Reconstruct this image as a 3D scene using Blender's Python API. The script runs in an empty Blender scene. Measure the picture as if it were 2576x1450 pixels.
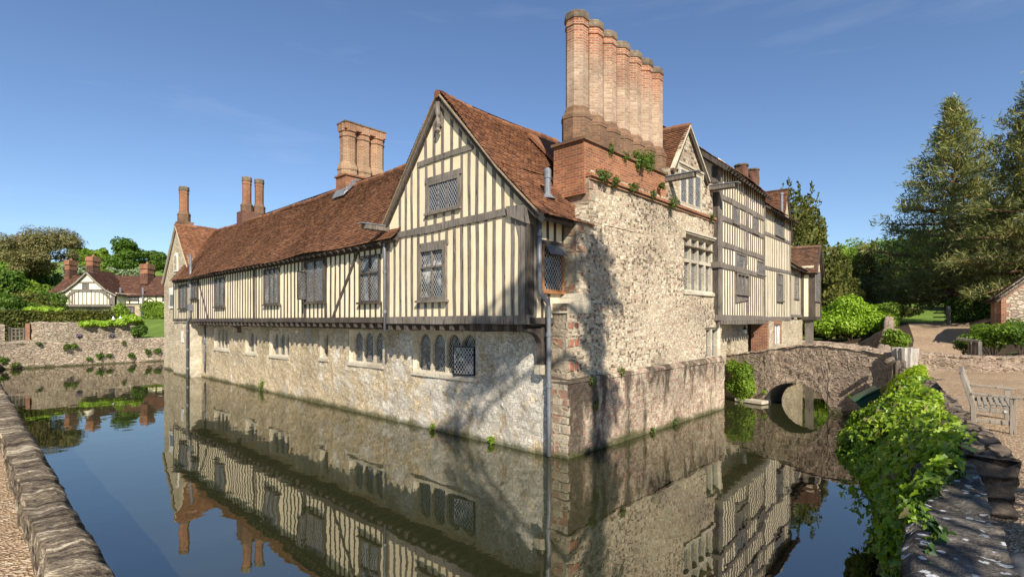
import bpy, bmesh, math, random
import numpy as np
from mathutils import Vector, Matrix
from mathutils.geometry import delaunay_2d_cdt
random.seed(7)
RNG = np.random.default_rng(7)
SC = bpy.context.scene
COL = SC.collection
R = math.radians

# ------------------------------------------------------------------ camera
F_PX, CX, HZ, EYE = 1290.0, 1288.0, 806.0, 3.5      # focal length and horizon of the photograph, measured at 2576 px width
cam = bpy.data.cameras.new('camera')
co = bpy.data.objects.new('camera', cam); COL.objects.link(co)
cam.sensor_width = 36.0
cam.lens = 36.0 * F_PX / 2576.0
cam.shift_y = (HZ - 725.0) / 2576.0
cam.clip_end = 3000
co.location = (0, 0, EYE); co.rotation_euler = (math.pi / 2, 0, 0)
SC.camera = co

def ray(px, py, Y):
    return ((px - CX) / F_PX * Y, Y, EYE + (HZ - py) / F_PX * Y)
def zoom(x0, y0, sc):
    k = 2576.0 / 3840.0
    return lambda x, y: ((x0 + x / sc) * k, (y0 + y / sc) * k)

class Fr:
    """a facade: s runs along it, o points out of it, z is up"""
    def __init__(self, ox, oy, dx, dy, side):
        l = math.hypot(dx, dy); dx /= l; dy /= l
        self.o = (ox, oy); self.d = (dx, dy)
        self.n = (-dy * side, dx * side)
    def p(self, s, o, z):
        return (self.o[0] + s * self.d[0] + o * self.n[0], self.o[1] + s * self.d[1] + o * self.n[1], z)
    def s(self, px, o=0.0):
        k = (px - CX) / F_PX
        bx = self.o[0] + o * self.n[0]; by = self.o[1] + o * self.n[1]
        return (k * by - bx) / (self.d[0] - k * self.d[1])
    def z(self, s, py, o=0.0):
        return EYE + (HZ - py) / F_PX * self.p(s, o, 0)[1]
    def pt(self, px, py, o=0.0):
        s = self.s(px, o); return (s, self.z(s, py, o))

# ------------------------------------------------------------------ noise (numpy)
def _hash(ix, iy, iz, seed):
    h = (ix * 374761393 + iy * 668265263 + iz * 2147483647 + seed * 974711) & 0xFFFFFFFF
    h = ((h ^ (h >> 13)) * 1274126177) & 0xFFFFFFFF
    h = h ^ (h >> 16)
    return (h & 0xFFFF) / 65535.0
def vnoise(P, seed=0):
    P = np.asarray(P, dtype=np.float64)
    I = np.floor(P).astype(np.int64); f = P - I
    f = f * f * (3 - 2 * f)
    out = np.zeros(len(P))
    for dx in (0, 1):
        for dy in (0, 1):
            for dz in (0, 1):
                w = (f[:, 0] if dx else 1 - f[:, 0]) * (f[:, 1] if dy else 1 - f[:, 1]) * (f[:, 2] if dz else 1 - f[:, 2])
                out += w * _hash(I[:, 0] + dx, I[:, 1] + dy, I[:, 2] + dz, seed)
    return out * 2 - 1
def fbm(P, seed=0, oct=3):
    P = np.asarray(P, dtype=np.float64); a = 1.0; out = np.zeros(len(P))
    for k in range(oct):
        out += a * vnoise(P * (2 ** k), seed + k * 17); a *= .5
    return out

# ------------------------------------------------------------------ mesh building
def link(o, parent=None):
    COL.objects.link(o)
    if parent is not None:
        o.parent = parent
        o.matrix_parent_inverse = Matrix.Translation(-Vector(parent.get('_at', (0, 0, 0))))
    return o
def empty(name, at, label=None, cat=None, group=None):
    o = bpy.data.objects.new(name, None); COL.objects.link(o)
    o.location = at; o['_at'] = at; o.empty_display_size = .3
    return tag(o, label, cat, group)
def tag(o, label=None, cat=None, group=None, kind=None):
    if label: o['label'] = label
    if cat: o['category'] = cat
    if group: o['group'] = group
    if kind: o['kind'] = kind
    return o

def uv_box(me):
    nf = len(me.polygons); nl = len(me.loops)
    if nf == 0: return
    uvl = me.uv_layers.new(name='UVMap')
    co_ = np.empty(len(me.vertices) * 3); me.vertices.foreach_get('co', co_); co_ = co_.reshape(-1, 3)
    li = np.empty(nl, dtype=np.int32); me.loops.foreach_get('vertex_index', li)
    nr = np.empty(nf * 3); me.polygons.foreach_get('normal', nr); nr = nr.reshape(-1, 3)
    lt = np.empty(nf, dtype=np.int32); me.polygons.foreach_get('loop_total', lt)
    N = np.repeat(nr, lt, axis=0); P = co_[li]
    flat = np.abs(N[:, 2]) > .93
    h = np.stack([-N[:, 1], N[:, 0], np.zeros(len(N))], 1)
    h /= np.maximum(np.linalg.norm(h, axis=1, keepdims=True), 1e-9)
    h[flat] = (.72, .69, 0)
    v = np.cross(N, h)
    v[flat] = (-.69, .72, 0)
    uv = np.stack([(P * h).sum(1), (P * v).sum(1)], 1)
    uvl.data.foreach_set('uv', uv.ravel().astype(np.float32))

class MB:
    def __init__(self): self.v = []; self.f = []
    def add(self, vs, fs):
        b = len(self.v); self.v.extend(vs)
        self.f.extend([tuple(i + b for i in f) for f in fs])
        return self
    def box(self, fr, s0, s1, o0, o1, z0, z1):
        P = [fr.p(s, o, z) for z in (z0, z1) for o in (o0, o1) for s in (s0, s1)]
        return self.add(P, [(0, 1, 3, 2), (4, 6, 7, 5), (0, 4, 5, 1), (2, 3, 7, 6), (0, 2, 6, 4), (1, 5, 7, 3)])
    def prism(self, fr, poly, o0, o1):
        n = len(poly)
        P = [fr.p(s, o0, z) for s, z in poly] + [fr.p(s, o1, z) for s, z in poly]
        return self.add(P, [tuple(range(n)), tuple(range(2 * n - 1, n - 1, -1))] + [(i, i + n, (i + 1) % n + n, (i + 1) % n) for i in range(n)])
    def solid(self, bottom, top):
        """prism between two loops of world points"""
        n = len(bottom)
        return self.add(list(bottom) + list(top), [tuple(range(n - 1, -1, -1)), tuple(range(n, 2 * n))] + [(i, (i + 1) % n, (i + 1) % n + n, i + n) for i in range(n)])
    def beam(self, fr, a, b, w, o0, o1, wob=0.0, seg=None):
        a = np.array(a, float); b = np.array(b, float); d = b - a; L = np.hypot(*d)
        if L < 1e-4: return self
        d /= L; n = np.array([-d[1], d[0]])
        k = seg or max(1, int(L / .8))
        ts = np.linspace(0, 1, k + 1)
        off = np.array([random.uniform(-wob, wob) for _ in ts]); wd = np.array([w * (1 + random.uniform(-.5, .5) * min(1, wob * 12)) for _ in ts])
        l_ = [tuple(a + d * L * t + n * (o + x / 2)) for t, o, x in zip(ts, off, wd)]
        r_ = [tuple(a + d * L * t + n * (o - x / 2)) for t, o, x in zip(ts, off, wd)]
        for i in range(k):
            self.prism(fr, [r_[i], r_[i + 1], l_[i + 1], l_[i]], o0, o1)
        return self
    def bar(self, p0, p1, w, h, up=(0, 0, 1)):
        """square bar between world points"""
        p0 = Vector(p0); p1 = Vector(p1); d = (p1 - p0).normalized(); x = d.cross(Vector(up))
        x = Vector((1, 0, 0)) if x.length < 1e-5 else x.normalized()
        y = x.cross(d)
        c = [(-w / 2, -h / 2), (w / 2, -h / 2), (w / 2, h / 2), (-w / 2, h / 2)]
        return self.solid([tuple(p0 + x * a + y * b) for a, b in c], [tuple(p1 + x * a + y * b) for a, b in c])
    def tube(self, pts, r, n=8):
        rs = r if isinstance(r, (list, tuple)) else [r] * len(pts)
        P = [Vector(p) for p in pts]; vs = []
        prev = None
        for i, p in enumerate(P):
            d = (P[min(i + 1, len(P) - 1)] - P[max(i - 1, 0)]).normalized()
            if prev is None:
                x = d.orthogonal().normalized()
            else:
                x = (prev - d * prev.dot(d)).normalized()
            prev = x; y = d.cross(x)
            vs += [tuple(p + (x * math.cos(2 * math.pi * k / n) + y * math.sin(2 * math.pi * k / n)) * rs[i]) for k in range(n)]
        fs = [(i * n + k, i * n + (k + 1) % n, (i + 1) * n + (k + 1) % n, (i + 1) * n + k) for i in range(len(P) - 1) for k in range(n)]
        fs += [tuple(range(n - 1, -1, -1)), tuple(range((len(P) - 1) * n, len(P) * n))]
        return self.add(vs, fs)
    def lathe(self, c, prof, n=8, rot=0.0):
        vs = []
        for r, z in prof:
            vs += [(c[0] + r * math.cos(rot + 2 * math.pi * (k + .5) / n), c[1] + r * math.sin(rot + 2 * math.pi * (k + .5) / n), c[2] + z) for k in range(n)]
        m = len(prof)
        fs = [(i * n + k, i * n + (k + 1) % n, (i + 1) * n + (k + 1) % n, (i + 1) * n + k) for i in range(m - 1) for k in range(n)]
        fs += [tuple(range(n - 1, -1, -1)), tuple(range((m - 1) * n, m * n))]
        return self.add(vs, fs)
    def build(self, name, mat, parent=None, smooth=False, recalc=True, bevel=0):
        me = bpy.data.meshes.new(name)
        me.from_pydata(self.v, [], self.f)
        if recalc or bevel:
            bm = bmesh.new(); bm.from_mesh(me)
            if bevel:
                bmesh.ops.remove_doubles(bm, verts=bm.verts, dist=1e-5)
                es = [e for e in bm.edges if len(e.link_faces) == 2 and e.calc_face_angle(0) > .6]
                bmesh.ops.bevel(bm, geom=es, offset=bevel, segments=1, affect='EDGES', clamp_overlap=True)
            bmesh.ops.recalc_face_normals(bm, faces=bm.faces)
            bm.to_mesh(me); bm.free()
        me.materials.append(mat)
        if smooth: me.polygons.foreach_set('use_smooth', [True] * len(me.polygons))
        uv_box(me)
        o = bpy.data.objects.new(name, me)
        return link(o, parent)

def np_mesh(name, V, F, mat, parent=None, uv=True, smooth=False):
    """V (n,3), F (m,k) all faces of the same size"""
    me = bpy.data.meshes.new(name)
    V = np.asarray(V, dtype=np.float32); F = np.asarray(F, dtype=np.int32)
    m, k = F.shape
    me.vertices.add(len(V)); me.vertices.foreach_set('co', V.ravel())
    me.loops.add(m * k); me.loops.foreach_set('vertex_index', F.ravel())
    me.polygons.add(m); me.polygons.foreach_set('loop_start', np.arange(0, m * k, k, dtype=np.int32))
    me.polygons.foreach_set('loop_total', np.full(m, k, dtype=np.int32))
    if smooth: me.polygons.foreach_set('use_smooth', np.ones(m, dtype=bool))
    me.materials.append(mat)
    me.update(calc_edges=True)
    if uv: uv_box(me)
    o = bpy.data.objects.new(name, me)
    return link(o, parent)

# ------------------------------------------------------------------ materials
class NT:
    def __init__(self, name):
        self.m = bpy.data.materials.new(name); self.m.use_nodes = True
        self.t = self.m.node_tree; self.t.nodes.clear()
        self.out = self.t.nodes.new('ShaderNodeOutputMaterial')
    def n(self, typ, _in=None, **props):
        nd = self.t.nodes.new('ShaderNode' + typ)
        for k, v in props.items(): setattr(nd, k, v)
        for k, v in (_in or {}).items(): self.set(nd, k, v)
        return nd
    def set(self, nd, k, v):
        s = nd.inputs[k]
        if hasattr(v, 'bl_idname') and not isinstance(v, bpy.types.NodeSocket):
            v = v.outputs[0]
        if isinstance(v, bpy.types.NodeSocket): self.t.links.new(v, s)
        elif isinstance(v, tuple) and len(v) == 3 and s.type == 'RGBA': s.default_value = (*v, 1)
        else: s.default_value = v
    def math(self, op, a, b=None, c=None, clamp=False):
        nd = self.n('Math', operation=op, use_clamp=clamp)
        for i, x in enumerate((a, b, c)):
            if x is not None: self.set(nd, i, x)
        return nd.outputs[0]
    def vmath(self, op, a, b=None, out=0):
        nd = self.n('VectorMath', operation=op)
        self.set(nd, 0, a)
        if b is not None: self.set(nd, 3 if op == 'SCALE' else 1, b)
        return nd.outputs[out]
    def mix(self, f, a, b, blend='MIX'):
        nd = self.n('MixRGB', blend_type=blend)
        self.set(nd, 0, f); self.set(nd, 1, a); self.set(nd, 2, b)
        return nd.outputs[0]
    def ramp(self, f, stops, interp='LINEAR'):
        nd = self.n('ValToRGB'); r = nd.color_ramp; r.interpolation = interp
        while len(r.elements) < len(stops): r.elements.new(.5)
        for e, (p, c) in zip(r.elements, stops):
            e.position = p
            e.color = (*c, 1) if isinstance(c, tuple) else (c, c, c, 1)
        self.set(nd, 0, f); return nd.outputs[0]
    def noise(self, vec, scale, detail=3, rough=.55, out=0, dist=0):
        nd = self.n('TexNoise', {'Scale': scale, 'Detail': detail, 'Roughness': rough, 'Distortion': dist})
        if vec is not None: self.set(nd, 'Vector', vec)
        return nd.outputs[out]
    def step(self, x, lo, hi):
        nd = self.n('MapRange', interpolation_type='SMOOTHSTEP')
        self.set(nd, 0, x); nd.inputs[1].default_value = lo; nd.inputs[2].default_value = hi
        return nd.outputs[0]
    def uv(self): return self.n('TexCoord').outputs['UV']
    def pos(self): return self.n('NewGeometry').outputs['Position']
    def bsdf(self, col, rough=.85, bump=None, dist=.02, strength=.8, spec=.3, **kw):
        b = self.n('BsdfPrincipled')
        self.set(b, 'Base Color', col); self.set(b, 'Roughness', rough); self.set(b, 'Specular IOR Level', spec)
        if bump is not None:
            bp = self.n('Bump', {'Strength': strength, 'Distance': dist}); self.set(bp, 'Height', bump)
            self.set(b, 'Normal', bp.outputs[0])
        for k, v in kw.items(): self.set(b, k, v)
        self.t.links.new(b.outputs[0], self.out.inputs[0])
        return self.m

def mat_rubble(name, cols, mortar, sx=3.2, sy=5.5, mw=.06, distort=.12, bump=.035, tint=None, dark=.5, patch=None, rnd=.85, darkened=True):
    """irregular coursed stone; patch(nt, colour, P, rand) may add stains"""
    t = NT(name); uv = t.uv(); P = t.pos()
    nz = t.noise(uv, 1.3, 2, out=1)
    d = t.vmath('SCALE', t.vmath('SUBTRACT', nz, (.5, .5, .5)), distort * 2.2)
    fz = t.vmath('SCALE', t.vmath('SUBTRACT', t.noise(uv, 9, 2, out=1), (.5, .5, .5)), distort * .5)
    q = t.vmath('MULTIPLY', t.vmath('ADD', t.vmath('ADD', uv, d), fz), (sx, sy, 1))
    v1 = t.n('TexVoronoi', {'Vector': q, 'Scale': 1.0, 'Randomness': rnd}, voronoi_dimensions='2D', feature='F1')
    v2 = t.n('TexVoronoi', {'Vector': q, 'Scale': 1.0, 'Randomness': rnd}, voronoi_dimensions='2D', feature='DISTANCE_TO_EDGE')
    sep = t.n('SeparateColor', {0: v1.outputs['Color']})
    stone = t.ramp(sep.outputs[0], [(i / (len(cols) - 1), c) for i, c in enumerate(cols)])
    fine = t.noise(uv, 14, 4, .65)
    stone = t.mix(1.0, stone, t.ramp(fine, [(.25, .62), (.75, 1.3)]), 'MULTIPLY')
    edge = t.math('ADD', v2.outputs['Distance'], t.math('MULTIPLY', t.math('SUBTRACT', fine, .5), .09))
    mf = t.step(edge, mw * .45, mw * 1.5)
    col = t.mix(mf, t.mix(1.0, mortar, t.ramp(fine, [(.3, .75), (.7, 1.1)]), 'MULTIPLY'), stone)
    if patch: col = patch(t, col, P, sep.outputs[1], mf, fine)
    big = t.noise(P, .55, 4, .6)
    col = t.mix(1.0, col, t.ramp(big, [(.3, dark), (.55, 1.0), (.8, 1.12)]), 'MULTIPLY')
    if darkened:   # algae line just above the water
        z = t.n('SeparateXYZ', {0: P}).outputs[2]
        w = t.math('SUBTRACT', 1.0, t.step(t.math('ADD', z, t.math('MULTIPLY', t.math('SUBTRACT', big, .5), .5)), .02, .22))
        col = t.mix(t.math('MULTIPLY', w, .85), col, (.045, .05, .018))
    h = t.math('ADD', t.math('MULTIPLY', t.step(edge, 0, mw * 3.2), .7), t.math('MULTIPLY', fine, .55))
    h = t.math('ADD', h, t.math('MULTIPLY', sep.outputs[2], .45))
    return t.bsdf(col, .92, h, bump, 1.0, .15)

def mat_brick(name, c1, c2, mortar, bw=.22, rh=.075, gradient=None, bump=.012, lichen=0.0):
    t = NT(name); uv = t.uv(); P = t.pos()
    w = t.vmath('ADD', uv, t.vmath('SCALE', t.vmath('SUBTRACT', t.noise(uv, 3, 2, out=1), (.5, .5, .5)), .02))
    b = t.n('TexBrick', {'Vector': w, 'Color1': (0, 0, 0), 'Color2': (1, 1, 1), 'Mortar': (0, 0, 0), 'Scale': 1.0, 'Mortar Size': .009, 'Mortar Smooth': .25, 'Brick Width': bw, 'Row Height': rh, 'Bias': 0.0})
    b.offset = .5
    rnd = t.n('SeparateColor', {0: b.outputs['Color']}).outputs[0]
    fine = t.noise(uv, 22, 3)
    col = t.ramp(rnd, [(0, c1[0]), (.5, c1[1]), (1, c1[2])])
    if c2 is not None:
        z = t.n('SeparateXYZ', {0: P}).outputs[2]
        m = t.step(t.math('ADD', z, t.math('MULTIPLY', t.math('SUBTRACT', t.noise(P, 1.1, 3), .5), 2.2)), gradient[0], gradient[1])
        col = t.mix(m, t.ramp(rnd, [(0, c2[0]), (.5, c2[1]), (1, c2[2])]), col)
    col = t.mix(1.0, col, t.ramp(fine, [(.3, .72), (.7, 1.2)]), 'MULTIPLY')
    col = t.mix(b.outputs['Fac'], col, mortar)
    big = t.noise(P, .9, 4, .6)
    col = t.mix(1.0, col, t.ramp(big, [(.3, .62), (.55, 1.0), (.8, 1.12)]), 'MULTIPLY')
    if lichen:
        lf = t.step(t.noise(P, 5.5, 4, .7), .58, .66)
        col = t.mix(t.math('MULTIPLY', lf, lichen), col, (.16, .13, .035))
    h = t.math('ADD', t.math('SUBTRACT', 1.0, b.outputs['Fac']), t.math('MULTIPLY', fine, .5))
    return t.bsdf(col, .9, h, bump, .9, .2)

def mat_timber(name, a, b, c, scale=6.0):
    t = NT(name); P = t.pos()
    q = t.vmath('MULTIPLY', P, (scale * 2.5, scale * 2.5, scale * .35))
    g = t.noise(q, 1.0, 4, .65); big = t.noise(P, 1.1, 4, .65); cr = t.noise(t.vmath('MULTIPLY', P, (22, 22, 1.6)), 1.0, 3, .7)
    col = t.ramp(t.math('ADD', t.math('MULTIPLY', g, .55), t.math('MULTIPLY', big, .45)), [(.3, a), (.5, b), (.72, c)])
    col = t.mix(t.step(cr, .58, .68), col, (.022, .018, .014))
    return t.bsdf(col, .85, t.math('ADD', g, cr), .008, .8, .2)

def mat_plaster(name, c, stain):
    t = NT(name); P = t.pos()
    a = t.noise(P, .9, 4, .6); f = t.noise(P, 30, 3); st = t.noise(t.vmath('MULTIPLY', P, (5, 5, .7)), 1.0, 4, .6)
    col = t.mix(t.step(st, .5, .78), c, stain)
    col = t.mix(1.0, col, t.ramp(a, [(.3, .86), (.7, 1.07)]), 'MULTIPLY')
    return t.bsdf(col, .9, t.math('ADD', t.math('MULTIPLY', f, .4), a), .008, .6, .15)

def mat_glass(name, tone=.5, dw=.105, dh=.15):
    """leaded lights: lead lattice over dark old glass"""
    t = NT(name); uv = t.uv()
    s = t.n('SeparateXYZ', {0: uv})
    u = t.math('DIVIDE', s.outputs[0], dw); v = t.math('DIVIDE', s.outputs[1], dh)
    a = t.math('ADD', u, v); b = t.math('SUBTRACT', u, v)
    def ln(x):
        fr = t.math('FRACT', x); return t.math('MINIMUM', fr, t.math('SUBTRACT', 1.0, fr))
    lead = t.math('SUBTRACT', 1.0, t.step(t.math('MINIMUM', ln(a), ln(b)), .045, .10))
    cell = t.n('CombineXYZ', {0: t.math('FLOOR', a), 1: t.math('FLOOR', b)})
    wn = t.n('TexWhiteNoise', {'Vector': cell.outputs[0]}, noise_dimensions='2D')
    geo = t.n('NewGeometry')
    nrm = t.vmath('NORMALIZE', t.vmath('ADD', geo.outputs['Normal'], t.vmath('SCALE', t.vmath('SUBTRACT', wn.outputs['Color'], (.5, .5, .5)), .28)))
    cur = t.noise(t.pos(), 1.7, 3)
    gcol = t.mix(t.step(cur, .46, .66), (.012, .013, .015), (.16 * tone, .15 * tone, .135 * tone))
    gcol = t.mix(1.0, gcol, t.ramp(wn.outputs['Value'], [(0, .55), (1, 1.6)]), 'MULTIPLY')
    g = t.n('BsdfPrincipled', {'Base Color': gcol, 'Roughness': .06, 'Specular IOR Level': .6, 'Normal': nrm})
    l = t.n('BsdfPrincipled', {'Base Color': (.40, .39, .37), 'Roughness': .6})
    m = t.n('MixShader', {0: lead, 1: g.outputs[0], 2: l.outputs[0]})
    t.t.links.new(m.outputs[0], t.out.inputs[0])
    return t.m

def mat_leaf(name, cols, trans=.35, var=.35, rough=.55, spec=.25, pscale=.5):
    t = NT(name)
    geo = t.n('NewGeometry'); r = geo.outputs['Random Per Island']
    big = t.noise(geo.outputs['Position'], pscale, 2)
    x = t.math('ADD', t.math('MULTIPLY', r, 1 - var), t.math('MULTIPLY', t.step(big, .3, .7), var))
    col = t.ramp(x, [(i / (len(cols) - 1), c) for i, c in enumerate(cols)])
    b = t.n('BsdfPrincipled', {'Base Color': col, 'Roughness': rough, 'Specular IOR Level': spec})
    tr = t.n('BsdfTranslucent', {'Color': t.mix(1.0, col, (1.25, 1.3, .55), 'MULTIPLY')})
    m = t.n('MixShader', {0: trans, 1: b.outputs[0], 2: tr.outputs[0]})
    t.t.links.new(m.outputs[0], t.out.inputs[0])
    return t.m

def mat_plain(name, c, rough=.6, metallic=0.0, nscale=12, amt=.25, bump=.003, spec=.4):
    t = NT(name); P = t.pos(); n_ = t.noise(P, nscale, 4, .6); n2 = t.noise(P, nscale * .13, 3)
    col = t.mix(1.0, c, t.ramp(n_, [(.25, 1 - amt), (.75, 1 + amt)]), 'MULTIPLY')
    col = t.mix(1.0, col, t.ramp(n2, [(.3, 1 - amt * .8), (.7, 1 + amt * .5)]), 'MULTIPLY')
    return t.bsdf(col, rough, n_, bump, .6, spec, Metallic=metallic)
# ------------------------------------------------------------------ the materials of the place
def patch_west(t, col, P, r, mf, fine):
    # old limewash and pale lichen low on the wall, most of it towards the near corner
    y = t.n('SeparateXYZ', {0: P})
    near = t.math('SUBTRACT', 1.0, t.step(y.outputs[1], 13.0, 24.0))
    n1 = t.noise(t.vmath('MULTIPLY', P, (1.4, 1.4, .9)), 1.3, 5, .68)
    m = t.step(t.math('ADD', n1, t.math('MULTIPLY', near, .20)), .54, .70)
    col = t.mix(t.math('MULTIPLY', m, .75), col, t.mix(1.0, (.60, .565, .49), t.ramp(fine, [(.25, .7), (.7, 1.1)]), 'MULTIPLY'))
    b = t.step(t.noise(P, 2.3, 4, .7), .62, .72)
    return t.mix(t.math('MULTIPLY', b, .55), col, (.12, .085, .05))
def patch_south(t, col, P, r, mf, fine):
    # scattered dark weathered stones in the middle of the wall
    n1 = t.noise(P, .42, 3, .55)
    k = t.step(t.math('ADD', t.math('MULTIPLY', r, .42), n1), .79, .88)
    k = t.math('MULTIPLY', t.math('MULTIPLY', k, mf), .80)
    col = t.mix(k, col, t.ramp(fine, [(.3, (.035, .025, .02)), (.7, (.13, .075, .05))]))
    return col
def patch_plinth(t, col, P, r, mf, fine):
    sp = t.n('SeparateXYZ', {0: P})
    n1 = t.noise(t.vmath('MULTIPLY', P, (1.3, 1.3, .45)), 1.6, 5, .65)
    top = t.step(sp.outputs[2], .6, 2.2)
    near = t.math('SUBTRACT', 1.0, t.step(sp.outputs[0], 1.6, 3.4))
    m = t.step(t.math('ADD', n1, t.math('ADD', t.math('MULTIPLY', top, .14), t.math('MULTIPLY', near, .15))), .53, .72)
    col = t.mix(t.math('MULTIPLY', m, .85), col, (.05, .038, .028))
    g = t.step(t.noise(P, 2.1, 4, .7), .63, .7)
    return t.mix(t.math('MULTIPLY', g, .6), col, (.09, .085, .02))
def patch_lichen(t, col, P, r, mf, fine):
    a = t.step(t.noise(P, 3.2, 5, .75), .56, .66)
    col = t.mix(t.math('MULTIPLY', a, .55), col, (.06, .04, .028))
    l = t.step(t.noise(P, 9.0, 4, .7), .58, .66)
    return t.mix(t.math('MULTIPLY', l, .75), col, (.46, .40, .27))
def patch_darklichen(t, col, P, r, mf, fine):
    v = t.n('TexVoronoi', {'Vector': t.vmath('ADD', P, t.vmath('SCALE', t.noise(P, 14, 3, out=1), .10)), 'Scale': 11.0}, feature='F1')
    s = t.n('SeparateColor', {0: v.outputs['Color']}).outputs[0]
    m = t.math('MULTIPLY', t.math('SUBTRACT', 1.0, t.step(v.outputs['Distance'], .26, .36)), t.step(s, .42, .46))
    col = t.mix(t.math('MULTIPLY', t.step(t.noise(P, 2.0, 4, .7), .4, .6), .55), col, (.035, .035, .036))
    return t.mix(t.math('MULTIPLY', m, .85), col, (.55, .56, .56))

def mat_coursed(name, patch, cols=((.58, .50, .355), (.54, .455, .315), (.45, .345, .24), (.38, .26, .18), (.60, .52, .38)), rh=.12, bw=.21, dark=.66, mort=(.61, .53, .385), a1=.16, a2=.04, two=0.0, bump=.03, ms=.016):
    # small roughly squared stones laid in courses, joints smeared with pale mortar
    t = NT(name); uv = t.uv(); P = t.pos()
    w1 = t.vmath('SCALE', t.vmath('SUBTRACT', t.noise(uv, 1.0, 2, out=1), (.5, .5, .5)), a1)
    w2 = t.vmath('SCALE', t.vmath('SUBTRACT', t.noise(uv, 8.0, 2, out=1), (.5, .5, .5)), a2)
    q = t.vmath('ADD', t.vmath('ADD', uv, w1), w2)
    b = t.n('TexBrick', {'Vector': q, 'Color1': (0, 0, 0), 'Color2': (1, 1, 1), 'Mortar': (.5, .5, .5), 'Scale': 1.0, 'Mortar Size': ms, 'Mortar Smooth': .8, 'Brick Width': bw, 'Row Height': rh, 'Bias': 0.0})
    b.offset = .45; b.squash = 1.25; b.squash_frequency = 3
    r = t.n('SeparateColor', {0: b.outputs['Color']}).outputs[0]; bf = b.outputs['Fac']
    if two:   # patches of smaller stones among the larger ones
        b2 = t.n('TexBrick', {'Vector': q, 'Color1': (0, 0, 0), 'Color2': (1, 1, 1), 'Mortar': (.5, .5, .5), 'Scale': 1.0, 'Mortar Size': ms * .8, 'Mortar Smooth': .8, 'Brick Width': bw * two, 'Row Height': rh * two, 'Bias': 0.0})
        b2.offset = .37; b2.squash = 1.5; b2.squash_frequency = 2
        k = t.step(t.noise(uv, 1.9, 2), .47, .53)
        r = t.mix(k, r, t.n('SeparateColor', {0: b2.outputs['Color']}).outputs[0]); bf = t.mix(k, bf, b2.outputs['Fac'])
    fine = t.noise(uv, 16, 4, .65)
    col = t.ramp(r, [(i / (len(cols) - 1), c) for i, c in enumerate(cols)])
    mf = t.math('SUBTRACT', 1.0, bf)
    col = t.mix(mf, mort, col)
    col = t.mix(1.0, col, t.ramp(fine, [(.25, .68), (.75, 1.25)]), 'MULTIPLY')
    r2 = t.n('TexWhiteNoise', {'Vector': t.n('CombineXYZ', {0: t.math('FLOOR', t.math('MULTIPLY', r, 997.0))}).outputs[0]}, noise_dimensions='3D').outputs['Value']
    col = patch(t, col, P, r2, mf, fine)
    big = t.noise(P, .5, 4, .6)
    col = t.mix(1.0, col, t.ramp(big, [(.3, dark), (.55, 1.0), (.8, 1.1)]), 'MULTIPLY')
    z = t.n('SeparateXYZ', {0: P}).outputs[2]
    wl = t.math('SUBTRACT', 1.0, t.step(t.math('ADD', z, t.math('MULTIPLY', t.math('SUBTRACT', big, .5), .5)), .02, .25))
    col = t.mix(t.math('MULTIPLY', wl, .85), col, (.05, .055, .018))
    h = t.math('ADD', t.math('MULTIPLY', mf, .8), t.math('ADD', t.math('MULTIPLY', fine, .5), t.math('MULTIPLY', r2, .35)))
    return t.bsdf(col, .92, h, bump, 1.0, .15)
M = {}
M['west'] = mat_coursed('ragstone_rubble', patch_west, ((.32, .235, .14), (.46, .36, .22), (.54, .44, .285), (.40, .30, .18), (.58, .49, .335)), .21, .30, .66, (.53, .435, .29), .34, .11, .6, .022, .012)
M['tower'] = mat_rubble('pale_ragstone', [(.44, .36, .245), (.53, .44, .30), (.37, .29, .19), (.57, .48, .345)], (.51, .43, .30), 3.0, 5.2, .05, .12, .03, dark=.78)
M['south'] = mat_coursed('coursed_cream_rubble', patch_south)
M['plinth'] = mat_coursed('stained_coursed_rubble', patch_plinth, [(.44, .36, .26), (.50, .41, .29), (.31, .18, .135), (.40, .31, .22)], .155, .26, .62)
M['quoin'] = mat_rubble('weathered_quoins', [(.30, .25, .175), (.38, .32, .225), (.25, .20, .145), (.33, .17, .11)], (.36, .31, .23), 1.9, 3.1, .045, .05, .02, dark=.6, rnd=.5)
M['bridge'] = mat_rubble('brown_sandstone', [(.24, .175, .125), (.33, .25, .18), (.27, .19, .15), (.39, .30, .215), (.30, .24, .18)], (.43, .34, .23), 2.3, 4.1, .05, .10, .05, dark=.7)
M['garden'] = mat_rubble('garden_wall_stone', [(.33, .26, .185), (.43, .35, .25), (.28, .21, .155), (.50, .42, .31)], (.23, .18, .13), 3.0, 6.2, .06, .12, .05, dark=.72)
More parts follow.
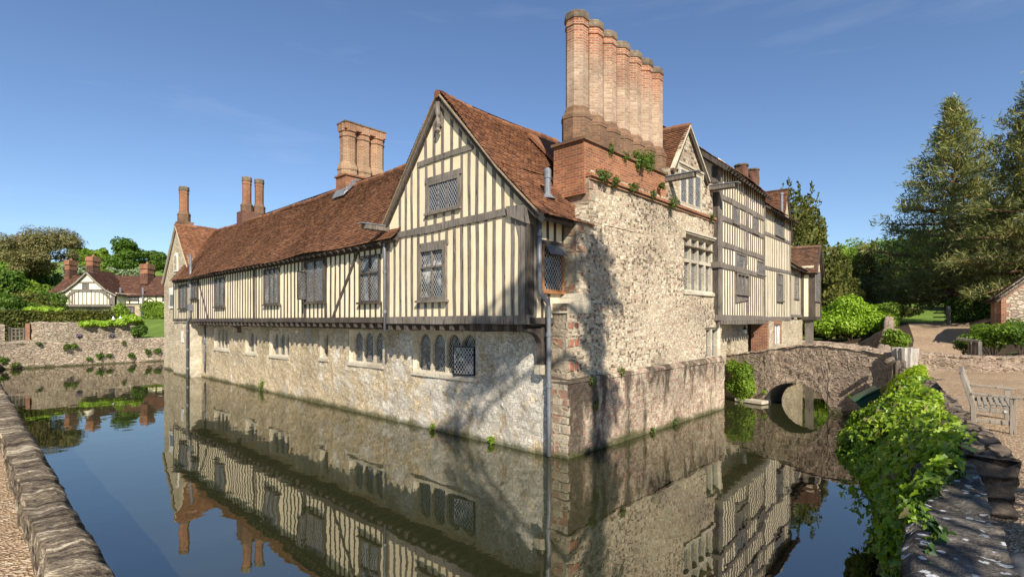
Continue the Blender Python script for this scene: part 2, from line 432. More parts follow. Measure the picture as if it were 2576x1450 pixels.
def mat_flaky(name, dirx, diry, stops, fl=(5.5, 1.3), spots=None):
    # weathered capping stones: flaky bands across the wall, crusted with lichen
    t = NT(name); P = t.pos(); s = t.n('SeparateXYZ', {0: P})
    u = t.math('ADD', t.math('MULTIPLY', s.outputs[0], dirx), t.math('MULTIPLY', s.outputs[1], diry)); v = t.math('ADD', t.math('MULTIPLY', s.outputs[0], -diry), t.math('MULTIPLY', s.outputs[1], dirx))
    q = t.n('CombineXYZ', {0: t.math('MULTIPLY', u, fl[0]), 1: t.math('MULTIPLY', v, fl[1]), 2: t.math('MULTIPLY', s.outputs[2], 6.0)}).outputs[0]
    a = t.noise(q, 1.0, 6, .68, dist=.6); b = t.noise(P, 2.2, 4, .6); f = t.noise(P, 26, 4, .7)
    x = t.math('ADD', t.math('ADD', t.math('MULTIPLY', a, .62), t.math('MULTIPLY', f, .26)), t.math('MULTIPLY', b, .12))
    col = t.ramp(x, stops)
    blk = t.step(t.noise(t.n('CombineXYZ', {0: t.math('MULTIPLY', u, 1.9), 1: t.math('MULTIPLY', v, .5)}).outputs[0], 1.0, 1, .3), .45, .55)
    col = t.mix(1.0, col, t.mix(blk, (.9, .89, .89), (1.06, 1.05, 1.03)), 'MULTIPLY')
    if spots: col = patch_darklichen(t, col, P, None, None, f)
    return t.bsdf(col, .95, t.math('ADD', t.math('MULTIPLY', a, 1.2), t.math('MULTIPLY', f, .6)), .05, 1.0, .1)
M['parapet'] = mat_flaky('lichened_parapet', -.73, .683, [(.40, (.04, .028, .021)), (.455, (.095, .073, .053)), (.505, (.17, .133, .092)), (.545, (.27, .215, .145)), (.585, (.56, .48, .34))])
M['nearwall'] = mat_flaky('dark_lichened_stone', .6, .8, [(.40, (.045, .039, .033)), (.47, (.105, .092, .077)), (.53, (.18, .156, .128)), (.59, (.29, .255, .21))], (3.0, 1.6), True)
M['drystone'] = mat_rubble('dark_brown_blocks', [(.16, .12, .085), (.22, .165, .115), (.12, .092, .07), (.20, .16, .125)], (.05, .04, .03), 1.5, 5.0, .06, .1, .06, dark=.6, darkened=False)
M['freestone'] = mat_rubble('cut_freestone', [(.46, .41, .31), (.52, .46, .345), (.42, .36, .26), (.49, .43, .33)], (.38, .32, .23), 1.2, 2.4, .02, .03, .006, dark=.72, rnd=.5, darkened=False)
M['whitestone'] = mat_plain('white_painted_stone', (.66, .63, .56), .8, 0, 5, .18)
SH = ((.34, .115, .055), (.24, .08, .042), (.40, .155, .075)); BUFF = ((.40, .28, .195), (.31, .20, .135), (.46, .34, .24))
M['brick_shaft'] = mat_brick('chimney_brick', SH, BUFF, (.45, .36, .25), gradient=(10.4, 12.2))
M['brick_red'] = mat_brick('red_brick', ((.36, .115, .05), (.24, .085, .045), (.42, .16, .07)), None, (.36, .27, .17))
M['brick_old'] = mat_brick('mossy_brick', ((.20, .10, .06), (.15, .08, .05), (.26, .13, .07)), None, (.22, .17, .11), lichen=.6)
M['brick_tri'] = mat_brick('buff_brick', ((.34, .14, .07), (.25, .10, .055), (.38, .18, .09)), ((.33, .19, .105), (.26, .14, .08), (.37, .235, .135)), (.45, .36, .24), gradient=(10.6, 13.2))
M['brick_far'] = mat_brick('narrow_red_brick', ((.33, .12, .06), (.25, .09, .05), (.38, .17, .085)), None, (.30, .22, .14), lichen=.35)
M['brick_dark'] = mat_brick('dark_red_brick', ((.16, .062, .04), (.12, .05, .035), (.20, .085, .05)), None, (.18, .13, .09), lichen=.2)
M['brick_quoin'] = mat_brick('brick_pier', ((.30, .105, .055), (.20, .075, .045), (.36, .15, .08)), None, (.40, .32, .21))
M['cap'] = mat_plain('lichened_brick_cap', (.15, .115, .075), .95, 0, 7, .55, .02)
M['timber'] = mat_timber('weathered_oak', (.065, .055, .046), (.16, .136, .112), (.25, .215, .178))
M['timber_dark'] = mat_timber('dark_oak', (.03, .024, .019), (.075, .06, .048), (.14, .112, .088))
M['timber_bench'] = mat_timber('silvered_teak', (.18, .155, .12), (.27, .235, .185), (.36, .32, .26))
M['orange_oak'] = mat_timber('fresh_oak', (.20, .09, .035), (.30, .14, .06), (.34, .18, .085))
M['plaster'] = mat_plaster('ochre_plaster', (.73, .61, .41), (.64, .50, .29))
M['plaster_west'] = mat_plaster('cream_plaster', (.77, .66, .45), (.70, .58, .36))
M['plaster_south'] = mat_plaster('pale_cream_plaster', (.77, .67, .47), (.68, .57, .38))
M['plaster_far'] = mat_plaster('cream_render', (.76, .68, .48), (.70, .60, .40))
M['glass'] = mat_glass('leaded_glass', .9)
M['glass_dark'] = mat_glass('dark_leaded_glass', .35)
M['glass_curtain'] = mat_glass('curtained_leaded_glass', 2.4)
M['lead'] = mat_plain('lead', (.20, .21, .225), .55, .3, 9, .25)
M['pipe'] = mat_plain('grey_pipe', (.155, .16, .17), .5, .2, 10, .2)
M['darkened'] = mat_plain('dark_vault_stone', (.035, .032, .026), .8, 0, 6, .4, .02)  # near-black stone for the inside of the arch, darker than the bridge faces
M['red_stone'] = mat_plain('red_brick_patch', (.30, .115, .07), .9, 0, 8, .4, .01)
M['verge'] = mat_plain('mossy_verge_mortar', (.27, .20, .13), .95, 0, 15, .35)
M['mortar'] = mat_plain('lime_mortar', (.50, .43, .31), .95, 0, 15, .25)
M['black'] = mat_plain('black_iron', (.02, .02, .022), .5, .3)
M['white'] = mat_plain('white_paint', (.78, .77, .73), .6)
M['cobble'] = mat_plain('grey_cobble', (.13, .125, .12), .8, 0, 9, .35, .01)
M['green_plastic'] = mat_plain('green_plastic', (.03, .085, .05), .35, 0, 3, .12)
M['label'] = mat_plain('pale_metal_tag', (.6, .6, .58), .4, .3)
def mat_tiles(name, cols, lich):
    t = NT(name); g = t.n('NewGeometry'); P = g.outputs['Position']
    big = t.noise(P, 1.2, 4, .65)
    x = t.math('ADD', t.math('MULTIPLY', g.outputs['Random Per Island'], .75), t.math('MULTIPLY', t.step(big, .25, .75), .25))
    col = t.ramp(x, [(i / (len(cols) - 1), c) for i, c in enumerate(cols)])
    col = t.mix(1.0, col, t.ramp(t.noise(P, 18, 3, .65), [(.3, .65), (.7, 1.25)]), 'MULTIPLY')
    l = t.step(t.noise(P, 4.5, 5, .75), .60, .70)
    col = t.mix(t.math('MULTIPLY', l, lich), col, (.035, .03, .025))
    return t.bsdf(col, .9, t.noise(P, 30, 3), .006, .6, .2)
M['tiles'] = mat_tiles('clay_tiles', [(.085, .045, .029), (.145, .067, .038), (.19, .084, .044), (.23, .105, .053), (.30, .158, .088)], .45)
M['tiles_brown'] = mat_tiles('brown_clay_tiles', [(.085, .05, .035), (.13, .07, .045), (.17, .095, .058), (.22, .13, .08)], .6)
M['tiles_far'] = mat_tiles('dark_red_tiles', [(.05, .027, .02), (.075, .035, .024), (.10, .046, .03), (.15, .08, .05)], .7)
# ------------------------------------------------------------------ house helpers
def wall_grid(name, fr, mat, parent, s0, s1, z0, z1, o, holes=(), depth=.26, amp=.02, step=.3, batter=None, seed=0):
    """a wall face with rectangular openings and their reveals, gently uneven"""
    def cuts(a, b, extra):
        xs = sorted(set([a, b] + [e for e in extra if a < e < b])); out = [xs[0]]
        for x0, x1 in zip(xs, xs[1:]):
            k = max(1, int(round((x1 - x0) / step)))
            out += [x0 + (x1 - x0) * (i + 1) / k for i in range(k)]
        return out
    ss = cuts(s0, s1, [h[i] for h in holes for i in (0, 1)]); zs = cuts(z0, z1, [h[i] for h in holes for i in (2, 3)])
    G = np.array([(s, z) for z in zs for s in ss])
    nz = fbm(np.stack([G[:, 0] * 1.6, G[:, 1] * 2.2, np.full(len(G), seed + .5)], 1), seed, 3) * amp + fbm(np.stack([G[:, 0] * 4.5, G[:, 1] * 7.0, np.full(len(G), seed + 3.5)], 1), seed + 2, 2) * amp * .55
    V = []
    for (s, z), d in zip(G, nz):
        on = any(abs(s - h[0]) < 1e-4 or abs(s - h[1]) < 1e-4 or abs(z - h[2]) < 1e-4 or abs(z - h[3]) < 1e-4 for h in holes if h[0] - .01 <= s <= h[1] + .01 and h[2] - .01 <= z <= h[3] + .01)
        bo = batter(s, z) if batter else 0
        V.append(fr.p(s, o + bo + (0 if on else d), z))
    F = []; ns = len(ss)
    for j in range(len(zs) - 1):
        for i in range(ns - 1):
            cs = (ss[i] + ss[i + 1]) / 2; cz = (zs[j] + zs[j + 1]) / 2
            if any(h[0] < cs < h[1] and h[2] < cz < h[3] for h in holes): continue
            F.append((j * ns + i, j * ns + i + 1, (j + 1) * ns + i + 1, (j + 1) * ns + i))
    mb = MB(); mb.v = V; mb.f = F
    for a, b, c, d in holes:
        q = [(a, c), (b, c), (b, d), (a, d)]
        P = [fr.p(s, o, z) for s, z in q] + [fr.p(s, o - depth, z) for s, z in q]
        mb.add(P, [(i, (i + 1) % 4, (i + 1) % 4 + 4, i + 4) for i in range(4)])
    return mb.build(name, mat, parent, recalc=False)

def tiled_roof(name, e0, e1, r0, r1, mat, parent, tw=.17, rh=.105, sag=.05, thick=.10, seed=0, dip=0.0):
    """plain clay tiles laid one by one from the eaves e0-e1 up to the ridge r0-r1"""
    e0, e1, r0, r1 = [np.array(v, float) for v in (e0, e1, r0, r1)]
    ax = e1 - e0; ax /= np.linalg.norm(ax)
    up = (r0 + r1) / 2 - (e0 + e1) / 2; up -= ax * up.dot(ax); L = np.linalg.norm(up); up /= L
    nr = np.cross(ax, up)
    if nr[2] < 0: nr = -nr
    rows = int(L / rh); rng = np.random.default_rng(seed + 3)
    A = []; 
    for i in range(rows):
        v = i / rows
        lo = e0 + (r0 - e0) * v; hi = e1 + (r1 - e1) * v
        u0 = (lo - e0).dot(ax); u1 = (hi - e0).dot(ax)
        if u1 - u0 < .05: continue
        k0 = math.floor(u0 / tw - .5 * (i % 2)); us = []
        x = (k0 + .5 * (i % 2)) * tw
        while x < u1:
            a = max(x, u0); b = min(x + tw, u1)
            if b - a > .03: us.append((a, b - .006))
            x += tw
        for a, b in us: A.append((a, b, v * L, (v + 1 / rows) * L + .012))
    A = np.array(A); n = len(A)
    lift = .030 + rng.random(n) * .018; tilt = (rng.random(n) - .5) * .010; dv = (rng.random(n) - .5) * .018
    def P(u, v, h):
        q = np.stack([u * .33, v * .4, np.full(len(u), seed * 3.7)], 1)
        s = fbm(q, seed, 2) * sag + h
        s = s - dip * np.sin(np.clip(u / np.linalg.norm(e1 - e0), 0, 1) * math.pi) * (v / L)
        return e0 + np.outer(u, ax) + np.outer(v, up) + np.outer(s, nr)
    a, b, v0, v1 = A.T
    c = [P(a, v0 + dv, lift + tilt), P(b, v0 + dv, lift - tilt), P(b, v1, np.full(n, .005)), P(a, v1, np.full(n, .005)), P(a, v0 + dv, lift + tilt - .03), P(b, v0 + dv, lift - tilt - .03)]
    V = np.stack(c, 1).reshape(-1, 3); base = np.arange(n)[:, None] * 6
    F = np.concatenate([base + np.array([0, 1, 2, 3]), base + np.array([4, 5, 1, 0])], 0)
    # the boarding under the tiles
    o = np_mesh(name, V, F, mat, parent)
    return o
def roof_deck(name, e0, e1, r0, r1, parent, mat, thick=.09):
    q = [Vector(v) for v in (e0, e1, r1, r0)]
    n = (q[1] - q[0]).cross(q[3] - q[0]).normalized()
    if n.z < 0: n = -n
    mb = MB().solid([tuple(v - n * (thick + .06)) for v in q], [tuple(v - n * .06) for v in q])
    return mb.build(name, mat, parent)
def ridge_tiles(p0, p1, parent, mat, r=.12, seed=0, sag=.05, dip=0.0):
    p0 = Vector(p0); p1 = Vector(p1); L = (p1 - p0).length; n = max(2, int(L / .32)); mb = MB()
    for i in range(n):
        a = p0.lerp(p1, i / n); b = p0.lerp(p1, (i + .97) / n); j = random.uniform(-.012, .012) + .02
        j -= dip * math.sin(math.pi * (i + .5) / n)
        a = a + Vector((0, 0, j + sag * math.sin(i * .37 + seed))); b = b + Vector((0, 0, j + .01 + sag * math.sin((i + 1) * .37 + seed)))
        mb.tube([a - Vector((0, 0, r * .75)), b - Vector((0, 0, r * .75))], [r, r * 1.07], 10)
    return mb.build('ridge_tiles', mat, parent)

def timber_window(parent, fr, o, s0, s1, z0, z1, lights=2, transoms=(), glass='glass', wood='timber_dark', proud=.07, fw=.07, sill=.10, label=None, head=True, slope=0.0):
    """wooden framed leaded window; s0 < s1; slope lets a crooked head and sill follow the wall"""
    w = MB(); sl = lambda s: slope * (s - s0)
    def P(a, b, c, d, o0, o1): w.prism(fr, [(a, c + sl(a)), (b, c + sl(b)), (b, d + sl(b)), (a, d + sl(a))], o0, o1)
    P(s0, s0 + fw, z0, z1, o - .01, o + proud); P(s1 - fw, s1, z0, z1, o - .01, o + proud)
    P(s0 + fw, s1 - fw, z1 - fw, z1, o - .01, o + proud - .003); P(s0 + fw, s1 - fw, z0, z0 + fw * .7, o - .01, o + proud - .003)
    a = s0 + fw; b = s1 - fw; lw = (b - a) / lights
    for i in range(1, lights): P(a + lw * i - .022, a + lw * i + .022, z0 + fw * .7, z1 - fw, o - .01, o + proud - .02)
    for t in transoms: P(a, b, t - .03, t + .03, o - .01, o + proud - .012)
    if sill: P(s0 - .07, s1 + .07, z0 - .07, z0 - .002, o - .02, o + proud + sill)
    f = w.build('window', M[wood], parent)
    if label: f['label'] = label
    g = MB()
    for i in range(lights):
        g.prism(fr, [(a + lw * i, z0 + sl(a)), (a + lw * (i + 1), z0 + sl(b)), (a + lw * (i + 1), z1 + sl(b) - fw * .5), (a + lw * i, z1 + sl(a) - fw * .5)], o + .002, o + .014)
    g.build('leaded_pane', M[glass], f)
    return f

def arch_pts(a, b, zs, rise, kind='pointed', n=7):
    """curve from (a, zs) up and over to (b, zs)"""
    w = b - a; c = (a + b) / 2; L = []
    for i in range(n + 1):
        t = i / n
        if kind == 'round': L.append((c - w / 2 * math.cos(t * math.pi / 2), zs + rise * math.sin(t * math.pi / 2)))
        else: L.append((a + w / 2 * (1 - math.cos(t * math.pi / 2) * (1 - .18 * t)), zs + rise * (math.sin(t * math.pi / 2) * .86 + .14 * t)))
    return L + [(2 * c - x, z) for x, z in reversed(L[:-1])]

def stone_window(parent, fr, o, s0, s1, z0, z1, n, heads='arch', rec=.10, glass='glass_dark', mull=.10, transoms=(), hood=False, sill=True, mat='freestone', label=None, jamb=.10, back=.24):
    """cut stone mullioned window standing in its opening, lights with arched or square heads"""
    mb = MB(); f0, f1 = o - back, o - rec
    mb.box(fr, s0, s0 + jamb, f0, f1, z0, z1); mb.box(fr, s1 - jamb, s1, f0, f1, z0, z1)
    # splayed outer reveal
    for a, b in ((s0, s0 + jamb * .55), (s1, s1 - jamb * .55)):
        mb.add([fr.p(a, o + .004, z0), fr.p(b, f1 + .002, z0), fr.p(b, f1 + .002, z1), fr.p(a, o + .004, z1)], [(0, 1, 2, 3)])
    lw = (s1 - s0 - 2 * jamb - mull * (n - 1)) / n; rise = min(lw * .75, .3) if heads == 'arch' else 0
    L = []
    for i in range(n):
        a = s0 + jamb + i * (lw + mull); L.append((a, a + lw))
        if i: mb.box(fr, a - mull, a, f0, f1 - .01, z0, z1)
        if heads == 'arch':
            zs = z1 - rise - .07
            pts = arch_pts(a, a + lw, zs, rise); m = len(pts) // 2
            mb.prism(fr, [(a, z1)] + pts[:m + 1] + [(pts[m][0], z1)], f0, f1 - .02)
            mb.prism(fr, [(pts[m][0], z1)] + pts[m:] + [(a + lw, z1)], f0, f1 - .02)
        else:
            mb.box(fr, a, a + lw, f0, f1 - .012, z1 - .08, z1)
        for tz in transoms: mb.box(fr, a, a + lw, f0, f1 - .014, tz - .06, tz + .06)
    if sill:
        mb.prism(fr, [(s0 - .06, z0 - .11), (s1 + .06, z0 - .11), (s1 + .06, z0 - .004), (s0 - .06, z0 - .004)], o - .05, o + .05)
        mb.add([fr.p(s0, o + .05, z0 - .004), fr.p(s1, o + .05, z0 - .004), fr.p(s1, f1, z0 + .07), fr.p(s0, f1, z0 + .07)], [(0, 1, 2, 3)])
    if hood:
        mb.box(fr, s0 - .12, s1 + .12, o - .02, o + .10, z1 + .10, z1 + .17); mb.box(fr, s0 - .09, s1 + .09, o - .02, o + .055, z1 + .04, z1 + .098)
        mb.box(fr, s0 - .12, s0 - .04, o - .02, o + .08, z1 - .13, z1 + .10); mb.box(fr, s1 + .04, s1 + .12, o - .02, o + .08, z1 - .13, z1 + .10)
    w = mb.build('mullioned_window', M[mat], parent)
    if label: w['label'] = label
    g = MB().box(fr, s0 + .02, s1 - .02, f0 + .02, f0 + .04, z0, z1)
    g.build('leaded_pane', M[glass], w)
    return w

def studs(mb, fr, o, xs, zlo, zhi, w=.10, proud=.022, wob=.012, skip=()):
    for s in xs:
        a = zlo(s) if callable(zlo) else zlo; b = zhi(s) if callable(zhi) else zhi
        segs = [(a, b)]
        for s0, s1, z0, z1 in skip:
            if s0 - w * .4 < s < s1 + w * .4:
                new = []
                for p, q in segs:
                    if z0 <= p and z1 >= q: continue
                    if z0 > p and z0 < q: new.append((p, z0))
                    if z1 < q and z1 > p: new.append((z1, q))
                    if z1 <= p or z0 >= q: new.append((p, q))
                segs = new
        ww = w * random.uniform(.82, 1.2)
        for p, q in segs:
            if q - p > .05: mb.beam(fr, (s + random.uniform(-.012, .012), p), (s + random.uniform(-.012, .012), q), ww, o - .02, o + proud * random.uniform(.8, 1.25), wob)

def octo_shaft(parent, x, y, zb, zt, r, rot, body='brick_shaft', base='brick_old', base_h=.9, cap_h=.42, n=8, lab=None, ring=True):
    """one brick flue: moulded foot, plain shaft, corbelled cap"""
    m1 = zb + base_h
    sh = MB().lathe((x, y, 0), [(r, m1 - .02), (r, zt - cap_h)], n, rot).build('chimney_shaft', M[body], parent)
    MB().lathe((x, y, 0), [(r * 1.36, zb), (r * 1.36, zb + base_h * .62), (r * 1.42, zb + base_h * .64), (r * 1.42, zb + base_h * .74), (r * 1.2, zb + base_h * .84), (r * 1.16, zb + base_h * .9), (r * 1.1, m1 - .03), (r * 1.02, m1)], n, rot).build('chimney_foot', M[base], parent)
    z = zt - cap_h
    MB().lathe((x, y, 0), [(r, z), (r * 1.08, z + .015), (r * 1.08, z + .085), (r * 1.02, z + .10), (r * 1.02, z + .19), (r * 1.10, z + .21)], n, rot).build('chimney_necking', M[body], parent)
    MB().lathe((x, y, 0), [(r * 1.10, z + .212), (r * 1.14, z + .26), (r * 1.14, z + .31), (r * 1.10, z + .33), (r * 1.10, zt - .03), (r * 1.05, zt), (r * .72, zt + .005)], n, rot).build('chimney_cap', M['cap'], parent)
    return sh
# ------------------------------------------------------------------ the moated manor house
W = Fr(.872, 13.33, -.7338, .6796, 1); 
if W.n[1] > 0: W = Fr(.872, 13.33, -.7338, .6796, -1)
S = Fr(1.41, 12.97, .6847, .7288, -1)
if S.n[0] < 0: S = Fr(1.41, 12.97, .6847, .7288, 1)
T = Fr(8.2, 20.2, .8426, 1, -1)
if T.n[0] < 0: T = Fr(8.2, 20.2, .8426, 1, 1)
MAN = empty('manor_house', (4.0, 20.0, 0.0), 'moated stone and half timbered manor with steep red tiled roofs and rows of brick chimneys', 'manor house')
JR, JG = .66, .76                                      # how far the long range and the gable oversail the stone wall
Z2 = zoom(600, 600, 1.7056); Z3 = zoom(1300, 300, 1.45); ZB = zoom(1450, 1150, 2.417); Z8 = zoom(600, 1050, 3.222)
Z5 = zoom(1950, 700, 1.381); Z4 = zoom(2400, 450, 2.636); Z1 = zoom(1950, 750, 2.9); Z6 = zoom(2600, 550, 1.8133); ZC = zoom(1900, 0, 1.611)
def rect(fr, Z, x0, x1, yt, yb, o):
    a = fr.s(Z(x0, 0)[0], o); b = fr.s(Z(x1, 0)[0], o); m = (a + b) / 2
    return (min(a, b), max(a, b), fr.z(m, Z(0, yb)[1], o), fr.z(m, Z(0, yt)[1], o))

# --- west front, stone ground floor
gw = [rect(W, ZB, 240, 806, 225, 612, 0), rect(W, Z2, 1210, 1424, 1086, 1302, 0), rect(W, Z2, 1022, 1076, 1092, 1268, 0), rect(W, Z2, 700, 826, 1092, 1252, 0), rect(W, Z2, 548, 622, 1090, 1234, 0), rect(W, Z2, 346, 444, 1074, 1208, 0)]
wall_grid('stone_wall', W, M['west'], MAN, -.05, 31.6, -1.0, 3.45, 0, gw, .30, .032, .11, seed=1)
for (a, b, c, d), n, g in zip(gw, (4, 3, 1, 3, 2, 4), ('glass_curtain', 'glass_dark', 'glass_dark', 'glass_dark', 'glass_dark', 'glass_dark')):
    wood = (n == 4 and a > 20)
    w = stone_window(MAN, W, 0, a, b, c, d, n, 'arch' if not wood else 'square', .13, 'glass_dark', .085 if not wood else .08, mat='freestone', jamb=.10, back=.29)
    if a < 3:
        w['label'] = 'four light stone window with tracery heads and an open leaded casement'
        s0 = a + .13; lw = (b - a) / 4 - .02
        cz0, cz1 = c + .05, d - .42
        fcas = MB()
        A = Vector(W.p(s0 + .02, -.10, 0)); B = Vector(W.p(s0 + lw, .10, 0))
        e = (B - A); L = math.hypot(e.x, e.y); CF = Fr(A.x, A.y, e.x, e.y, 1)
        if CF.n[1] > 0: CF = Fr(A.x, A.y, e.x, e.y, -1)
        for q in ((0, .03, cz0, cz1), (L - .03, L, cz0, cz1)): fcas.box(CF, q[0], q[1], -.015, .02, q[2], q[3])
        fcas.box(CF, .03, L - .03, -.015, .02, cz0, cz0 + .035); fcas.box(CF, .03, L - .03, -.015, .02, cz1 - .035, cz1)
        k = fcas.build('open_casement', M['black'], w)
        MB().box(CF, .03, L - .03, -.004, .006, cz0 + .03, cz1 - .03).build('leaded_pane', M['glass'], w)
# stone pier under the far end of the timber range, with its pale quoins
pa, pb = W.s(436, JR), W.s(477, JR)
wall_grid('stone_pier', W, M['tower'], MAN, pb, pa, -1, 3.40, JR - .02, (), .2, .03, .3, seed=5)
PR = Fr(*W.p(pb, JR - .02, 0)[:2], -W.n[0], -W.n[1], 1)
if PR.n[0] < 0: PR = Fr(*W.p(pb, JR - .02, 0)[:2], -W.n[0], -W.n[1], -1)
wall_grid('pier_quoins', PR, M['freestone'], MAN, 0, JR + .06, -1, 3.40, 0, (), .2, .035, .25, seed=6)
MB().box(W, pb - .03, pa + .06, JR - .5, JR + .05, 3.40, 3.47).build('pier_coping', M['freestone'], MAN)
sl = rect(W, Z8, 256, 284, 612, 750, JR)
MB().box(W, sl[0], sl[1], JR - .03, JR + .012, sl[2], sl[3]).build('blocked_slit', M['whitestone'], MAN)
# tower: gabled cross wing at the far end
tl = W.s(413, .1); tA = W.pt(445, 567, .1)
tower = [(28.9, -1), (tl, -1), (tl, 6.4), tA, (28.9, 6.1)]
MB().prism(W, tower, -.5, .1).build('tower_wall', M['tower'], MAN)
TN = Fr(*W.p(tl, .1, 0)[:2], -W.n[0], -W.n[1], 1)
if TN.n[0] > 0: TN = Fr(*W.p(tl, .1, 0)[:2], -W.n[0], -W.n[1], -1)
MB().box(TN, .6, 9, -.5, 0, -1, 6.3).build('tower_wall', M['tower'], MAN)
a = rect(W, Z2, 92, 116, 592, 712, .1)
mb = MB(); pts = arch_pts(a[0], a[1], a[3] - .4, .4, 'round'); mb.prism(W, [(a[1], a[2]), (a[0], a[2])] + pts, .05, .16)
mw = mb.build('arched_window', M['whitestone'], MAN)
q = arch_pts(a[0] + .14, a[1] - .14, a[3] - .5, .32, 'round'); MB().prism(W, [(a[1] - .14, a[2] + .12), (a[0] + .14, a[2] + .12)] + q, .1, .172).build('blind_panel', M['tower'], mw)
a = rect(W, Z2, 66, 100, 815, 946, .1)
f = MB().box(W, a[0], a[1], .06, .18, a[2], a[3]).build('white_window', M['whitestone'], MAN)
MB().box(W, a[0] + .2, a[1] - .2, .1, .192, a[2] + .15, a[3] - .5).build('leaded_pane', M['glass_dark'], f)
in_ = lambda P, d: (P[0] - W.n[0] * d, P[1] - W.n[1] * d, P[2])
eL = W.p(tl + .15, .25, 6.15); eR = W.p(29.0, .25, 6.15); ap = W.p(tA[0], .25, tA[1] + .06)
tiled_roof('roof', in_(eR, 0), in_(eR, 7.5), ap, in_(ap, 7.5), M['tiles'], MAN, seed=11, sag=.03)
tiled_roof('roof', in_(eL, 0), in_(eL, 7.5), ap, in_(ap, 7.5), M['tiles'], MAN, seed=12, sag=.03)
roof_deck('roof_boarding', in_(eR, .1), in_(eR, 7.5), in_(ap, .1), in_(ap, 7.5), MAN, M['timber_dark']); roof_deck('roof_boarding', in_(eL, .1), in_(eL, 7.5), in_(ap, .1), in_(ap, 7.5), MAN, M['timber_dark'])
ridge_tiles(in_(ap, .0), in_(ap, 4), MAN, M['tiles'])
vb = MB().bar(W.p(tA[0], .2, tA[1] - .02), W.p(tl + .12, .2, 6.2), .10, .06); vb.bar(W.p(tA[0], .2, tA[1] - .02), W.p(29.9, .2, 7.0), .10, .06)
vb.build('verge', M['mortar'], MAN)

# --- long timber framed range
g6 = 6.02; rl = W.s(437, JR)
MB().prism(W, [(g6 - .4, 3.5), (rl, 3.5), (rl, 6.3), (g6 - .4, 6.3)], JR - .16, JR).build('plaster_wall', M['plaster_west'], MAN)
EF = Fr(*W.p(rl, JR, 0)[:2], -W.n[0], -W.n[1], 1)
MB().box(EF, 0, JR, -.01, .10, 3.5, 6.0).build('plaster_wall', M['plaster_west'], MAN)
ww = [(rect(W, Z2, 128, 175, 797, 948, JR), 2, ()), (rect(W, Z2, 205, 246, 776, 884, JR), 2, ()), (rect(W, Z2, 355, 418, 752, 936, JR), 2, ()), (rect(W, Z2, 672, 769, 692, 920, JR), 3, ()), (rect(W, Z2, 933, 1058, 636, 908, JR), 2, ()), (rect(W, Z2, 1283, 1413, 610, 906, JR), 2, (.62,))]
lab = ['narrow two light leaded window beside the far downpipe', 'short leaded window high under the far eaves', 'two light leaded window with dark oak frame', 'three light leaded window with wide oak sill', 'leaded window with its left casement standing open', 'tall leaded window with transom beside the gable downpipe']
for (r_, n, tr), l_ in zip(ww, lab):
    tz = [r_[2] + (r_[3] - r_[2]) * t for t in tr]
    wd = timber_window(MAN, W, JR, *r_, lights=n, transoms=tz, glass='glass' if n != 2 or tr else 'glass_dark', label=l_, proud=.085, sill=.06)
    if 'open' in l_:
        A = Vector(W.p(r_[1] - .08, JR + .03, 0)); B = Vector(W.p(r_[1] - .42, JR + .55, 0)); e = B - A; L = math.hypot(e.x, e.y); CF = Fr(A.x, A.y, e.x, e.y, 1)
        mb = MB(); z0, z1 = r_[2] + .1, r_[3] - .45
        for q in ((0, .03, z0, z1), (L - .03, L, z0, z1), (.03, L - .03, z0, z0 + .03), (.03, L - .03, z1 - .03, z1)): mb.box(CF, q[0], q[1], -.012, .012, q[2], q[3])
        mb.build('open_casement', M['black'], wd); MB().box(CF, .03, L - .03, -.004, .004, z0 + .02, z1 - .02).build('leaded_pane', M['glass'], wd)
tf = MB()
skip = [r_ for r_, n, t in ww]
xs = list(np.arange(g6 + .22, rl - .1, .345))
studs(tf, W, JR, xs, 3.62, 6.2, .085, .022, .010, [(a - .08, b + .08, c - .06, d) for a, b, c, d in skip])
for px in (1062, 928, 605, 245): tf.beam(W, (W.s(Z2(px, 0)[0], JR), 3.62), (W.s(Z2(px, 0)[0], JR), 6.2), .15, JR - .02, JR + .034, .01)
def zz(x, y): return W.pt(*Z2(x, y), JR)
tf.beam(W, zz(1268, 590), zz(1105, 1018), .11, JR - .02, JR + .045, .01); tf.beam(W, zz(248, 770), zz(310, 1016), .10, JR - .02, JR + .045, .01)
tf.beam(W, (g6 - .1, 3.53), (rl, 3.53), .19, JR - .2, JR + .05, .008); tf.beam(W, (rl - .07, 3.6), (rl - .07, 6.1), .14, JR - .02, JR + .035)
tf.beam(W, (g6 - .1, 6.02), (rl, 6.02), .16, JR - .02, JR + .03)
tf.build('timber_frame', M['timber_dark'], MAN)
jb = MB()
for s in np.arange(g6 + .1, pb - .1, .52): jb.box(W, s, s + .15, 0, JR + .02, 3.26 + random.uniform(-.02, .02), 3.42)
jb.box(W, g6 - .2, pb, .02, JR - .12, 3.40, 3.46)
jb.box(W, 0, pb - .02, .0, .16, 3.2, 3.38)
jb.build('jetty_joists', M['timber_dark'], MAN)
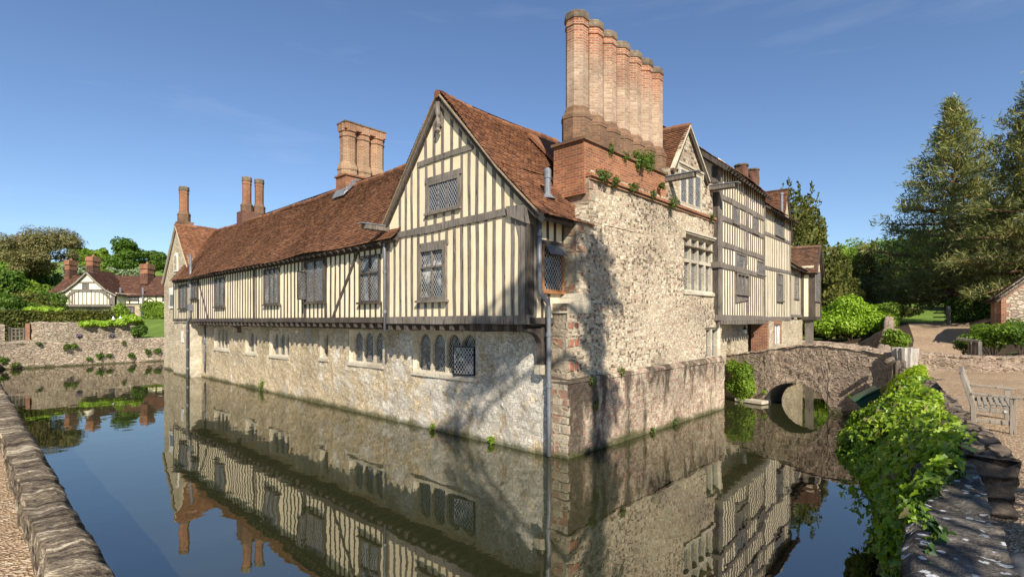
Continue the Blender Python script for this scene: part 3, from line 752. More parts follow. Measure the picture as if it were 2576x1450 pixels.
# eaves and roof of the range
E0 = W.p(5.4, 1.05, 6.12); E1 = W.p(30.5, 1.05, 6.06); R0 = W.p(4.2, -2.2, 9.95); R1 = W.p(32.7, -2.2, 9.95)
tiled_roof('roof', E0, E1, R0, R1, M['tiles'], MAN, seed=21, sag=.075, dip=.14)
roof_deck('roof_boarding', W.p(5.4, .98, 6.13), W.p(30.4, .98, 6.07), W.p(4.2, -2.2, 9.68), W.p(32.7, -2.2, 9.68), MAN, M['timber_dark'])
tiled_roof('roof', W.p(32, -5.4, 6.1), W.p(4, -5.4, 6.1), W.p(32, -2.2, 9.95), W.p(4, -2.2, 9.95), M['tiles'], MAN, seed=22)
ridge_tiles(R0, R1, MAN, M['tiles'], seed=2, sag=.03, dip=.11)
rb = MB()
for s in np.arange(6.2, 30.2, .46): rb.bar(W.p(s, .62, 6.42), W.p(s, 1.0, 5.99), .09, .11)
rb.build('rafter_ends', M['timber_dark'], MAN)

# --- the great gable
def G(x, y): return W.pt(*Z3(x, y), JG)
gA = (3.31, 10.05)
def gtop(s): return gA[1] - (s - gA[0]) * 1.235 if s > gA[0] else (gA[1] - (gA[0] - s) * 1.10 if s > .84 else gA[1] - (gA[0] - .84) * 1.10 - (.84 - s) * .97)
MB().prism(W, [(-.05, 3.5), (6.02, 3.5), (6.02, gtop(6.02)), gA, (.84, gtop(.84)), (-.05, gtop(-.05))], JG - .16, JG).build('gable_plaster', M['plaster'], MAN)
lowx = [262, 293, 325, 357, 390, 545, 588, 628, 670, 713, 757, 805, 855, 905, 945]
upx = [290, 322, 355, 390, 435, 628, 668, 710, 757, 803, 850, 898]
topx = [430, 478, 523, 572, 620, 664]
gs = lambda x: W.s(Z3(x, 0)[0], JG)
bl0, bl1 = G(238, 856), G(925, 705); cl0, cl1 = G(388, 462), G(692, 362)
lin = lambda p, q: (lambda s: p[1] + (q[1] - p[1]) * (s - p[0]) / (q[0] - p[0]))
beamz = lin(bl0, bl1); collz = lin(cl0, cl1)
gf = MB()
gwin = rect(W, Z3, 398, 548, 905, 1195, JG); gup = rect(W, Z3, 440, 618, 538, 708, JG)
studs(gf, W, JG, [gs(x) for x in lowx], 3.62, lambda s: beamz(s) - .1, .112, .02, .014, [(gwin[0], gwin[1], gwin[2] - .05, gwin[3] + .12)])
studs(gf, W, JG, [gs(x) for x in (430, 468, 506)], 3.62, gwin[2] - .05, .10, .02, .01); studs(gf, W, JG, [gs(x) for x in (430, 468, 506)], gwin[3] + .12, lambda s: beamz(s) - .1, .095, .02, .01)
studs(gf, W, JG, [gs(x) for x in upx], lambda s: beamz(s) + .1, lambda s: min(gtop(s) - .05, collz(s) - .06 if cl1[0] < s < cl0[0] else 99), .105, .02, .014, [(gup[0] - .03, gup[1] + .03, gup[2] - .03, gup[3] + .1)] if False else ())
studs(gf, W, JG, [gs(x) for x in (482, 530, 578)], lambda s: beamz(s) + .1, gup[2] - .05, .12, .02, .01); studs(gf, W, JG, [gs(x) for x in (478, 523, 572)], gup[3] + .15, lambda s: collz(s) - .06, .10, .02, .01)
studs(gf, W, JG, [gs(x) for x in topx], lambda s: collz(s) + .06, lambda s: gtop(s) - .05, .105, .02, .012)
gf.beam(W, bl0, (.02, beamz(.02)), .20, JG - .02, JG + .05, .02); gf.beam(W, (5.98, beamz(5.98)), bl0, .17, JG - .02, JG + .05)
gf.beam(W, cl0, cl1, .17, JG - .02, JG + .04, .014)
gf.beam(W, (-.1, 3.52), (6.08, 3.52), .22, JG - .22, JG + .06, .01)
gf.beam(W, (6.02, 3.6), (6.02, 6.6), .16, JG - .02, JG + .035, .01)
gf.box(W, -.09, .15, JG - .3, JG + .05, 3.6, 6.15)
gf.prism(W, [(.15, 5.3), (.36, 6.1), (.15, 6.15)], JG - .1, JG + .03); gf.prism(W, [(-.1, 5.9), (.55, 6.18), (.6, 6.42), (-.12, 6.36)], JG - .3, JG + .11)
gf.beam(W, (gA[0], gA[1] - .9), gA, .16, JG - .02, JG + .05)
gf.prism(W, [(gwin[0] - .05, gwin[3] + .0), (gwin[1] + .08, gwin[3]), (gwin[1] + .08, gwin[3] + .14), (gwin[0] - .05, gwin[3] + .14)], JG - .02, JG + .05)
gf.prism(W, [(gup[0] - .1, gup[3]), (gup[1] + .08, gup[3]), (gup[1] + .08, gup[3] + .15), (gup[0] - .1, gup[3] + .15)], JG - .02, JG + .05)
gf.build('timber_frame', M['timber'], MAN)
timber_window(MAN, W, JG, *gwin, lights=2, transoms=(gwin[2] + (gwin[3] - gwin[2]) * .62,), glass='glass_curtain', wood='timber', proud=.10, fw=.13, sill=.05, label='curtained leaded window with transom in the great gable')
timber_window(MAN, W, JG, *gup, lights=3, glass='glass_dark', wood='timber', proud=.05, fw=.09, sill=.05, label='three light leaded window high in the great gable')
# carved pendant at the apex
MB().lathe(W.p(gA[0], JG + .13, 0), [(.03, 8.95), (.09, 9.02), (.05, 9.1), (.10, 9.2), (.08, 9.34), (.05, 9.42), (.075, 9.5), (.07, 9.85)], 8).build('carved_pendant', M['timber'], MAN, smooth=False)
jb = MB()
for s in np.arange(.15, 5.9, .44): jb.box(W, s, s + .15, .02, JG + .01, 3.22 + random.uniform(-.02, .02), 3.41)
jb.box(W, 0, 6.0, .03, JG - .2, 3.36, 3.44)
jb.build('jetty_joists', M['timber_dark'], MAN)
# gable roof
vo = JG + .16
gAp = lambda d: W.p(gA[0], vo - d, gA[1] + .12 - .02 * math.sin(min(d, 5) / 5 * math.pi) * 3)
def slope_pt(s, d, dz=.12): return W.p(s, vo - d, gtop(s) + dz)
sE = -.56; tEnd = 2.42
tiled_roof('roof', W.p(sE, vo, gtop(sE) + .10), W.p(sE, vo - tEnd, gtop(sE) + .10), W.p(1.05, vo, gtop(1.05) + .12), W.p(1.05, vo - tEnd, gtop(1.05) + .12), M['tiles'], MAN, seed=31, sag=.04)
tiled_roof('roof', W.p(1.03, vo, gtop(1.03) + .13), W.p(1.03, vo - 6.2, gtop(1.03) + .13), gAp(0), gAp(6.2), M['tiles'], MAN, seed=32, sag=.06, dip=.14)
roof_deck('roof_boarding', W.p(sE + .05, vo - .05, gtop(sE) + .10), W.p(sE + .05, vo - tEnd, gtop(sE) + .10), W.p(1.05, vo - .05, gtop(1.05) + .12), W.p(1.05, vo - tEnd, gtop(1.05) + .12), MAN, M['timber_dark'])
roof_deck('roof_boarding', W.p(1.05, vo - .05, gtop(1.05) + .12), W.p(1.05, vo - 6.2, gtop(1.05) + .12), W.p(gA[0], vo - .05, gA[1] - .02), W.p(gA[0], vo - 6.2, gA[1] - .14), MAN, M['timber_dark'])
tiled_roof('roof', W.p(6.25, vo, gtop(6.25) + .1), W.p(6.25, vo - 6.2, gtop(6.25) + .1), gAp(0), gAp(6.2), M['tiles'], MAN, seed=33, dip=.14)
roof_deck('roof_boarding', W.p(6.25, vo - .05, gtop(6.25) + .1), W.p(6.25, vo - 6.2, gtop(6.25) + .1), W.p(gA[0], vo - .05, gA[1] - .02), W.p(gA[0], vo - 6.2, gA[1] - .14), MAN, M['timber_dark'])
ridge_tiles(gAp(-.02), gAp(5.6), MAN, M['tiles'], seed=3, sag=.02, dip=.10)
vb = MB()
pl = [(6.27, gtop(6.27)), gA]; pr = [gA, (2.0, gtop(2.0)), (.84, gtop(.84)), (-.58, gtop(-.58))]
for L in (pl, pr):
    for p, q in zip(L, L[1:]): vb.beam(W, (p[0], p[1] + .085), (q[0], q[1] + .085), .035, JG + .02, vo + .012, .008)
vb.build('verge', M['verge'], MAN)
bb = MB()
for L in (pl, pr):
    for p, q in zip(L, L[1:]): bb.beam(W, (p[0], p[1] - .03), (q[0], q[1] - .03), .13, JG + .02, JG + .09, .0)
bb.build('bargeboard', M['timber'], MAN)
# south return of the gable, with its little window
RT = Fr(*W.p(-.05, JG, 0)[:2], -W.n[0], -W.n[1], 1)
if RT.n[0] < 0: RT = Fr(*W.p(-.05, JG, 0)[:2], -W.n[0], -W.n[1], -1)
MB().box(RT, .02, 1.6, -.16, 0, 3.5, 6.2).build('plaster_wall', M['plaster'], MAN)
sw = rect(RT, Z1, 236, 462, 494, 990, 0)
rf = MB()
rf.box(RT, -.05, .2, -.05, .04, 3.55, 6.1); rf.box(RT, 0, 1.6, -.1, .05, 3.42, 3.58)
for x, a, b in ((298, sw[3] + .1, 6.2), (375, sw[3] + .1, 6.2), (310, 3.58, sw[2] - .05), (240, 3.58, sw[2] - .05)): rf.beam(RT, (RT.s(Z1(x, 0)[0]), a), (RT.s(Z1(x, 0)[0]), b), .085, -.02, .022, .008)
rf.beam(RT, (sw[1] + .03, 3.6), (sw[1] + .03, 6.2), .13, -.02, .03, .006); rf.beam(RT, (sw[0], sw[3] + .06), (sw[1], sw[3] + .06), .10, -.02, .04)
rf.build('timber_frame', M['timber_dark'], MAN)
swo = timber_window(MAN, RT, 0, *sw, lights=1, glass='glass_dark', wood='orange_oak', proud=.05, fw=.06, sill=.05, label='small leaded window with top hung vent beside the stone quoins')
A = RT.p(sw[0] + .08, .05, sw[3] - .02); B = RT.p(sw[1] - .06, .05, sw[3] - .02); C_ = RT.p(sw[1] - .06, .22, sw[3] - .26); D = RT.p(sw[0] + .08, .22, sw[3] - .26)
MB().solid([A, B, C_, D], [tuple(Vector(v) + Vector((0, 0, .025))) for v in (A, B, C_, D)]).build('open_vent', M['pipe'], swo)

# --- south stone block that carries the chimneys
tE = 10.35
hall = rect(S, Z5, 850, 1006, 268, 546, -.15); grd = rect(S, Z5, 963, 1036, 728, 886, -.12)
def west_face(t, o, z0, z1, L, mat, seed):
    f = Fr(*S.p(t, o, 0)[:2], -S.n[0], -S.n[1], 1)
    if f.n[0] > 0: f = Fr(*S.p(t, o, 0)[:2], -S.n[0], -S.n[1], -1)
    return wall_grid('stone_wall', f, mat, MAN, 0, L, z0, z1, 0, (), .2, .02, .25, seed=seed)
def block(t, o, z0, z1, mat, wmat, holes, seed, L=3.0, te=tE):
    wall_grid('stone_wall', S, mat, MAN, t, te, z0, z1, o, holes, .26, .026, .11, seed=seed)
    west_face(t, o, z0, z1, L, wmat, seed + 1)
    lo = [S.p(t + .04, o - .32, z0), S.p(te - .02, o - .32, z0), S.p(te - .02, o - 3, z0), S.p(t + .04, o - 3, z0)]
    MB().solid(lo, [(p[0], p[1], z1 - .002) for p in lo]).build('wall_core', mat, MAN)
def bat(z): return -.12
block(0, 0, -1, 1.98, M['plinth'], M['quoin'], (), 41, .72)
block(.12, -.12, 1.98, 3.95, M['south'], M['quoin'], [grd], 45, .9)
block(.576, -.15, 3.95, 6.2, M['south'], M['quoin'], [(hall[0], hall[1], hall[2], min(hall[3], 6.19))] if hall[3] > 6.2 else [hall], 48, 1.2)
block(1.17, -.15, 6.2, 7.42, M['south'], M['quoin'], [(hall[0], hall[1], 6.21, hall[3])] if hall[3] > 6.2 else (), 51, 1.3)
# ledges: plinth weathering, buttress weathering
MB().solid([S.p(-.02, .03, 1.90), S.p(tE, .03, 1.90), S.p(tE, -.3, 1.90), S.p(-.02, -.9, 1.90)], [S.p(.02, .0, 1.98), S.p(tE, .0, 1.98), S.p(tE, -.12, 2.10), S.p(.10, -.9, 2.10)]).build('plinth_ledge', M['plinth'], MAN)
MB().solid([S.p(.08, -.10, 3.70), S.p(1.2, -.10, 3.70), S.p(1.2, -.8, 3.70), S.p(.08, -.8, 3.70)], [S.p(.54, -.13, 4.22), S.p(1.2, -.13, 4.22), S.p(1.2, -.8, 4.22), S.p(.54, -.8, 4.22)]).build('weathering', M['freestone'], MAN)
MB().solid([S.p(.55, -.14, 6.18), S.p(1.4, -.14, 6.18), S.p(1.4, -.6, 6.18), S.p(.55, -.6, 6.18)], [S.p(1.12, -.16, 6.62), S.p(1.4, -.16, 6.62), S.p(1.4, -.6, 6.62), S.p(1.12, -.6, 6.62)]).build('weathering', M['south'], MAN)
# quoin blocks at the corners
qb = MB()
z = -.2
i = 0
while z < 7.2:
    h = random.uniform(.2, .34); t0, o0 = (0, 0) if z < 1.7 else ((.12, -.12) if z < 3.5 else ((.576, -.15) if z < 6.0 else (1.17, -.15)))
    if not (1.75 < z + h < 2.1 and z < 2) and not (3.4 < z < 4.25):
        L = (random.uniform(.26, .42) if i % 2 else random.uniform(.14, .22)) * (1 if z > 1.7 else .3)
        if 2.15 < z < 3.3 and i % 2:
            for k_ in range(2): MB().box(S, t0 + .10 + .25 * k_, t0 + .10 + .25 * k_ + random.uniform(.12, .2), o0 - .1, o0 + .03, z + .03 + .02 * k_, z + h - .04).build('brick_patch', M['red_stone'], MAN, bevel=.015)
        qb.box(S, t0 - .012, t0 + L, o0 - .3 - (.2 if i % 2 == 0 else 0), o0 + .016, z + .012, z + h - .012)
    else:
        if qb.v: qb.build('quoins', M['quoin'], MAN, bevel=.02)
        qb = MB()
    z += h; i += 1
    if z >= 6.0 and z - h < 6.0 and qb.v: qb.build('quoins', M['quoin'], MAN, bevel=.02); qb = MB()
qb.build('quoins', M['quoin'], MAN, bevel=.02) if qb.v else None
stone_window(MAN, S, -.15, *hall, n=4, heads='square', rec=.07, mull=.115, transoms=((hall[2] + hall[3]) / 2 + .12,), hood=True, jamb=.12, label='tall four light stone window with transom and hood mould')
stone_window(MAN, S, -.12, *grd, n=2, heads='square', rec=.06, mull=.14, jamb=.16, label='small two light stone window just above the plinth')
# string course of moulded brick
MB().box(S, 1.12, tE, -.4, -.03, 7.42, 7.50).box(S, 1.15, tE, -.4, -.09, 7.34, 7.42).build('string_course', M['brick_red'], MAN)
wall_grid('stone_wall', S, M['south'], MAN, 1.2, tE, 7.42, 7.62, -.16, (), .1, .01)

# --- the long stack with its row of seven flues
k0, k1 = S.s(1468, -.26), S.s(1676, -.26)
stk = MB().solid([S.p(k0, -.24, 6.95), S.p(k1, -.24, 7.5), S.p(k1, -1.32, 7.5), S.p(k0, -1.32, 6.95)], [S.p(k0 + .02, -.26, 8.42), S.p(k1, -.26, 8.42), S.p(k1, -1.30, 8.42), S.p(k0 + .02, -1.30, 8.42)]).build('chimney_stack', M['brick_red'], MAN)
MB().box(S, k0 - .05, k1 + .05, -1.36, -.20, 8.42, 8.50).build('stack_cornice', M['brick_old'], stk)
ang = math.atan2(S.n[1], S.n[0])
t0, t6 = S.s(1451, -.78), S.s(1643, -.78)
for i in range(7):
    x, y, _ = S.p(t0 + (t6 - t0) * i / 6, -.78, 0)
    octo_shaft(stk, x, y, 8.50, 12.17 + random.uniform(-.03, .03), .322, ang, base_h=1.0 if i == 0 else .95)
# lead flashing of stack on roof
MB().solid([W.p(.95, vo - 2.2, 7.25), W.p(1.25, vo - 2.1, 7.5), W.p(1.25, vo - 2.5, 7.5), W.p(.95, vo - 2.5, 7.25)], [W.p(.95, vo - 2.32, 7.62), W.p(1.1, vo - 2.3, 7.85), W.p(1.1, vo - 2.5, 7.85), W.p(.95, vo - 2.5, 7.62)]).build('flashing', M['lead'], MAN)
# mortar fillet where the gable roof dies into the block
MB().bar(W.p(-.50, vo - tEnd + .02, gtop(-.50) + .16), W.p(1.0, vo - tEnd + .02, gtop(1.0) + .19), .12, .10).build('flashing', M['mortar'], MAN)

# --- wall dormer
dA = S.pt(1728, 319, -.15); dl = S.pt(1690, 425, -.15); dr = S.pt(1775, 455, -.15)
sB = S.s(1681, -.15); sC = S.s(1793, -.15)
MB().prism(S, [(sB, 7.5), (sC, 7.5), (sC, dr[1]), (dr[0] + .05, dr[1]), dA, (dl[0] - .05, dl[1]), (sB, dl[1])], -.7, -.15).build('dormer_gable', M['south'], MAN)
dw = rect(S, Z4, 372, 598, 512, 856, -.15)
stone_window(MAN, S, -.15, *dw, n=3, heads='square', rec=-.07, back=-.004, mull=.14, hood=True, jamb=.13, sill=True, label='three light stone window in the tall wall dormer')
def Sp(t, o, z): return S.p(t, o, z)
dz = .06
tiled_roof('roof', Sp(dl[0] - .12, -.02, dl[1] - .1), Sp(dl[0] - .12, -4, dl[1] - .1), Sp(dA[0], -.02, dA[1] + dz), Sp(dA[0], -4, dA[1] + dz), M['tiles'], MAN, seed=41, sag=.03)
tiled_roof('roof', Sp(dr[0] + .12, -.02, dr[1] - .1), Sp(dr[0] + .12, -4, dr[1] - .1), Sp(dA[0], -.02, dA[1] + dz), Sp(dA[0], -4, dA[1] + dz), M['tiles'], MAN, seed=42, sag=.03)
roof_deck('roof_boarding', Sp(dl[0] - .12, -.05, dl[1] - .1), Sp(dl[0] - .12, -4, dl[1] - .1), Sp(dA[0], -.05, dA[1] + dz), Sp(dA[0], -4, dA[1] + dz), MAN, M['timber_dark'])
roof_deck('roof_boarding', Sp(dr[0] + .12, -.05, dr[1] - .1), Sp(dr[0] + .12, -4, dr[1] - .1), Sp(dA[0], -.05, dA[1] + dz), Sp(dA[0], -4, dA[1] + dz), MAN, M['timber_dark'])
ridge_tiles(Sp(dA[0], -.02, dA[1] + dz), Sp(dA[0], -3.8, dA[1] + dz), MAN, M['tiles'])
MB().beam(S, (dl[0] - .1, dl[1] - .02), (dA[0], dA[1] + .02), .05, -.16, -.005).beam(S, (dA[0], dA[1] + .02), (dr[0] + .1, dr[1] - .02), .05, -.16, -.005).build('verge', M['mortar'], MAN)
# roof of the south range behind
tiled_roof('roof', S.p(4.5, -1.0, 7.6), S.p(10.2, -1.0, 7.6), S.p(4.5, -3.4, 9.9), S.p(10.2, -3.4, 9.9), M['tiles'], MAN, seed=45)
roof_deck('roof_boarding', S.p(2.4, -1.25, 7.6), S.p(10.2, -1.25, 7.6), S.p(2.4, -3.4, 9.8), S.p(10.2, -3.4, 9.8), MAN, M['tiles'])

# --- timber wing over the bridge
SX = lambda x: T.s(Z6(x, 0)[0], 0)
ZT = lambda x, y: T.pt(*Z6(x, y), 0)
w0, w1 = T.s(1807), T.s(1922.5)
ev1 = 9.66
MB().prism(T, [(w0, 3.62), (w1, 3.62), (w1, ev1 + .2), (w0, ev1 + .2)], -.2, 0).build('plaster_wall', M['plaster_south'], MAN)
wn = [(rect(T, Z6, 262, 305, 400, 520, 0), 2), (rect(T, Z6, 399, 436, 472, 586, 0), 2), (rect(T, Z6, 283, 353, 726, 848, 0), 3), (rect(T, Z6, 286, 366, 866, 1000, 0), 3), (rect(T, Z6, 428, 480, 776, 866, 0), 3)]
wl = ['leaded window with diamond panes between the two upper rails', 'narrow leaded window near the wing corner under the upper rail', 'three light leaded window above the projecting lattice', 'projecting lattice casement over a cracked board', 'small leaded window with orange sill at the wing corner']
rails = [(ZT(190, 338), ZT(475, 488)), (ZT(190, 482), ZT(475, 610)), (ZT(195, 662), ZT(480, 758)), (ZT(200, 808), ZT(480, 880))]
for (r_, n), l_ in zip(wn, wl):
    timber_window(MAN, T, 0, *r_, lights=n, glass='glass_dark' if n == 2 else 'glass', proud=.05 if 'lattice' not in l_ or 'above' in l_ else .11, fw=.06, sill=.04, wood='timber', label=l_)
tf = MB()
sk = [(a - .02, b + .02, c - .05, d) for (a, b, c, d), n in wn]
zr = [lin(*r_) for r_ in rails]
xs = [x for x in np.arange(w0 + .42, w1 - .15, .325)]
lo = [lambda s: 3.7] + [lambda s, f=f: f(s) + .1 for f in zr[::-1]]
hi = [lambda s, f=f: f(s) - .1 for f in zr[::-1]] + [lambda s: ev1 + .1]
for a, b in zip(lo, hi): studs(tf, T, 0, xs, a, b, .125, .022, .012, sk)
for p, q in rails: tf.beam(T, (w0, p[1] + (p[1] - q[1]) / (p[0] - q[0]) * (w0 - p[0])), (w1, q[1] + (p[1] - q[1]) / (p[0] - q[0]) * (w1 - q[0])), .20, -.02, .05, .016)
tf.beam(T, (SX(357), 6.0), (SX(357), ev1), .13, -.02, .06, .015); tf.beam(T, (SX(368), 3.7), (SX(368), 5.7), .12, -.02, .045, .015)
tf.box(T, w0 - .04, w0 + .30, -.25, .06, 3.56, ev1 - .1); tf.box(T, w1 - .2, w1 + .02, -.2, .055, 3.56, ev1)
tf.box(T, w0 - .12, w0 + .34, -.25, .12, zr[3](w0) - .12, zr[3](w0) + .10)
tf.beam(T, (w0 - .05, 3.62), (w1 + .02, 3.62), .22, -.2, .07, .01)
r_ = wn[3][0]; tf.prism(T, [(r_[0] - .05, r_[2] - .40), (r_[1], r_[2] - .25), (r_[1], r_[2] - .02), (r_[0] - .05, r_[2] - .02)], 0, .07)
tf.build('timber_frame', M['timber'], MAN)
jb = MB()
for s in np.arange(w0 + .05, w1 - .1, .36): jb.box(T, s, s + .19, -.75, .09, 3.36 + random.uniform(-.02, .02), 3.51)
jb.box(T, w0, w1, -.74, -.1, 3.44, 3.52)
jb.build('jetty_joists', M['timber'], MAN)
# west end of the wing: gable end with braces seen over the dormer
WE = Fr(*T.p(w0, 0, 0)[:2], -T.n[0], -T.n[1], 1)
if WE.n[0] > 0: WE = Fr(*T.p(w0, 0, 0)[:2], -T.n[0], -T.n[1], -1)
MB().prism(WE, [(0, 3.7), (3, 3.7), (3, 9.6 + 2.6), (0, 9.62)], -.2, 0).build('plaster_wall', M['plaster'], MAN)
MB().beam(WE, (0, 9.0), (3, 9.05), .18, -.02, .05).beam(WE, (.1, 3.7), (.1, 9.6), .22, -.02, .04).beam(WE, (.0, 9.6), (3, 12.1), .22, -.02, .05).beam(WE, (.1, 8.2), (1.2, 9.0), .14, -.02, .03).build('timber_frame', M['timber'], MAN)
# roof of the wing
ov = .42
tiled_roof('roof', T.p(w0 - .3, ov, 9.45), T.p(w1 + .25, ov, 9.45), T.p(w0 - .3, -3.0, 12.2), T.p(w1 + .25, -3.0, 12.2), M['tiles_brown'], MAN, seed=51, sag=.05)
roof_deck('roof_boarding', T.p(w0 - .28, ov - .05, 9.47), T.p(w1 + .23, ov - .05, 9.47), T.p(w0 - .28, -3.0, 12.2), T.p(w1 + .23, -3.0, 12.2), MAN, M['timber_dark'])
rb = MB()
for s in np.arange(w0 - .2, w1 + .2, .4): rb.bar(T.p(s, -.05, 9.74), T.p(s, ov - .04, 9.33), .08, .10)
rb.beam(WE, (-.45, 9.28), (3, 12.1), .16, .24, .30)
rb.build('rafter_ends', M['timber_dark'], MAN)
# recessed stone wall under the jetty, arched door, brick pier
u0 = T.s(1822, -.75); u1 = T.s(1893, -.75)
hd = (u0 + .25, u0 + .95, .9, 2.75)
wall_grid('stone_wall', T, M['tower'], MAN, u0 - .8, w1, .3, 3.5, -.75, [hd, (u0 + 1.45, u0 + 1.66, 2.0, 2.45)], .3, .03, .25, seed=61)
mb = MB(); pts = arch_pts(hd[0], hd[1], 2.3, .42); m = len(pts) // 2
mb.prism(T, [(hd[0], 2.75)] + pts[:m + 1] + [(pts[m][0], 2.75)], -1.0, -.74).prism(T, [(pts[m][0], 2.75)] + pts[m:] + [(hd[1], 2.75)], -1.0, -.74)
mb.build('arched_doorway', M['freestone'], MAN)
MB().box(T, hd[0], hd[1], -1.04, -.98, .9, 2.75).build('oak_door', M['timber_dark'], MAN)
MB().box(T, u0 + 1.4, u0 + 1.7, -1.0, -.96, 1.95, 2.5).build('door_void', M['black'], MAN)
b0 = T.s(1890, -.75); MB().box(T, b0, b0 + .34, -.76, -.02, .5, 3.50).build('brick_pier', M['brick_quoin'], MAN)
LN = T.p(u0 + 1.75, -.38, 0)
ln = MB().lathe((LN[0], LN[1], 0), [(.02, 3.36), (.02, 3.2), (.10, 3.12), (.11, 3.10), (.02, 3.09)], 8).build('hanging_lantern', M['black'], MAN)
MB().lathe((LN[0], LN[1], 0), [(.07, 2.94), (.085, 3.09)], 8).build('lantern_glass', M['whitestone'], ln)
# second timber section
x0, x1 = w1 + .02, T.s(1991)
ev2 = 9.3
MB().prism(T, [(x0, 3.6), (x1, 3.6), (x1 - .12, ev2), (x0, ev2)], -.25, -.05).build('plaster_wall', M['plaster_south'], MAN)
wn = [(rect(T, Z6, 553, 610, 480, 608, -.05), 3), (rect(T, Z6, 568, 608, 862, 1046, -.05), 2)]
wl = ['leaded window under the eaves beside the small gable', 'tall narrow leaded window low on the wing']
for (r_, n), l_ in zip(wn, wl): timber_window(MAN, T, -.05, *r_, lights=n, transoms=(r_[2] + (r_[3] - r_[2]) * .6,) if n == 2 else (), glass='glass_dark', proud=.05, fw=.06, sill=.06, wood='timber', label=l_)
tf = MB(); sk = [(a - .02, b + .02, c - .06, d) for (a, b, c, d), n in wn]
ra = [(ZT(495, 587), ZT(665, 655)), (ZT(500, 820), ZT(672, 858))]; zr = [lin(*r_) for r_ in ra]
xs = [x for x in np.arange(x0 + .3, x1 - .15, .37)]
for a, b in ((lambda s: 3.6, lambda s: zr[1](s) - .08), (lambda s: zr[1](s) + .08, lambda s: zr[0](s) - .08), (lambda s: zr[0](s) + .08, lambda s: ev2)): studs(tf, T, -.05, xs, a, b, .10, .022, .012, sk)
for p, q in ra: tf.beam(T, (x0, p[1]), (x1 - .05, q[1]), .16, -.07, -.01, .012)
tf.beam(T, (x0, 3.6), (x1, 3.62), .2, -.25, .0, .01); tf.beam(T, (x0 + .1, 3.6), (x0 + .1, ev2), .16, -.07, -.01); tf.beam(T, (x1 - .05, 3.6), (x1 - .12, ev2), .14, -.07, -.01)
tf.build('timber_frame', M['timber'], MAN)
tiled_roof('roof', T.p(x0 - .05, ov, 9.02), T.p(x1 + .4, ov, 9.1), T.p(x0 - .05, -2.6, 11.2), T.p(x1 + .4, -2.6, 11.2), M['tiles_brown'], MAN, seed=55, sag=.05)
roof_deck('roof_boarding', T.p(x0 - .05, ov - .05, 9.04), T.p(x1 + .38, ov - .05, 9.12), T.p(x0 - .05, -2.6, 11.2), T.p(x1 + .38, -2.6, 11.2), MAN, M['timber_dark'])
hw = rect(T, Z6, 550, 590, 1207, 1338, -.03)
wall_grid('stone_wall', T, M['tower'], MAN, b0 + .34, T.s(2020), .3, 3.55, -.03, [hw], .2, .03, .25, seed=65)
MB().box(T, hw[0] - .12, hw[0] - .002, -.1, .0, hw[2], hw[3] + .1).box(T, hw[1] + .002, hw[1] + .22, -.1, .0, hw[2], hw[3]).box(T, hw[0] - .12, hw[1] + .22, -.1, .006, hw[3] + .012, hw[3] + .24).build('brick_surround', M['brick_quoin'], MAN)
f = MB().box(T, hw[0], hw[0] + .07, -.2, -.08, hw[2], hw[3]).box(T, hw[1] - .07, hw[1], -.2, -.08, hw[2], hw[3]).box(T, (hw[0] + hw[1]) / 2 - .03, (hw[0] + hw[1]) / 2 + .03, -.2, -.09, hw[2], hw[3] - .07).box(T, hw[0] + .07, hw[1] - .07, -.2, -.08, hw[3] - .07, hw[3]).build('window', M['white'], MAN)
f['label'] = 'small white framed window with brick surround above the bridge'
MB().box(T, hw[0], hw[1], -.19, -.15, hw[2], hw[3]).build('window_pane', M['glass_dark'], f)
# small stone gable behind the eaves and lead vent pipe
g0 = T.pt(1978, 476, -1.1); hwid = 1.5
MB().prism(T, [(g0[0] - hwid, 8.9), (g0[0] + hwid, 8.9), g0], -1.5, -1.1).build('dormer_gable', M['tower'], MAN)
for k, sg in enumerate((-1, 1)):
    e = g0[0] + sg * (hwid + .15); zz_ = 8.75
    tiled_roof('roof', T.p(e, -.98, zz_), T.p(e, -4.5, zz_), T.p(g0[0], -.98, g0[1] + .06), T.p(g0[0], -4.5, g0[1] + .06), M['tiles'], MAN, seed=58 + k, sag=.03)
    roof_deck('roof_boarding', T.p(e, -1.0, zz_), T.p(e, -4.5, zz_), T.p(g0[0], -1.0, g0[1] + .06), T.p(g0[0], -4.5, g0[1] + .06), MAN, M['timber_dark'])
vp = T.pt(1966.5, 495, -.5)
MB().tube([T.p(vp[0], -.5, 9.3), T.p(vp[0], -.5, vp[1] + .1)], .085, 10).lathe(T.p(vp[0], -.5, vp[1]), [(.085, .1), (.11, .12), (.11, .2), (.06, .26)], 10).build('vent_pipe', M['lead'], MAN)
# link and oriel at the far end
la, lb = x1 + .05, T.s(2015, -.1)
MB().box(T, la, lb + .3, -.3, -.1, 3.8, 6.9).build('plaster_wall', M['plaster_south'], MAN)
r_ = rect(T, Z6, 685, 716, 868, 1030, -.1)
timber_window(MAN, T, -.1, *r_, lights=2, transoms=(r_[2] + (r_[3] - r_[2]) * .6,), glass='glass_dark', proud=.04, fw=.05, sill=.04, wood='timber', label='narrow leaded window in the link beside the oriel')
tf = MB(); studs(tf, T, -.1, np.arange(la + .2, lb, .33), 3.8, 6.9, .09, .02, .01, [(r_[0], r_[1], r_[2], r_[3])]); tf.beam(T, (la, 3.78), (lb, 3.78), .16, -.3, -.03); tf.build('timber_frame', M['timber'], MAN)
tiled_roof('roof', T.p(la - .2, .35, 6.6), T.p(lb + .3, .35, 6.55), T.p(la - .2, -2, 8.3), T.p(lb + .3, -2, 8.3), M['tiles_brown'], MAN, seed=62)
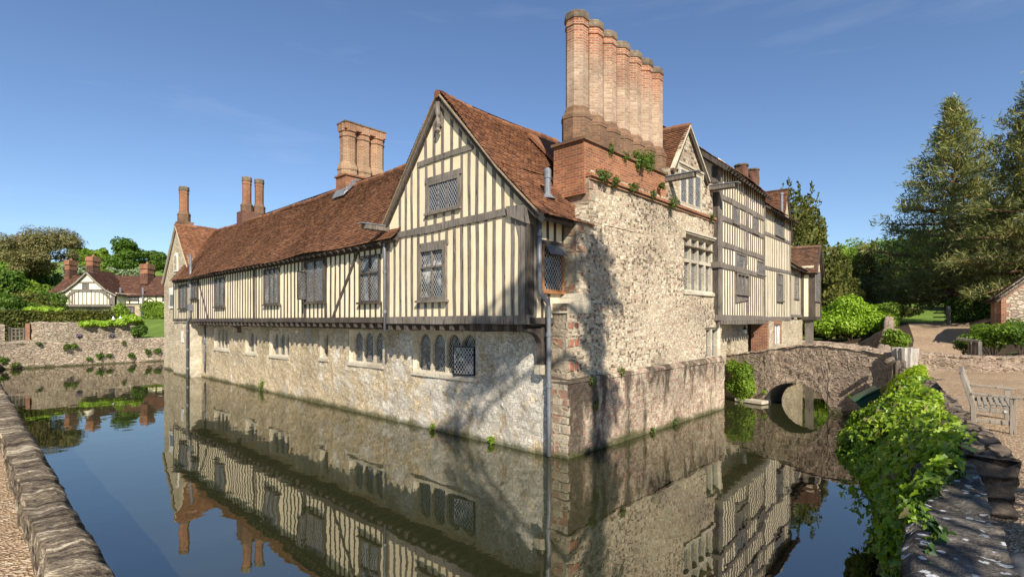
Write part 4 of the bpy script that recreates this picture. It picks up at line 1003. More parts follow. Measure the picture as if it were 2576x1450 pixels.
roof_deck('roof_boarding', T.p(la - .2, .33, 6.6), T.p(lb + .3, .33, 6.55), T.p(la - .2, -2, 8.3), T.p(lb + .3, -2, 8.3), MAN, M['timber_dark'])
oa, ob, oo = lb, lb + 2.15, .62
MB().box(T, oa, ob, -1.5, oo, 3.75, 6.9).build('plaster_wall', M['plaster_south'], MAN)
OW = Fr(*T.p(oa, oo, 0)[:2], -T.n[0], -T.n[1], 1)
if OW.n[0] > 0: OW = Fr(*T.p(oa, oo, 0)[:2], -T.n[0], -T.n[1], -1)
tf = MB().box(OW, .0, .27, -.02, .04, 3.7, 6.6).box(OW, .56, .72, -.02, .04, 3.7, 6.6).box(OW, 0, .75, -.05, .06, 3.55, 3.76)
tf.box(T, oa, ob, oo - .4, oo + .05, 3.55, 3.76).box(T, oa, oa + .16, oo - .01, oo + .03, 3.76, 6.9).box(T, ob - .16, ob, oo - .01, oo + .03, 3.76, 6.9)
for s in np.arange(oa + .35, ob - .2, .3): tf.box(T, s, s + .1, oo - .01, oo + .022, 3.76, 4.7)
tf.build('timber_frame', M['timber_dark'], MAN)
timber_window(MAN, T, oo, oa + .35, ob - .4, 4.75, 6.6, lights=3, transoms=(5.8,), glass='glass_dark', proud=.04, fw=.06, sill=.05, wood='timber', label='leaded window on the front of the gabled oriel')
oc = (oa + ob) / 2; oz = 8.2
MB().prism(T, [(oa, 6.5), (ob, 6.5), (oc, oz - .1)], oo - .3, oo).build('gable_plaster', M['plaster_south'], MAN)
for k, sg in enumerate((-1, 1)):
    e = oc + sg * 1.3
    tiled_roof('roof', T.p(e, oo + .22, 6.42), T.p(e, -3, 6.42), T.p(oc, oo + .22, oz), T.p(oc, -3, oz), M['tiles_brown'], MAN, seed=66 + k, sag=.03)
    roof_deck('roof_boarding', T.p(e, oo + .2, 6.42), T.p(e, -3, 6.42), T.p(oc, oo + .2, oz), T.p(oc, -3, oz), MAN, M['timber_dark'])
ridge_tiles(T.p(oc, oo + .2, oz), T.p(oc, -3, oz), MAN, M['tiles_brown'])
MB().beam(T, (oc - 1.3, 6.36), (oc, oz - .05), .15, oo + .13, oo + .2).beam(T, (oc, oz - .05), (oc + 1.3, 6.36), .15, oo + .13, oo + .2).build('bargeboard', M['timber_dark'], MAN)
MB().box(T, oa + .1, oa + .5, .1, .5, .4, 3.56).build('oriel_post', M['timber'], MAN)
wall_grid('stone_wall', T, M['tower'], MAN, T.s(2016), ob + .5, .3, 3.6, -.6, (), .2, .03)
MB().box(T, -0.2, 20, -7, -1.2, .2, 8.6).build('wall_core', M['tower'], MAN)

# --- chimneys of the long range
def E_row(px, o, n, sp):   # n points running into the building from (px, o)
    s = W.s(px, o); return [(W.p(s, o - sp * i, 0)) for i in range(n)], s
wa = math.atan2(W.n[1], W.n[0])
pts, s_ = E_row(876, -2.1, 3, .74)
tri = MB().box(W, s_ - .44, s_ + .44, -4.05, -1.72, 8.6, 10.2).box(W, s_ - .5, s_ + .5, -4.1, -1.66, 10.2, 10.28).build('chimney_stack', M['brick_red'], MAN)
for i, (x, y, _) in enumerate(pts):
    MB().lathe((x, y, 0), [(.48, 10.28), (.48, 10.48), (.51, 10.52), (.51, 10.6), (.43, 10.82), (.40, 10.86)], 8, wa + math.pi / 8 * 0).build('chimney_foot', M['brick_tri'], tri)
    MB().lathe((x, y, 0), [(.385, 10.84), (.385, 12.05)], 8, wa).build('chimney_shaft', M['brick_tri'], tri)
    MB().lathe((x, y, 0), [(.385, 12.05), (.43, 12.07), (.43, 12.13), (.395, 12.15), (.395, 12.28), (.44, 12.31), (.44, 12.38), (.42, 12.4), (.42, 12.66)], 8, wa).build('chimney_cap', M['brick_tri'], tri)
MB().box(W, s_ - .37, s_ + .37, -3.92, -1.75, 12.39, 12.68).build('linked_cap', M['brick_tri'], tri)
MB().box(W, s_ - .40, s_ + .40, -3.95, -1.72, 12.69, 12.75).build('cap_slab', M['cap'], tri)
rz = lambda o: 6.12 + (1.05 - o) * 1.178 + .04
mb = MB().solid([W.p(s_ - .55, -1.55, rz(-1.55)), W.p(s_ + .55, -1.55, rz(-1.55)), W.p(s_ + .55, -1.75, rz(-1.75)), W.p(s_ - .55, -1.75, rz(-1.75))], [W.p(s_ - .47, -1.68, rz(-1.68) + .14), W.p(s_ + .47, -1.68, rz(-1.68) + .14), W.p(s_ + .47, -1.75, rz(-1.75) + .2), W.p(s_ - .47, -1.75, rz(-1.75) + .2)])
mb.bar(W.p(s_ - .47, -1.68, rz(-1.68) + .06), W.p(s_ - .47, -2.25, rz(-2.25) + .04), .1, .14)
mb.build('flashing', M['lead'], MAN)
pts, s_ = E_row(621, -2.5, 2, .78)
pr = MB().box(W, s_ - .5, s_ + .5, -3.75, -2.05, 8.9, 10.6).build('chimney_stack', M['brick_dark'], MAN)
for x, y, _ in pts: octo_shaft(pr, x, y, 10.6, 12.9, .275, wa, body='brick_far', base='brick_old', base_h=.62, cap_h=.5)
x, y, _ = W.p(W.s(463, -.55), -.55, 0); s_ = W.s(463, -.55)
sg_ = MB().box(W, s_ - .42, s_ + .42, -1.05, -.1, 9.3, 10.5).build('chimney_stack', M['brick_old'], MAN)
octo_shaft(sg_, x, y, 10.5, 13.0, .30, wa, body='brick_far', base='brick_old', base_h=.75, cap_h=.5)
s_ = T.s(1878, -2.6)
fs = MB().box(T, s_ - .9, s_ + .9, -3.1, -2.1, 10.8, 11.9).build('chimney_stack', M['brick_dark'], MAN)
for i, px in enumerate((1865, 1893)):
    s_ = T.s(px, -2.6); c = T.p(s_, -2.6, 0); z1 = 12.75 + .25 * i
    V = []
    mb = MB(); prof = 14
    for k in range(24):
        a0 = k * .22; ring = []
    rings = []
    for k in range(21):
        zq = 11.5 + (z1 - 11.5) * k / 20
        rr = [.36 * (1 + .13 * math.cos(4 * (2 * math.pi * j / 24) + (zq * 5.2 if i else 0))) for j in range(24)]
        rings.append([(c[0] + rr[j] * math.cos(2 * math.pi * j / 24), c[1] + rr[j] * math.sin(2 * math.pi * j / 24), zq) for j in range(24)])
    vs = [p for r_ in rings for p in r_]; n = 24
    mb.add(vs, [(q * n + j, q * n + (j + 1) % n, (q + 1) * n + (j + 1) % n, (q + 1) * n + j) for q in range(20) for j in range(n)] + [tuple(range(20 * n, 21 * n))])
    mb.build('chimney_shaft', M['brick_dark'], fs)
    MB().lathe((c[0], c[1], 0), [(.38, z1), (.42, z1 + .04), (.42, z1 + .12), (.3, z1 + .14)], 10).build('chimney_cap', M['cap'], fs)

# --- lead spouts, pipes, brackets
def spout(fr, s, o0, o1, z, w, drop):
    A, B = fr.p(s, o0, z), fr.p(s, o1, z - drop)
    sp = MB().bar(A, B, w, .16).build('gutter_spout', M['timber'], MAN, bevel=.01)
    MB().bar(tuple(Vector(A) + Vector((0, 0, .095))), tuple(Vector(B) + Vector((0, 0, .095)) + (Vector(B) - Vector(A)) * .12), w + .04, .03).build('lead_lining', M['lead'], sp)
spout(W, 6.15, .45, 1.6, 6.52, .24, .02); spout(S, S.s(1680, -.2), -.6, .75, 8.28, .20, .02); spout(T, w0 - .35, -.5, .75, 8.62, .28, .04)
def pipe(pts, r=.052):
    p = MB().tube(pts, r, 10); d = MB()
    for a, b in zip(pts, pts[1:]):
        L = (Vector(b) - Vector(a)).length
        if L > 1.2:
            for k in range(int(L / 1.5) + 1):
                q = Vector(a).lerp(Vector(b), (k + .5) / (int(L / 1.5) + 1)); d.lathe((q.x, q.y, q.z), [(r * 1.28, -.05), (r * 1.28, .05)], 10)
    o = p.build('downpipe', M['pipe'], MAN)
    for f in o.data.polygons: f.use_smooth = len(f.vertices) == 4
    if d.v: d.build('pipe_collars', M['pipe'], o)
u = RT.s(1357, .12); lo_ = W.s(1381, .13)
pipe([RT.p(u, .12, 6.1), RT.p(u, .12, 4.35), RT.p(u + .02, .13, 4.2), W.p(lo_, .16, 3.95), W.p(lo_, .14, 3.8), W.p(lo_, .13, 1.2), W.p(lo_, .13, .05)], .062)
pipe([W.p(6.12, JG + .02, 6.25), W.p(6.12, JG + .1, 6.0), W.p(6.06, JG + .12, 5.75), W.p(6.06, JG + .12, 3.15)], .05)
s_ = W.s(479.5, JR + .09); s2 = W.s(472, JR + .09)
pipe([W.p(s_, JR + .09, 7.55), W.p(s_, JR + .09, 3.7), W.p(s2, JR + .1, 3.45), W.p(s2, JR + .1, 0)], .075)
MB().box(W, s_ - .14, s_ + .14, JR + .02, JR + .25, 4.1, 4.5).build('rainwater_head', M['pipe'], MAN)
s_ = W.s(515, .08); pipe([W.p(s_, .08, 3.25), W.p(s_, .08, .35)], .055)
MB().box(W, s_ - .1, s_ + .1, .02, .2, 2.1, 2.35).build('rainwater_head', M['pipe'], MAN)
vz = gtop(.15)
MB().lathe(W.p(.12, vo - 1.15, gtop(.12)), [(.22, .08), (.14, .16), (.085, .22), (.085, .62), (.10, .63), (.10, .84), (.06, .9)], 10).build('vent_pipe', M['lead'], MAN)
def bracket(s, w, o1, z0, z1, mat):
    f = Fr(*W.p(s, 0, 0)[:2], W.n[0], W.n[1], 1)
    pts = [(0, z0), (.17, z0), (.17, z0 + (z1 - z0) * .45)]
    for k in range(6):
        a = k / 5 * math.pi / 2; pts.append((.17 + (o1 - .17) * (1 - math.cos(a)), z0 + (z1 - z0) * .45 + (z1 - z0 - .12) * .55 * math.sin(a)))
    pts += [(o1, z1), (0, z1)]
    MB().prism(f, pts, -w / 2, w / 2).build('jetty_bracket', M[mat], MAN)
bracket(.06, .18, .72, 2.35, 3.30, 'timber_dark'); bracket(W.s(Z8(930, 0)[0], .2), .16, .6, 2.85, 3.25, 'timber_dark')
MB().box(W, -.06, .2, -.02, .22, 2.12, 2.36).build('bracket_corbel', M['freestone'], MAN)
# ------------------------------------------------------------------ moat
t = NT('moat_water')
P = t.pos()
q = t.vmath('MULTIPLY', P, (1.0, 1.0, 1.0))
n1 = t.noise(q, 2.2, 2, .5); n2 = t.noise(q, .55, 2, .5); n3 = t.noise(q, 9, 2, .5)
h = t.math('ADD', t.math('ADD', t.math('MULTIPLY', n1, .35), t.math('MULTIPLY', n2, 1.0)), t.math('MULTIPLY', n3, .05))
h = t.math('MULTIPLY', h, t.math('ADD', .6, t.math('MULTIPLY', t.step(t.noise(P, .22, 3), .45, .62), .6)))
bp = t.n('Bump', {'Strength': .10, 'Distance': .05, 'Height': h})
fr = t.n('Fresnel', {'IOR': 3.3, 'Normal': bp.outputs[0]})
gl = t.n('BsdfGlossy', {'Color': (.96, .945, .895), 'Roughness': .012, 'Normal': bp.outputs[0]})
sp_ = t.math('MULTIPLY', t.step(t.noise(P, 11, 2, .6), .74, .76), t.step(t.noise(P, .4, 3), .5, .65))
df = t.n('BsdfDiffuse', {'Color': t.mix(sp_, t.mix(t.noise(P, .3, 3), (.014, .016, .006), (.026, .028, .011)), (.25, .26, .16))})
mx = t.n('MixShader', {0: fr.outputs[0], 1: df.outputs[0], 2: gl.outputs[0]})
t.t.links.new(mx.outputs[0], t.out.inputs[0]); M['water'] = t.m
wt = np_mesh('moat_water', [(-70, -5, 0), (45, -5, 0), (45, 90, 0), (-70, 90, 0)], [(0, 1, 2, 3)], M['water'])
tag(wt, 'still green moat water mirroring the house and blue sky', 'moat', kind='structure')
# ------------------------------------------------------------------ terrain, banks and garden walls
def sm(x): 
    x = np.clip(x, 0, 1); return x * x * (3 - 2 * x)
def height(x, y):
    x = np.asarray(x, float); y = np.asarray(y, float)
    L = 1.5 + .4 * sm((y - 30) / 10) + 1.8 * sm((y - 47) / 26) + 26 * sm((y - 88) / 150)
    r = 1.5 + 1.85 * sm((y - 20.5) / 19) + 2.2 * sm((y - 44) / 30) + 16 * sm((y - 74) / 100)
    ex = 1.2 * sm((x - (.775 * y + 3.0)) / 3.2) * sm((y - 20.5) / 4) * (1 - sm((y - 30) / 12))
    r = r - 1.35 * sm((16.2 + .767 * (y - 21) - .8 - x) / 3) * sm((y - 23) / 6) * (1 - sm((y - 43) / 8))
    w_ = sm((x + 4) / 14)
    return L * (1 - w_) + (r + ex) * w_
def hz(x, y): return float(height(x, y))
MOAT = [(.46, .61), (2.10, 2.80), (3.95, 5.05), (4.47, 5.37), (13.28, 17.76), (24.5, 33.5), (21.3, 37.2), (-6, 52), (-14, 62), (-20.2, 58.3), (-37.3, 35.9), (-13.2, 13.3), (-2.4, 3.2)]
GR = [(.46, .61), (2.10, 2.80), (3.95, 5.05), (4.47, 5.37), (13.28, 17.76), (14.6, 19.6), (16.2, 21.0), (23.2, 29.6), (31, 40.3), (35.6, 40.0), (27.0, 30.2), (20.2, 22.4), (18.9, 19.7), (26, 15), (26, -14), (-26, -14), (-26, 17.0), (-16.5, 9.2), (-13.2, 13.3), (-2.4, 3.2)]
GN = [(-27.4, 48.8), (-25.5, 51.2), (-27.6, 68), (-30.0, 72), (-31.5, 71), (-29.8, 66)]
def inside(P, poly):
    x, y = P[:, 0], P[:, 1]; c = np.zeros(len(P), bool); n = len(poly)
    for i in range(n):
        x0, y0 = poly[i]; x1, y1 = poly[i - 1]
        k = ((y0 > y) != (y1 > y)) & (x < (x1 - x0) * (y - y0) / (y1 - y0 + 1e-12) + x0); c ^= k
    return c
pts = []; edges = []
def add_loop(poly, step=1.5):
    b = len(pts); L = []
    for i, p in enumerate(poly):
        q = poly[(i + 1) % len(poly)]; n = max(1, int(math.hypot(q[0] - p[0], q[1] - p[1]) / step))
        for k in range(n): L.append((p[0] + (q[0] - p[0]) * k / n, p[1] + (q[1] - p[1]) * k / n))
    pts.extend(L); edges.extend([(b + i, b + (i + 1) % len(L)) for i in range(len(L))])
add_loop(MOAT); add_loop(GR); add_loop(GN)
add_loop([(-420, -30), (420, -30), (420, 430), (-420, 430)], 20)
for gx in np.arange(-62, 62, 2.0):
    for gy in np.arange(-13, 82, 2.0): pts.append((gx + random.uniform(-.4, .4), gy + random.uniform(-.4, .4)))
for gx in np.arange(-410, 411, 9.0):
    for gy in np.arange(-25, 425, 9.0):
        if not (-64 < gx < 64 and gy < 84): pts.append((gx + random.uniform(-1, 1), gy + random.uniform(-1, 1)))
r_ = delaunay_2d_cdt([Vector(p) for p in pts], edges, [], 0, 1e-5)
V2 = np.array([(v.x, v.y) for v in r_[0]]); FC = np.array([f for f in r_[2] if len(f) == 3], dtype=int)
cen = V2[FC].mean(1)
Zv = height(V2[:, 0], V2[:, 1]) + fbm(np.stack([V2[:, 0] * .25, V2[:, 1] * .25, V2[:, 0] * 0], 1), 9, 2) * .04
V3 = np.concatenate([V2, Zv[:, None]], 1)
im = inside(cen, MOAT); ig = (inside(cen, GR) | inside(cen, GN)) & ~im
def ground_mat():
    t = NT('grass_ground'); P = t.pos()
    a = t.noise(P, .35, 4, .6); b = t.noise(P, 6, 4, .7); c = t.noise(P, 40, 3)
    col = t.ramp(t.math('ADD', t.math('MULTIPLY', a, .5), t.math('MULTIPLY', b, .5)), [(.3, (.075, .125, .022)), (.55, (.13, .20, .036)), (.75, (.19, .25, .06))])
    sp = t.n('SeparateXYZ', {0: P})
    st = t.math('SINE', t.math('MULTIPLY', t.math('ADD', sp.outputs[0], t.math('MULTIPLY', sp.outputs[1], .35)), 3.2))
    col = t.mix(t.step(st, -.2, .2), col, t.mix(1.0, col, (1.18, 1.12, 1.1), 'MULTIPLY'))
    soil = t.math('MULTIPLY', t.step(a, .25, .4), t.math('MULTIPLY', t.step(sp.outputs[0], 13, 15), t.math('SUBTRACT', 1.0, t.step(sp.outputs[1], 41, 44))))
    col = t.mix(soil, col, (.06, .042, .028))
    return t.bsdf(col, .95, t.math('ADD', b, c), .05, .8, .1)
def gravel_mat():
    t = NT('gravel'); P = t.pos()
    v = t.n('TexVoronoi', {'Vector': P, 'Scale': 42.0}, feature='F1'); s = t.n('SeparateColor', {0: v.outputs['Color']}).outputs[0]
    a = t.noise(P, .6, 4, .6); b = t.noise(P, 5, 4, .7)
    col = t.ramp(s, [(0, (.20, .125, .07)), (.4, (.36, .245, .145)), (.75, (.47, .335, .21)), (1, (.60, .49, .36))])
    col = t.mix(1.0, col, t.ramp(a, [(.3, .80), (.7, 1.08)]), 'MULTIPLY'); col = t.mix(1.0, col, t.ramp(b, [(.3, .85), (.7, 1.1)]), 'MULTIPLY')
    return t.bsdf(col, .95, t.math('ADD', v.outputs['Distance'], b), .03, .9, .1)
M['grass'] = ground_mat(); M['gravel'] = gravel_mat()
def sub_mesh(name, mask, mat):
    f = FC[mask]; u, inv = np.unique(f, return_inverse=True)
    return np_mesh(name, V3[u], inv.reshape(f.shape), mat, smooth=True)
tag(sub_mesh('ground', ~im & ~ig, M['grass']), 'grassy ground rising to the wooded hill behind', 'ground', kind='structure')
tag(sub_mesh('gravel_path', ig, M['gravel']), 'pale pinkish gravel path round the moat', 'path', kind='structure')

def block_disp(u, v, rh, bw, amp, seed):
    """courses of rough stones: each stone stands out by its own amount, joints cut back"""
    n = vnoise(np.stack([u * 1.1, v * 1.1, u * 0 + seed], 1), seed) * .25
    r = np.floor(v / rh + n); fr_ = v / rh + n - r
    off = _hash(r.astype(np.int64), r.astype(np.int64) * 0 + 3, r.astype(np.int64) * 0, seed)
    wv = vnoise(np.stack([u * 1.7, v * 3.1, u * 0 + seed + 9], 1), seed + 1) * .18
    c = np.floor(u / bw + off * 7 + wv); fc = u / bw + off * 7 + wv - c
    k = _hash(c.astype(np.int64), r.astype(np.int64), r.astype(np.int64) * 0 + 5, seed)
    e = np.minimum(np.minimum(fr_, 1 - fr_) * rh, np.minimum(fc, 1 - fc) * bw)
    return (k - .5) * amp * 1.1 - amp * 1.1 * np.clip(1 - e / .022, 0, 1) + fbm(np.stack([u * 7, v * 7, u * 0 + seed], 1), seed + 2, 3) * amp * .35
def rough_wall(name, path, side, wdt, z0, top, mat, step=.09, amp=.03, rh=.17, bw=.36, round_=.04, seed=0, ends=True, parent=None, topamp=1.0):
    """wall following a path of xy points (its moat face); side gives the direction of its thickness"""
    path = [np.array(p, float) for p in path]; S_ = [0.0]
    for a, b in zip(path, path[1:]): S_.append(S_[-1] + np.linalg.norm(b - a))
    n = max(2, int(S_[-1] / step) + 1); us = np.linspace(0, S_[-1], n)
    PX = np.interp(us, S_, [p[0] for p in path]); PY = np.interp(us, S_, [p[1] for p in path])
    tx = np.gradient(PX); ty = np.gradient(PY); l_ = np.hypot(tx, ty); tx /= l_; ty /= l_
    nx, ny = -ty * side, tx * side             # into the thickness
    tops = np.array([top(u) if callable(top) else top for u in us]); z0s = np.array([z0(u) if callable(z0) else z0 for u in us])
    H = float((tops - z0s).max()); nh = max(2, int(H / step)); nw = max(3, int(wdt / step))
    prof = [(0, k / nh, 0) for k in range(nh)] + [(wdt * k / nw, 1, 1) for k in range(nw)] + [(wdt, 1 - k / nh, 2) for k in range(nh + 1)]
    rows = []
    for w_, hf, kind in prof:
        z = z0s + (tops - z0s) * hf
        if kind == 1: dv = (us, np.full(n, w_ + 20.0)); 
        else: dv = (us, z + (40 if kind == 2 else 0))
        d = block_disp(dv[0], dv[1], rh if kind != 1 else bw * .7, bw, amp * (topamp if kind == 1 else 1), seed + kind)
        e = min(w_, wdt - w_) if kind == 1 else 1
        rd = round_ * max(0, 1 - e / round_) if kind == 1 and round_ > 0 else 0
        if kind == 0: X = PX - nx * d; Y = PY - ny * d; Z = z
        elif kind == 2: X = PX + nx * (wdt + d); Y = PY + ny * (wdt + d); Z = z
        else: X = PX + nx * w_; Y = PY + ny * w_; Z = z + d - rd
        rows.append(np.stack([X, Y, Z], 1))
    V = np.concatenate(rows); m = len(rows)
    idx = np.arange(m * n).reshape(m, n)
    F = np.stack([idx[:-1, :-1], idx[:-1, 1:], idx[1:, 1:], idx[1:, :-1]], -1).reshape(-1, 4)
    if ends:   # close both ends with fans of quads across the section
        ex = []
        for col_ in (0, n - 1):
            c = idx[:, col_]; h_ = m // 2
            for i in range(h_ - 1): ex.append((c[i], c[i + 1], c[m - 2 - i], c[m - 1 - i]))
        F = np.concatenate([F, np.array(ex)])
    return np_mesh(name, V, F, mat, parent, smooth=False)

# the low parapet on the near left bank
tag(rough_wall('parapet_wall', [(.46, .61), (-2.4, 3.2), (-13.2, 13.3), (-37.3, 35.9)], 1, .32, -1.0, lambda u: 1.84 + .02 * math.sin(u * .9) + .02 * math.sin(u * 2.7), M['parapet'], .07, .026, .13, .27, .05, seed=3, topamp=.7), 'low lichened parapet of flat stones along the left gravel path', 'wall')
# the right bank: dark lichened wall in front, taller wall behind it
tag(rough_wall('moat_wall', [(.35, .46), (2.10, 2.80), (3.95, 5.05), (4.5, 5.85)], -1, .52, -1.0, lambda u: 2.03 + .03 * math.sin(u * 2.1), M['nearwall'], .06, .03, .22, .55, .07, seed=5, topamp=.8), 'low moat wall of dark stone with white lichen spots', 'wall')
tag(rough_wall('moat_wall', [(4.50, 5.35), (8.0, 10.3), (13.28, 17.76), (14.4, 19.4)], -1, .56, -1.0, lambda u: 2.12 + .04 * math.sin(u * 1.7) - .45 * float(sm((u - 11.5) / 2)), M['drystone'], .075, .045, .155, .5, .05, seed=7, topamp=1.2), 'taller moat wall of brown stone blocks behind the bench', 'wall')
# far bank of the moat and the garden wall above it
nd = (.608, .794); nn = (-.794, .608)
tag(rough_wall('moat_wall', [(-37.6, 35.5), (-30.5, 44.8), (-20.2, 58.3)], 1, .6, -1.0, lambda u: 1.98 + .06 * math.sin(u * .8) + .05 * math.sin(u * 2.3), M['garden'], .2, .07, .2, .5, .05, seed=9), 'rough stone retaining wall on the far side of the moat', 'wall')
def on_n(px, off, extra=0):
    k = (px - CX) / F_PX; ox = -37.3 + nn[0] * off; oy = 35.9 + nn[1] * off
    a = (k * oy - ox) / (nd[0] - k * nd[1]); return (ox + nd[0] * a, oy + nd[1] * a)
gA_, gB_ = on_n(78, 1.6), on_n(352, 1.6)
gwall = tag(rough_wall('garden_wall', [gA_, gB_], 1, .5, 1.5, lambda u: 3.36 + .05 * math.sin(u * 1.3) + .04 * math.sin(u * 3.1), M['garden'], .16, .06, .17, .42, .05, seed=11), 'upper garden wall of coursed rubble behind the far moat wall', 'wall')
gq = Fr(gA_[0], gA_[1], nd[0], nd[1], 1)
gq2 = on_n(70, 1.6); MB().solid([(gq2[0] - .1, gq2[1] - .1, 1.5), (gA_[0] + .05, gA_[1] - .15, 1.5), (gA_[0] - .35, gA_[1] + .45, 1.5), (gq2[0] - .45, gq2[1] + .4, 1.5)], [(gq2[0] - .1, gq2[1] - .1, 3.3), (gA_[0] + .05, gA_[1] - .15, 3.3), (gA_[0] - .35, gA_[1] + .45, 3.3), (gq2[0] - .45, gq2[1] + .4, 3.3)]).build('brick_pier', M['brick_quoin'], gwall)
g0 = on_n(-30, 1.6); g1 = on_n(12, 1.6)
tag(rough_wall('garden_wall', [g0, g1], 1, .5, 1.5, 3.2, M['garden'], .16, .06, .17, .42, .05, seed=12), 'short piece of garden wall left of the wooden gate', 'wall')
# wooden garden gate between them
ga, gb = on_n(20, 1.9), on_n(68, 1.9); GT = Fr(ga[0], ga[1], gb[0] - ga[0], gb[1] - ga[1], -1); L = math.hypot(gb[0] - ga[0], gb[1] - ga[1])
G_ = empty('garden_gate', (ga[0], ga[1], 1.9), 'wooden garden gate standing in the gap of the far wall', 'gate')
MB().box(GT, 0, .14, -.07, .07, 1.7, 3.05).build('gate_post', M['timber_dark'], G_); MB().box(GT, L - .14, L, -.07, .07, 1.7, 3.05).build('gate_post', M['timber_dark'], G_)
gm = MB()
for z in (2.0, 2.3, 2.6, 2.85): gm.box(GT, .16, L - .16, -.025, .025, z, z + .09)
for k in range(4): gm.box(GT, .16 + (L - .4) * k / 3, .24 + (L - .4) * k / 3, -.035, .035, 1.95, 2.97)
gm.build('gate_leaf', M['timber'], G_)
# low wall beyond the bench, and the wall climbing beside the path
tag(rough_wall('low_wall', [(16.0, 21.3), (19.3, 19.25), (27.5, 14.0)], 1, .42, 1.2, lambda u: 2.16 + .03 * math.sin(u * 1.9), M['bridge'], .085, .045, .2, .42, .06, seed=13), 'low rubble wall closing the gravel yard behind the bench', 'wall')
tag(rough_wall('path_wall', [(13.9, 19.0), (16.2, 22.0), (22.8, 30.6), (30.2, 40.6)], 1, .5, lambda u: hz(14 + u * .62, 19 + u * .78) - .6, lambda u: hz(14 + u * .61, 19 + u * .79) + .62 + .05 * math.sin(u * 2.2), M['bridge'], .12, .05, .2, .42, .12, seed=15), 'stone wall with sloping coping climbing beside the gravel path', 'wall')
rough_e = rough_wall('moat_wall', [(13.28, 17.76), (24.5, 33.5), (21.3, 37.2), (16, 41)], -1, .5, -1.0, lambda u: max(1.75, hz(13.28 + .58 * min(u, 19.4) + .35 - .64 * max(0, u - 19.4), 17.76 + .815 * min(u, 19.4) + .4 + .75 * max(0, u - 19.4)) + .12), M['bridge'], .2, .05, .2, .42, .05, seed=17)
tag(rough_e, 'moat wall beyond the arched bridge in the shade', 'wall')

# ------------------------------------------------------------------ the arched bridge
BR = empty('stone_bridge', (11.5, 20.4, 0), 'single arched rubble stone bridge with humped parapet leading to the house', 'bridge')
B = Fr(13.45, 17.5, -.556, .83, 1)
if B.n[0] > 0: B = Fr(13.45, 17.5, -.556, .83, -1)
tp = sorted([B.pt(px, py) for px, py in ((2250, 893), (2203, 886), (2140, 876), (2075, 868), (2025, 866), (1960, 876), (1900, 886), (1828, 893))])
tz = lambda s: float(np.interp(s, [p[0] for p in tp], [p[1] for p in tp]))
sa, sb = B.s(2084), B.s(1924); sc_ = (sa + sb) / 2; ar = abs(sb - sa) / 2; ah = 1.0
arch = lambda s: (ah * math.sqrt(max(0, 1 - ((s - sc_) / ar) ** 2)) if abs(s - sc_) < ar else -1.0)
def bridge_face(o, sgn, parent, name):
    ss = sorted(set(list(np.arange(.3, 6.9, .11)) + list(sc_ + ar * np.cos(np.linspace(0, math.pi, 25)))))
    V = []; F = []; nz_ = 26
    for s in ss:
        a = arch(s) if sa + 1e-6 < s < sb - 1e-6 else -1.0
        if abs(s - sa) < 1e-6 or abs(s - sb) < 1e-6: a = -1.0
        for k in range(nz_ + 1): V.append((s, a + (tz(s) - a) * k / nz_))
    V = np.array(V); d = block_disp(V[:, 0], V[:, 1], .23, .42, .03, 21) + .01
    P = [B.p(s, o + sgn * x, z) for (s, z), x in zip(V, d)]
    for i in range(len(ss) - 1):
        for k in range(nz_): F.append((i * (nz_ + 1) + k, (i + 1) * (nz_ + 1) + k, (i + 1) * (nz_ + 1) + k + 1, i * (nz_ + 1) + k + 1))
    return np_mesh(name, np.array(P), np.array(F), M['bridge'], parent)
bridge_face(0, 1, BR, 'bridge_wall'); bridge_face(-1.3, -1, BR, 'bridge_wall')
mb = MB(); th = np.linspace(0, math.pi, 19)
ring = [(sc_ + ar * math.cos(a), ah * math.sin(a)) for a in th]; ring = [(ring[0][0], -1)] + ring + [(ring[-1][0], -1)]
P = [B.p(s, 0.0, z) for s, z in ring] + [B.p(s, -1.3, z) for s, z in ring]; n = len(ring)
mb.add(P, [(i, i + 1, i + 1 + n, i + n) for i in range(n - 1)]); mb.build('arch_barrel', M['darkened'], BR, recalc=False)
for o0, o1 in ((.05, -.36), (-1.35, -1.0)):
    ss = np.arange(.3, 6.9, .12); rows = []
    ws = np.linspace(o0, o1, 5); V = []
    for w_ in ws:
        dd = block_disp(ss, ss * 0 + 3 + w_, .3, .4, .06, 25)
        V += [B.p(s, w_, tz(s) + .05 + x - (.06 if w_ in (ws[0], ws[-1]) else 0)) for s, x in zip(ss, dd)]
    V += [B.p(s, ws[-1], tz(s) - 1.2) for s in ss]
    n = len(ss); F = [(j * n + i, j * n + i + 1, (j + 1) * n + i + 1, (j + 1) * n + i) for j in range(5) for i in range(n - 1)]
    np_mesh('parapet_coping', np.array(V), np.array(F), M['bridge'], BR)
ss = np.arange(-.8, 7.2, .4); V = [B.p(s, -.4, tz(s) - .75) for s in ss] + [B.p(s, -1.05, tz(s) - .75) for s in ss]; n = len(ss)
np_mesh('bridge_deck', np.array(V), np.array([(i, i + 1, i + 1 + n, i + n) for i in range(n - 1)]), M['gravel'], BR)
# landing slab at the water
q = ray(1890, 1025, 21.3); f = B.s(1905, .1)
MB().box(B, B.s(1935, .05) + .05, B.s(1868, .05) + .1, .0, .5, .02, .16).build('landing_slab', M['freestone'], BR, bevel=.02)
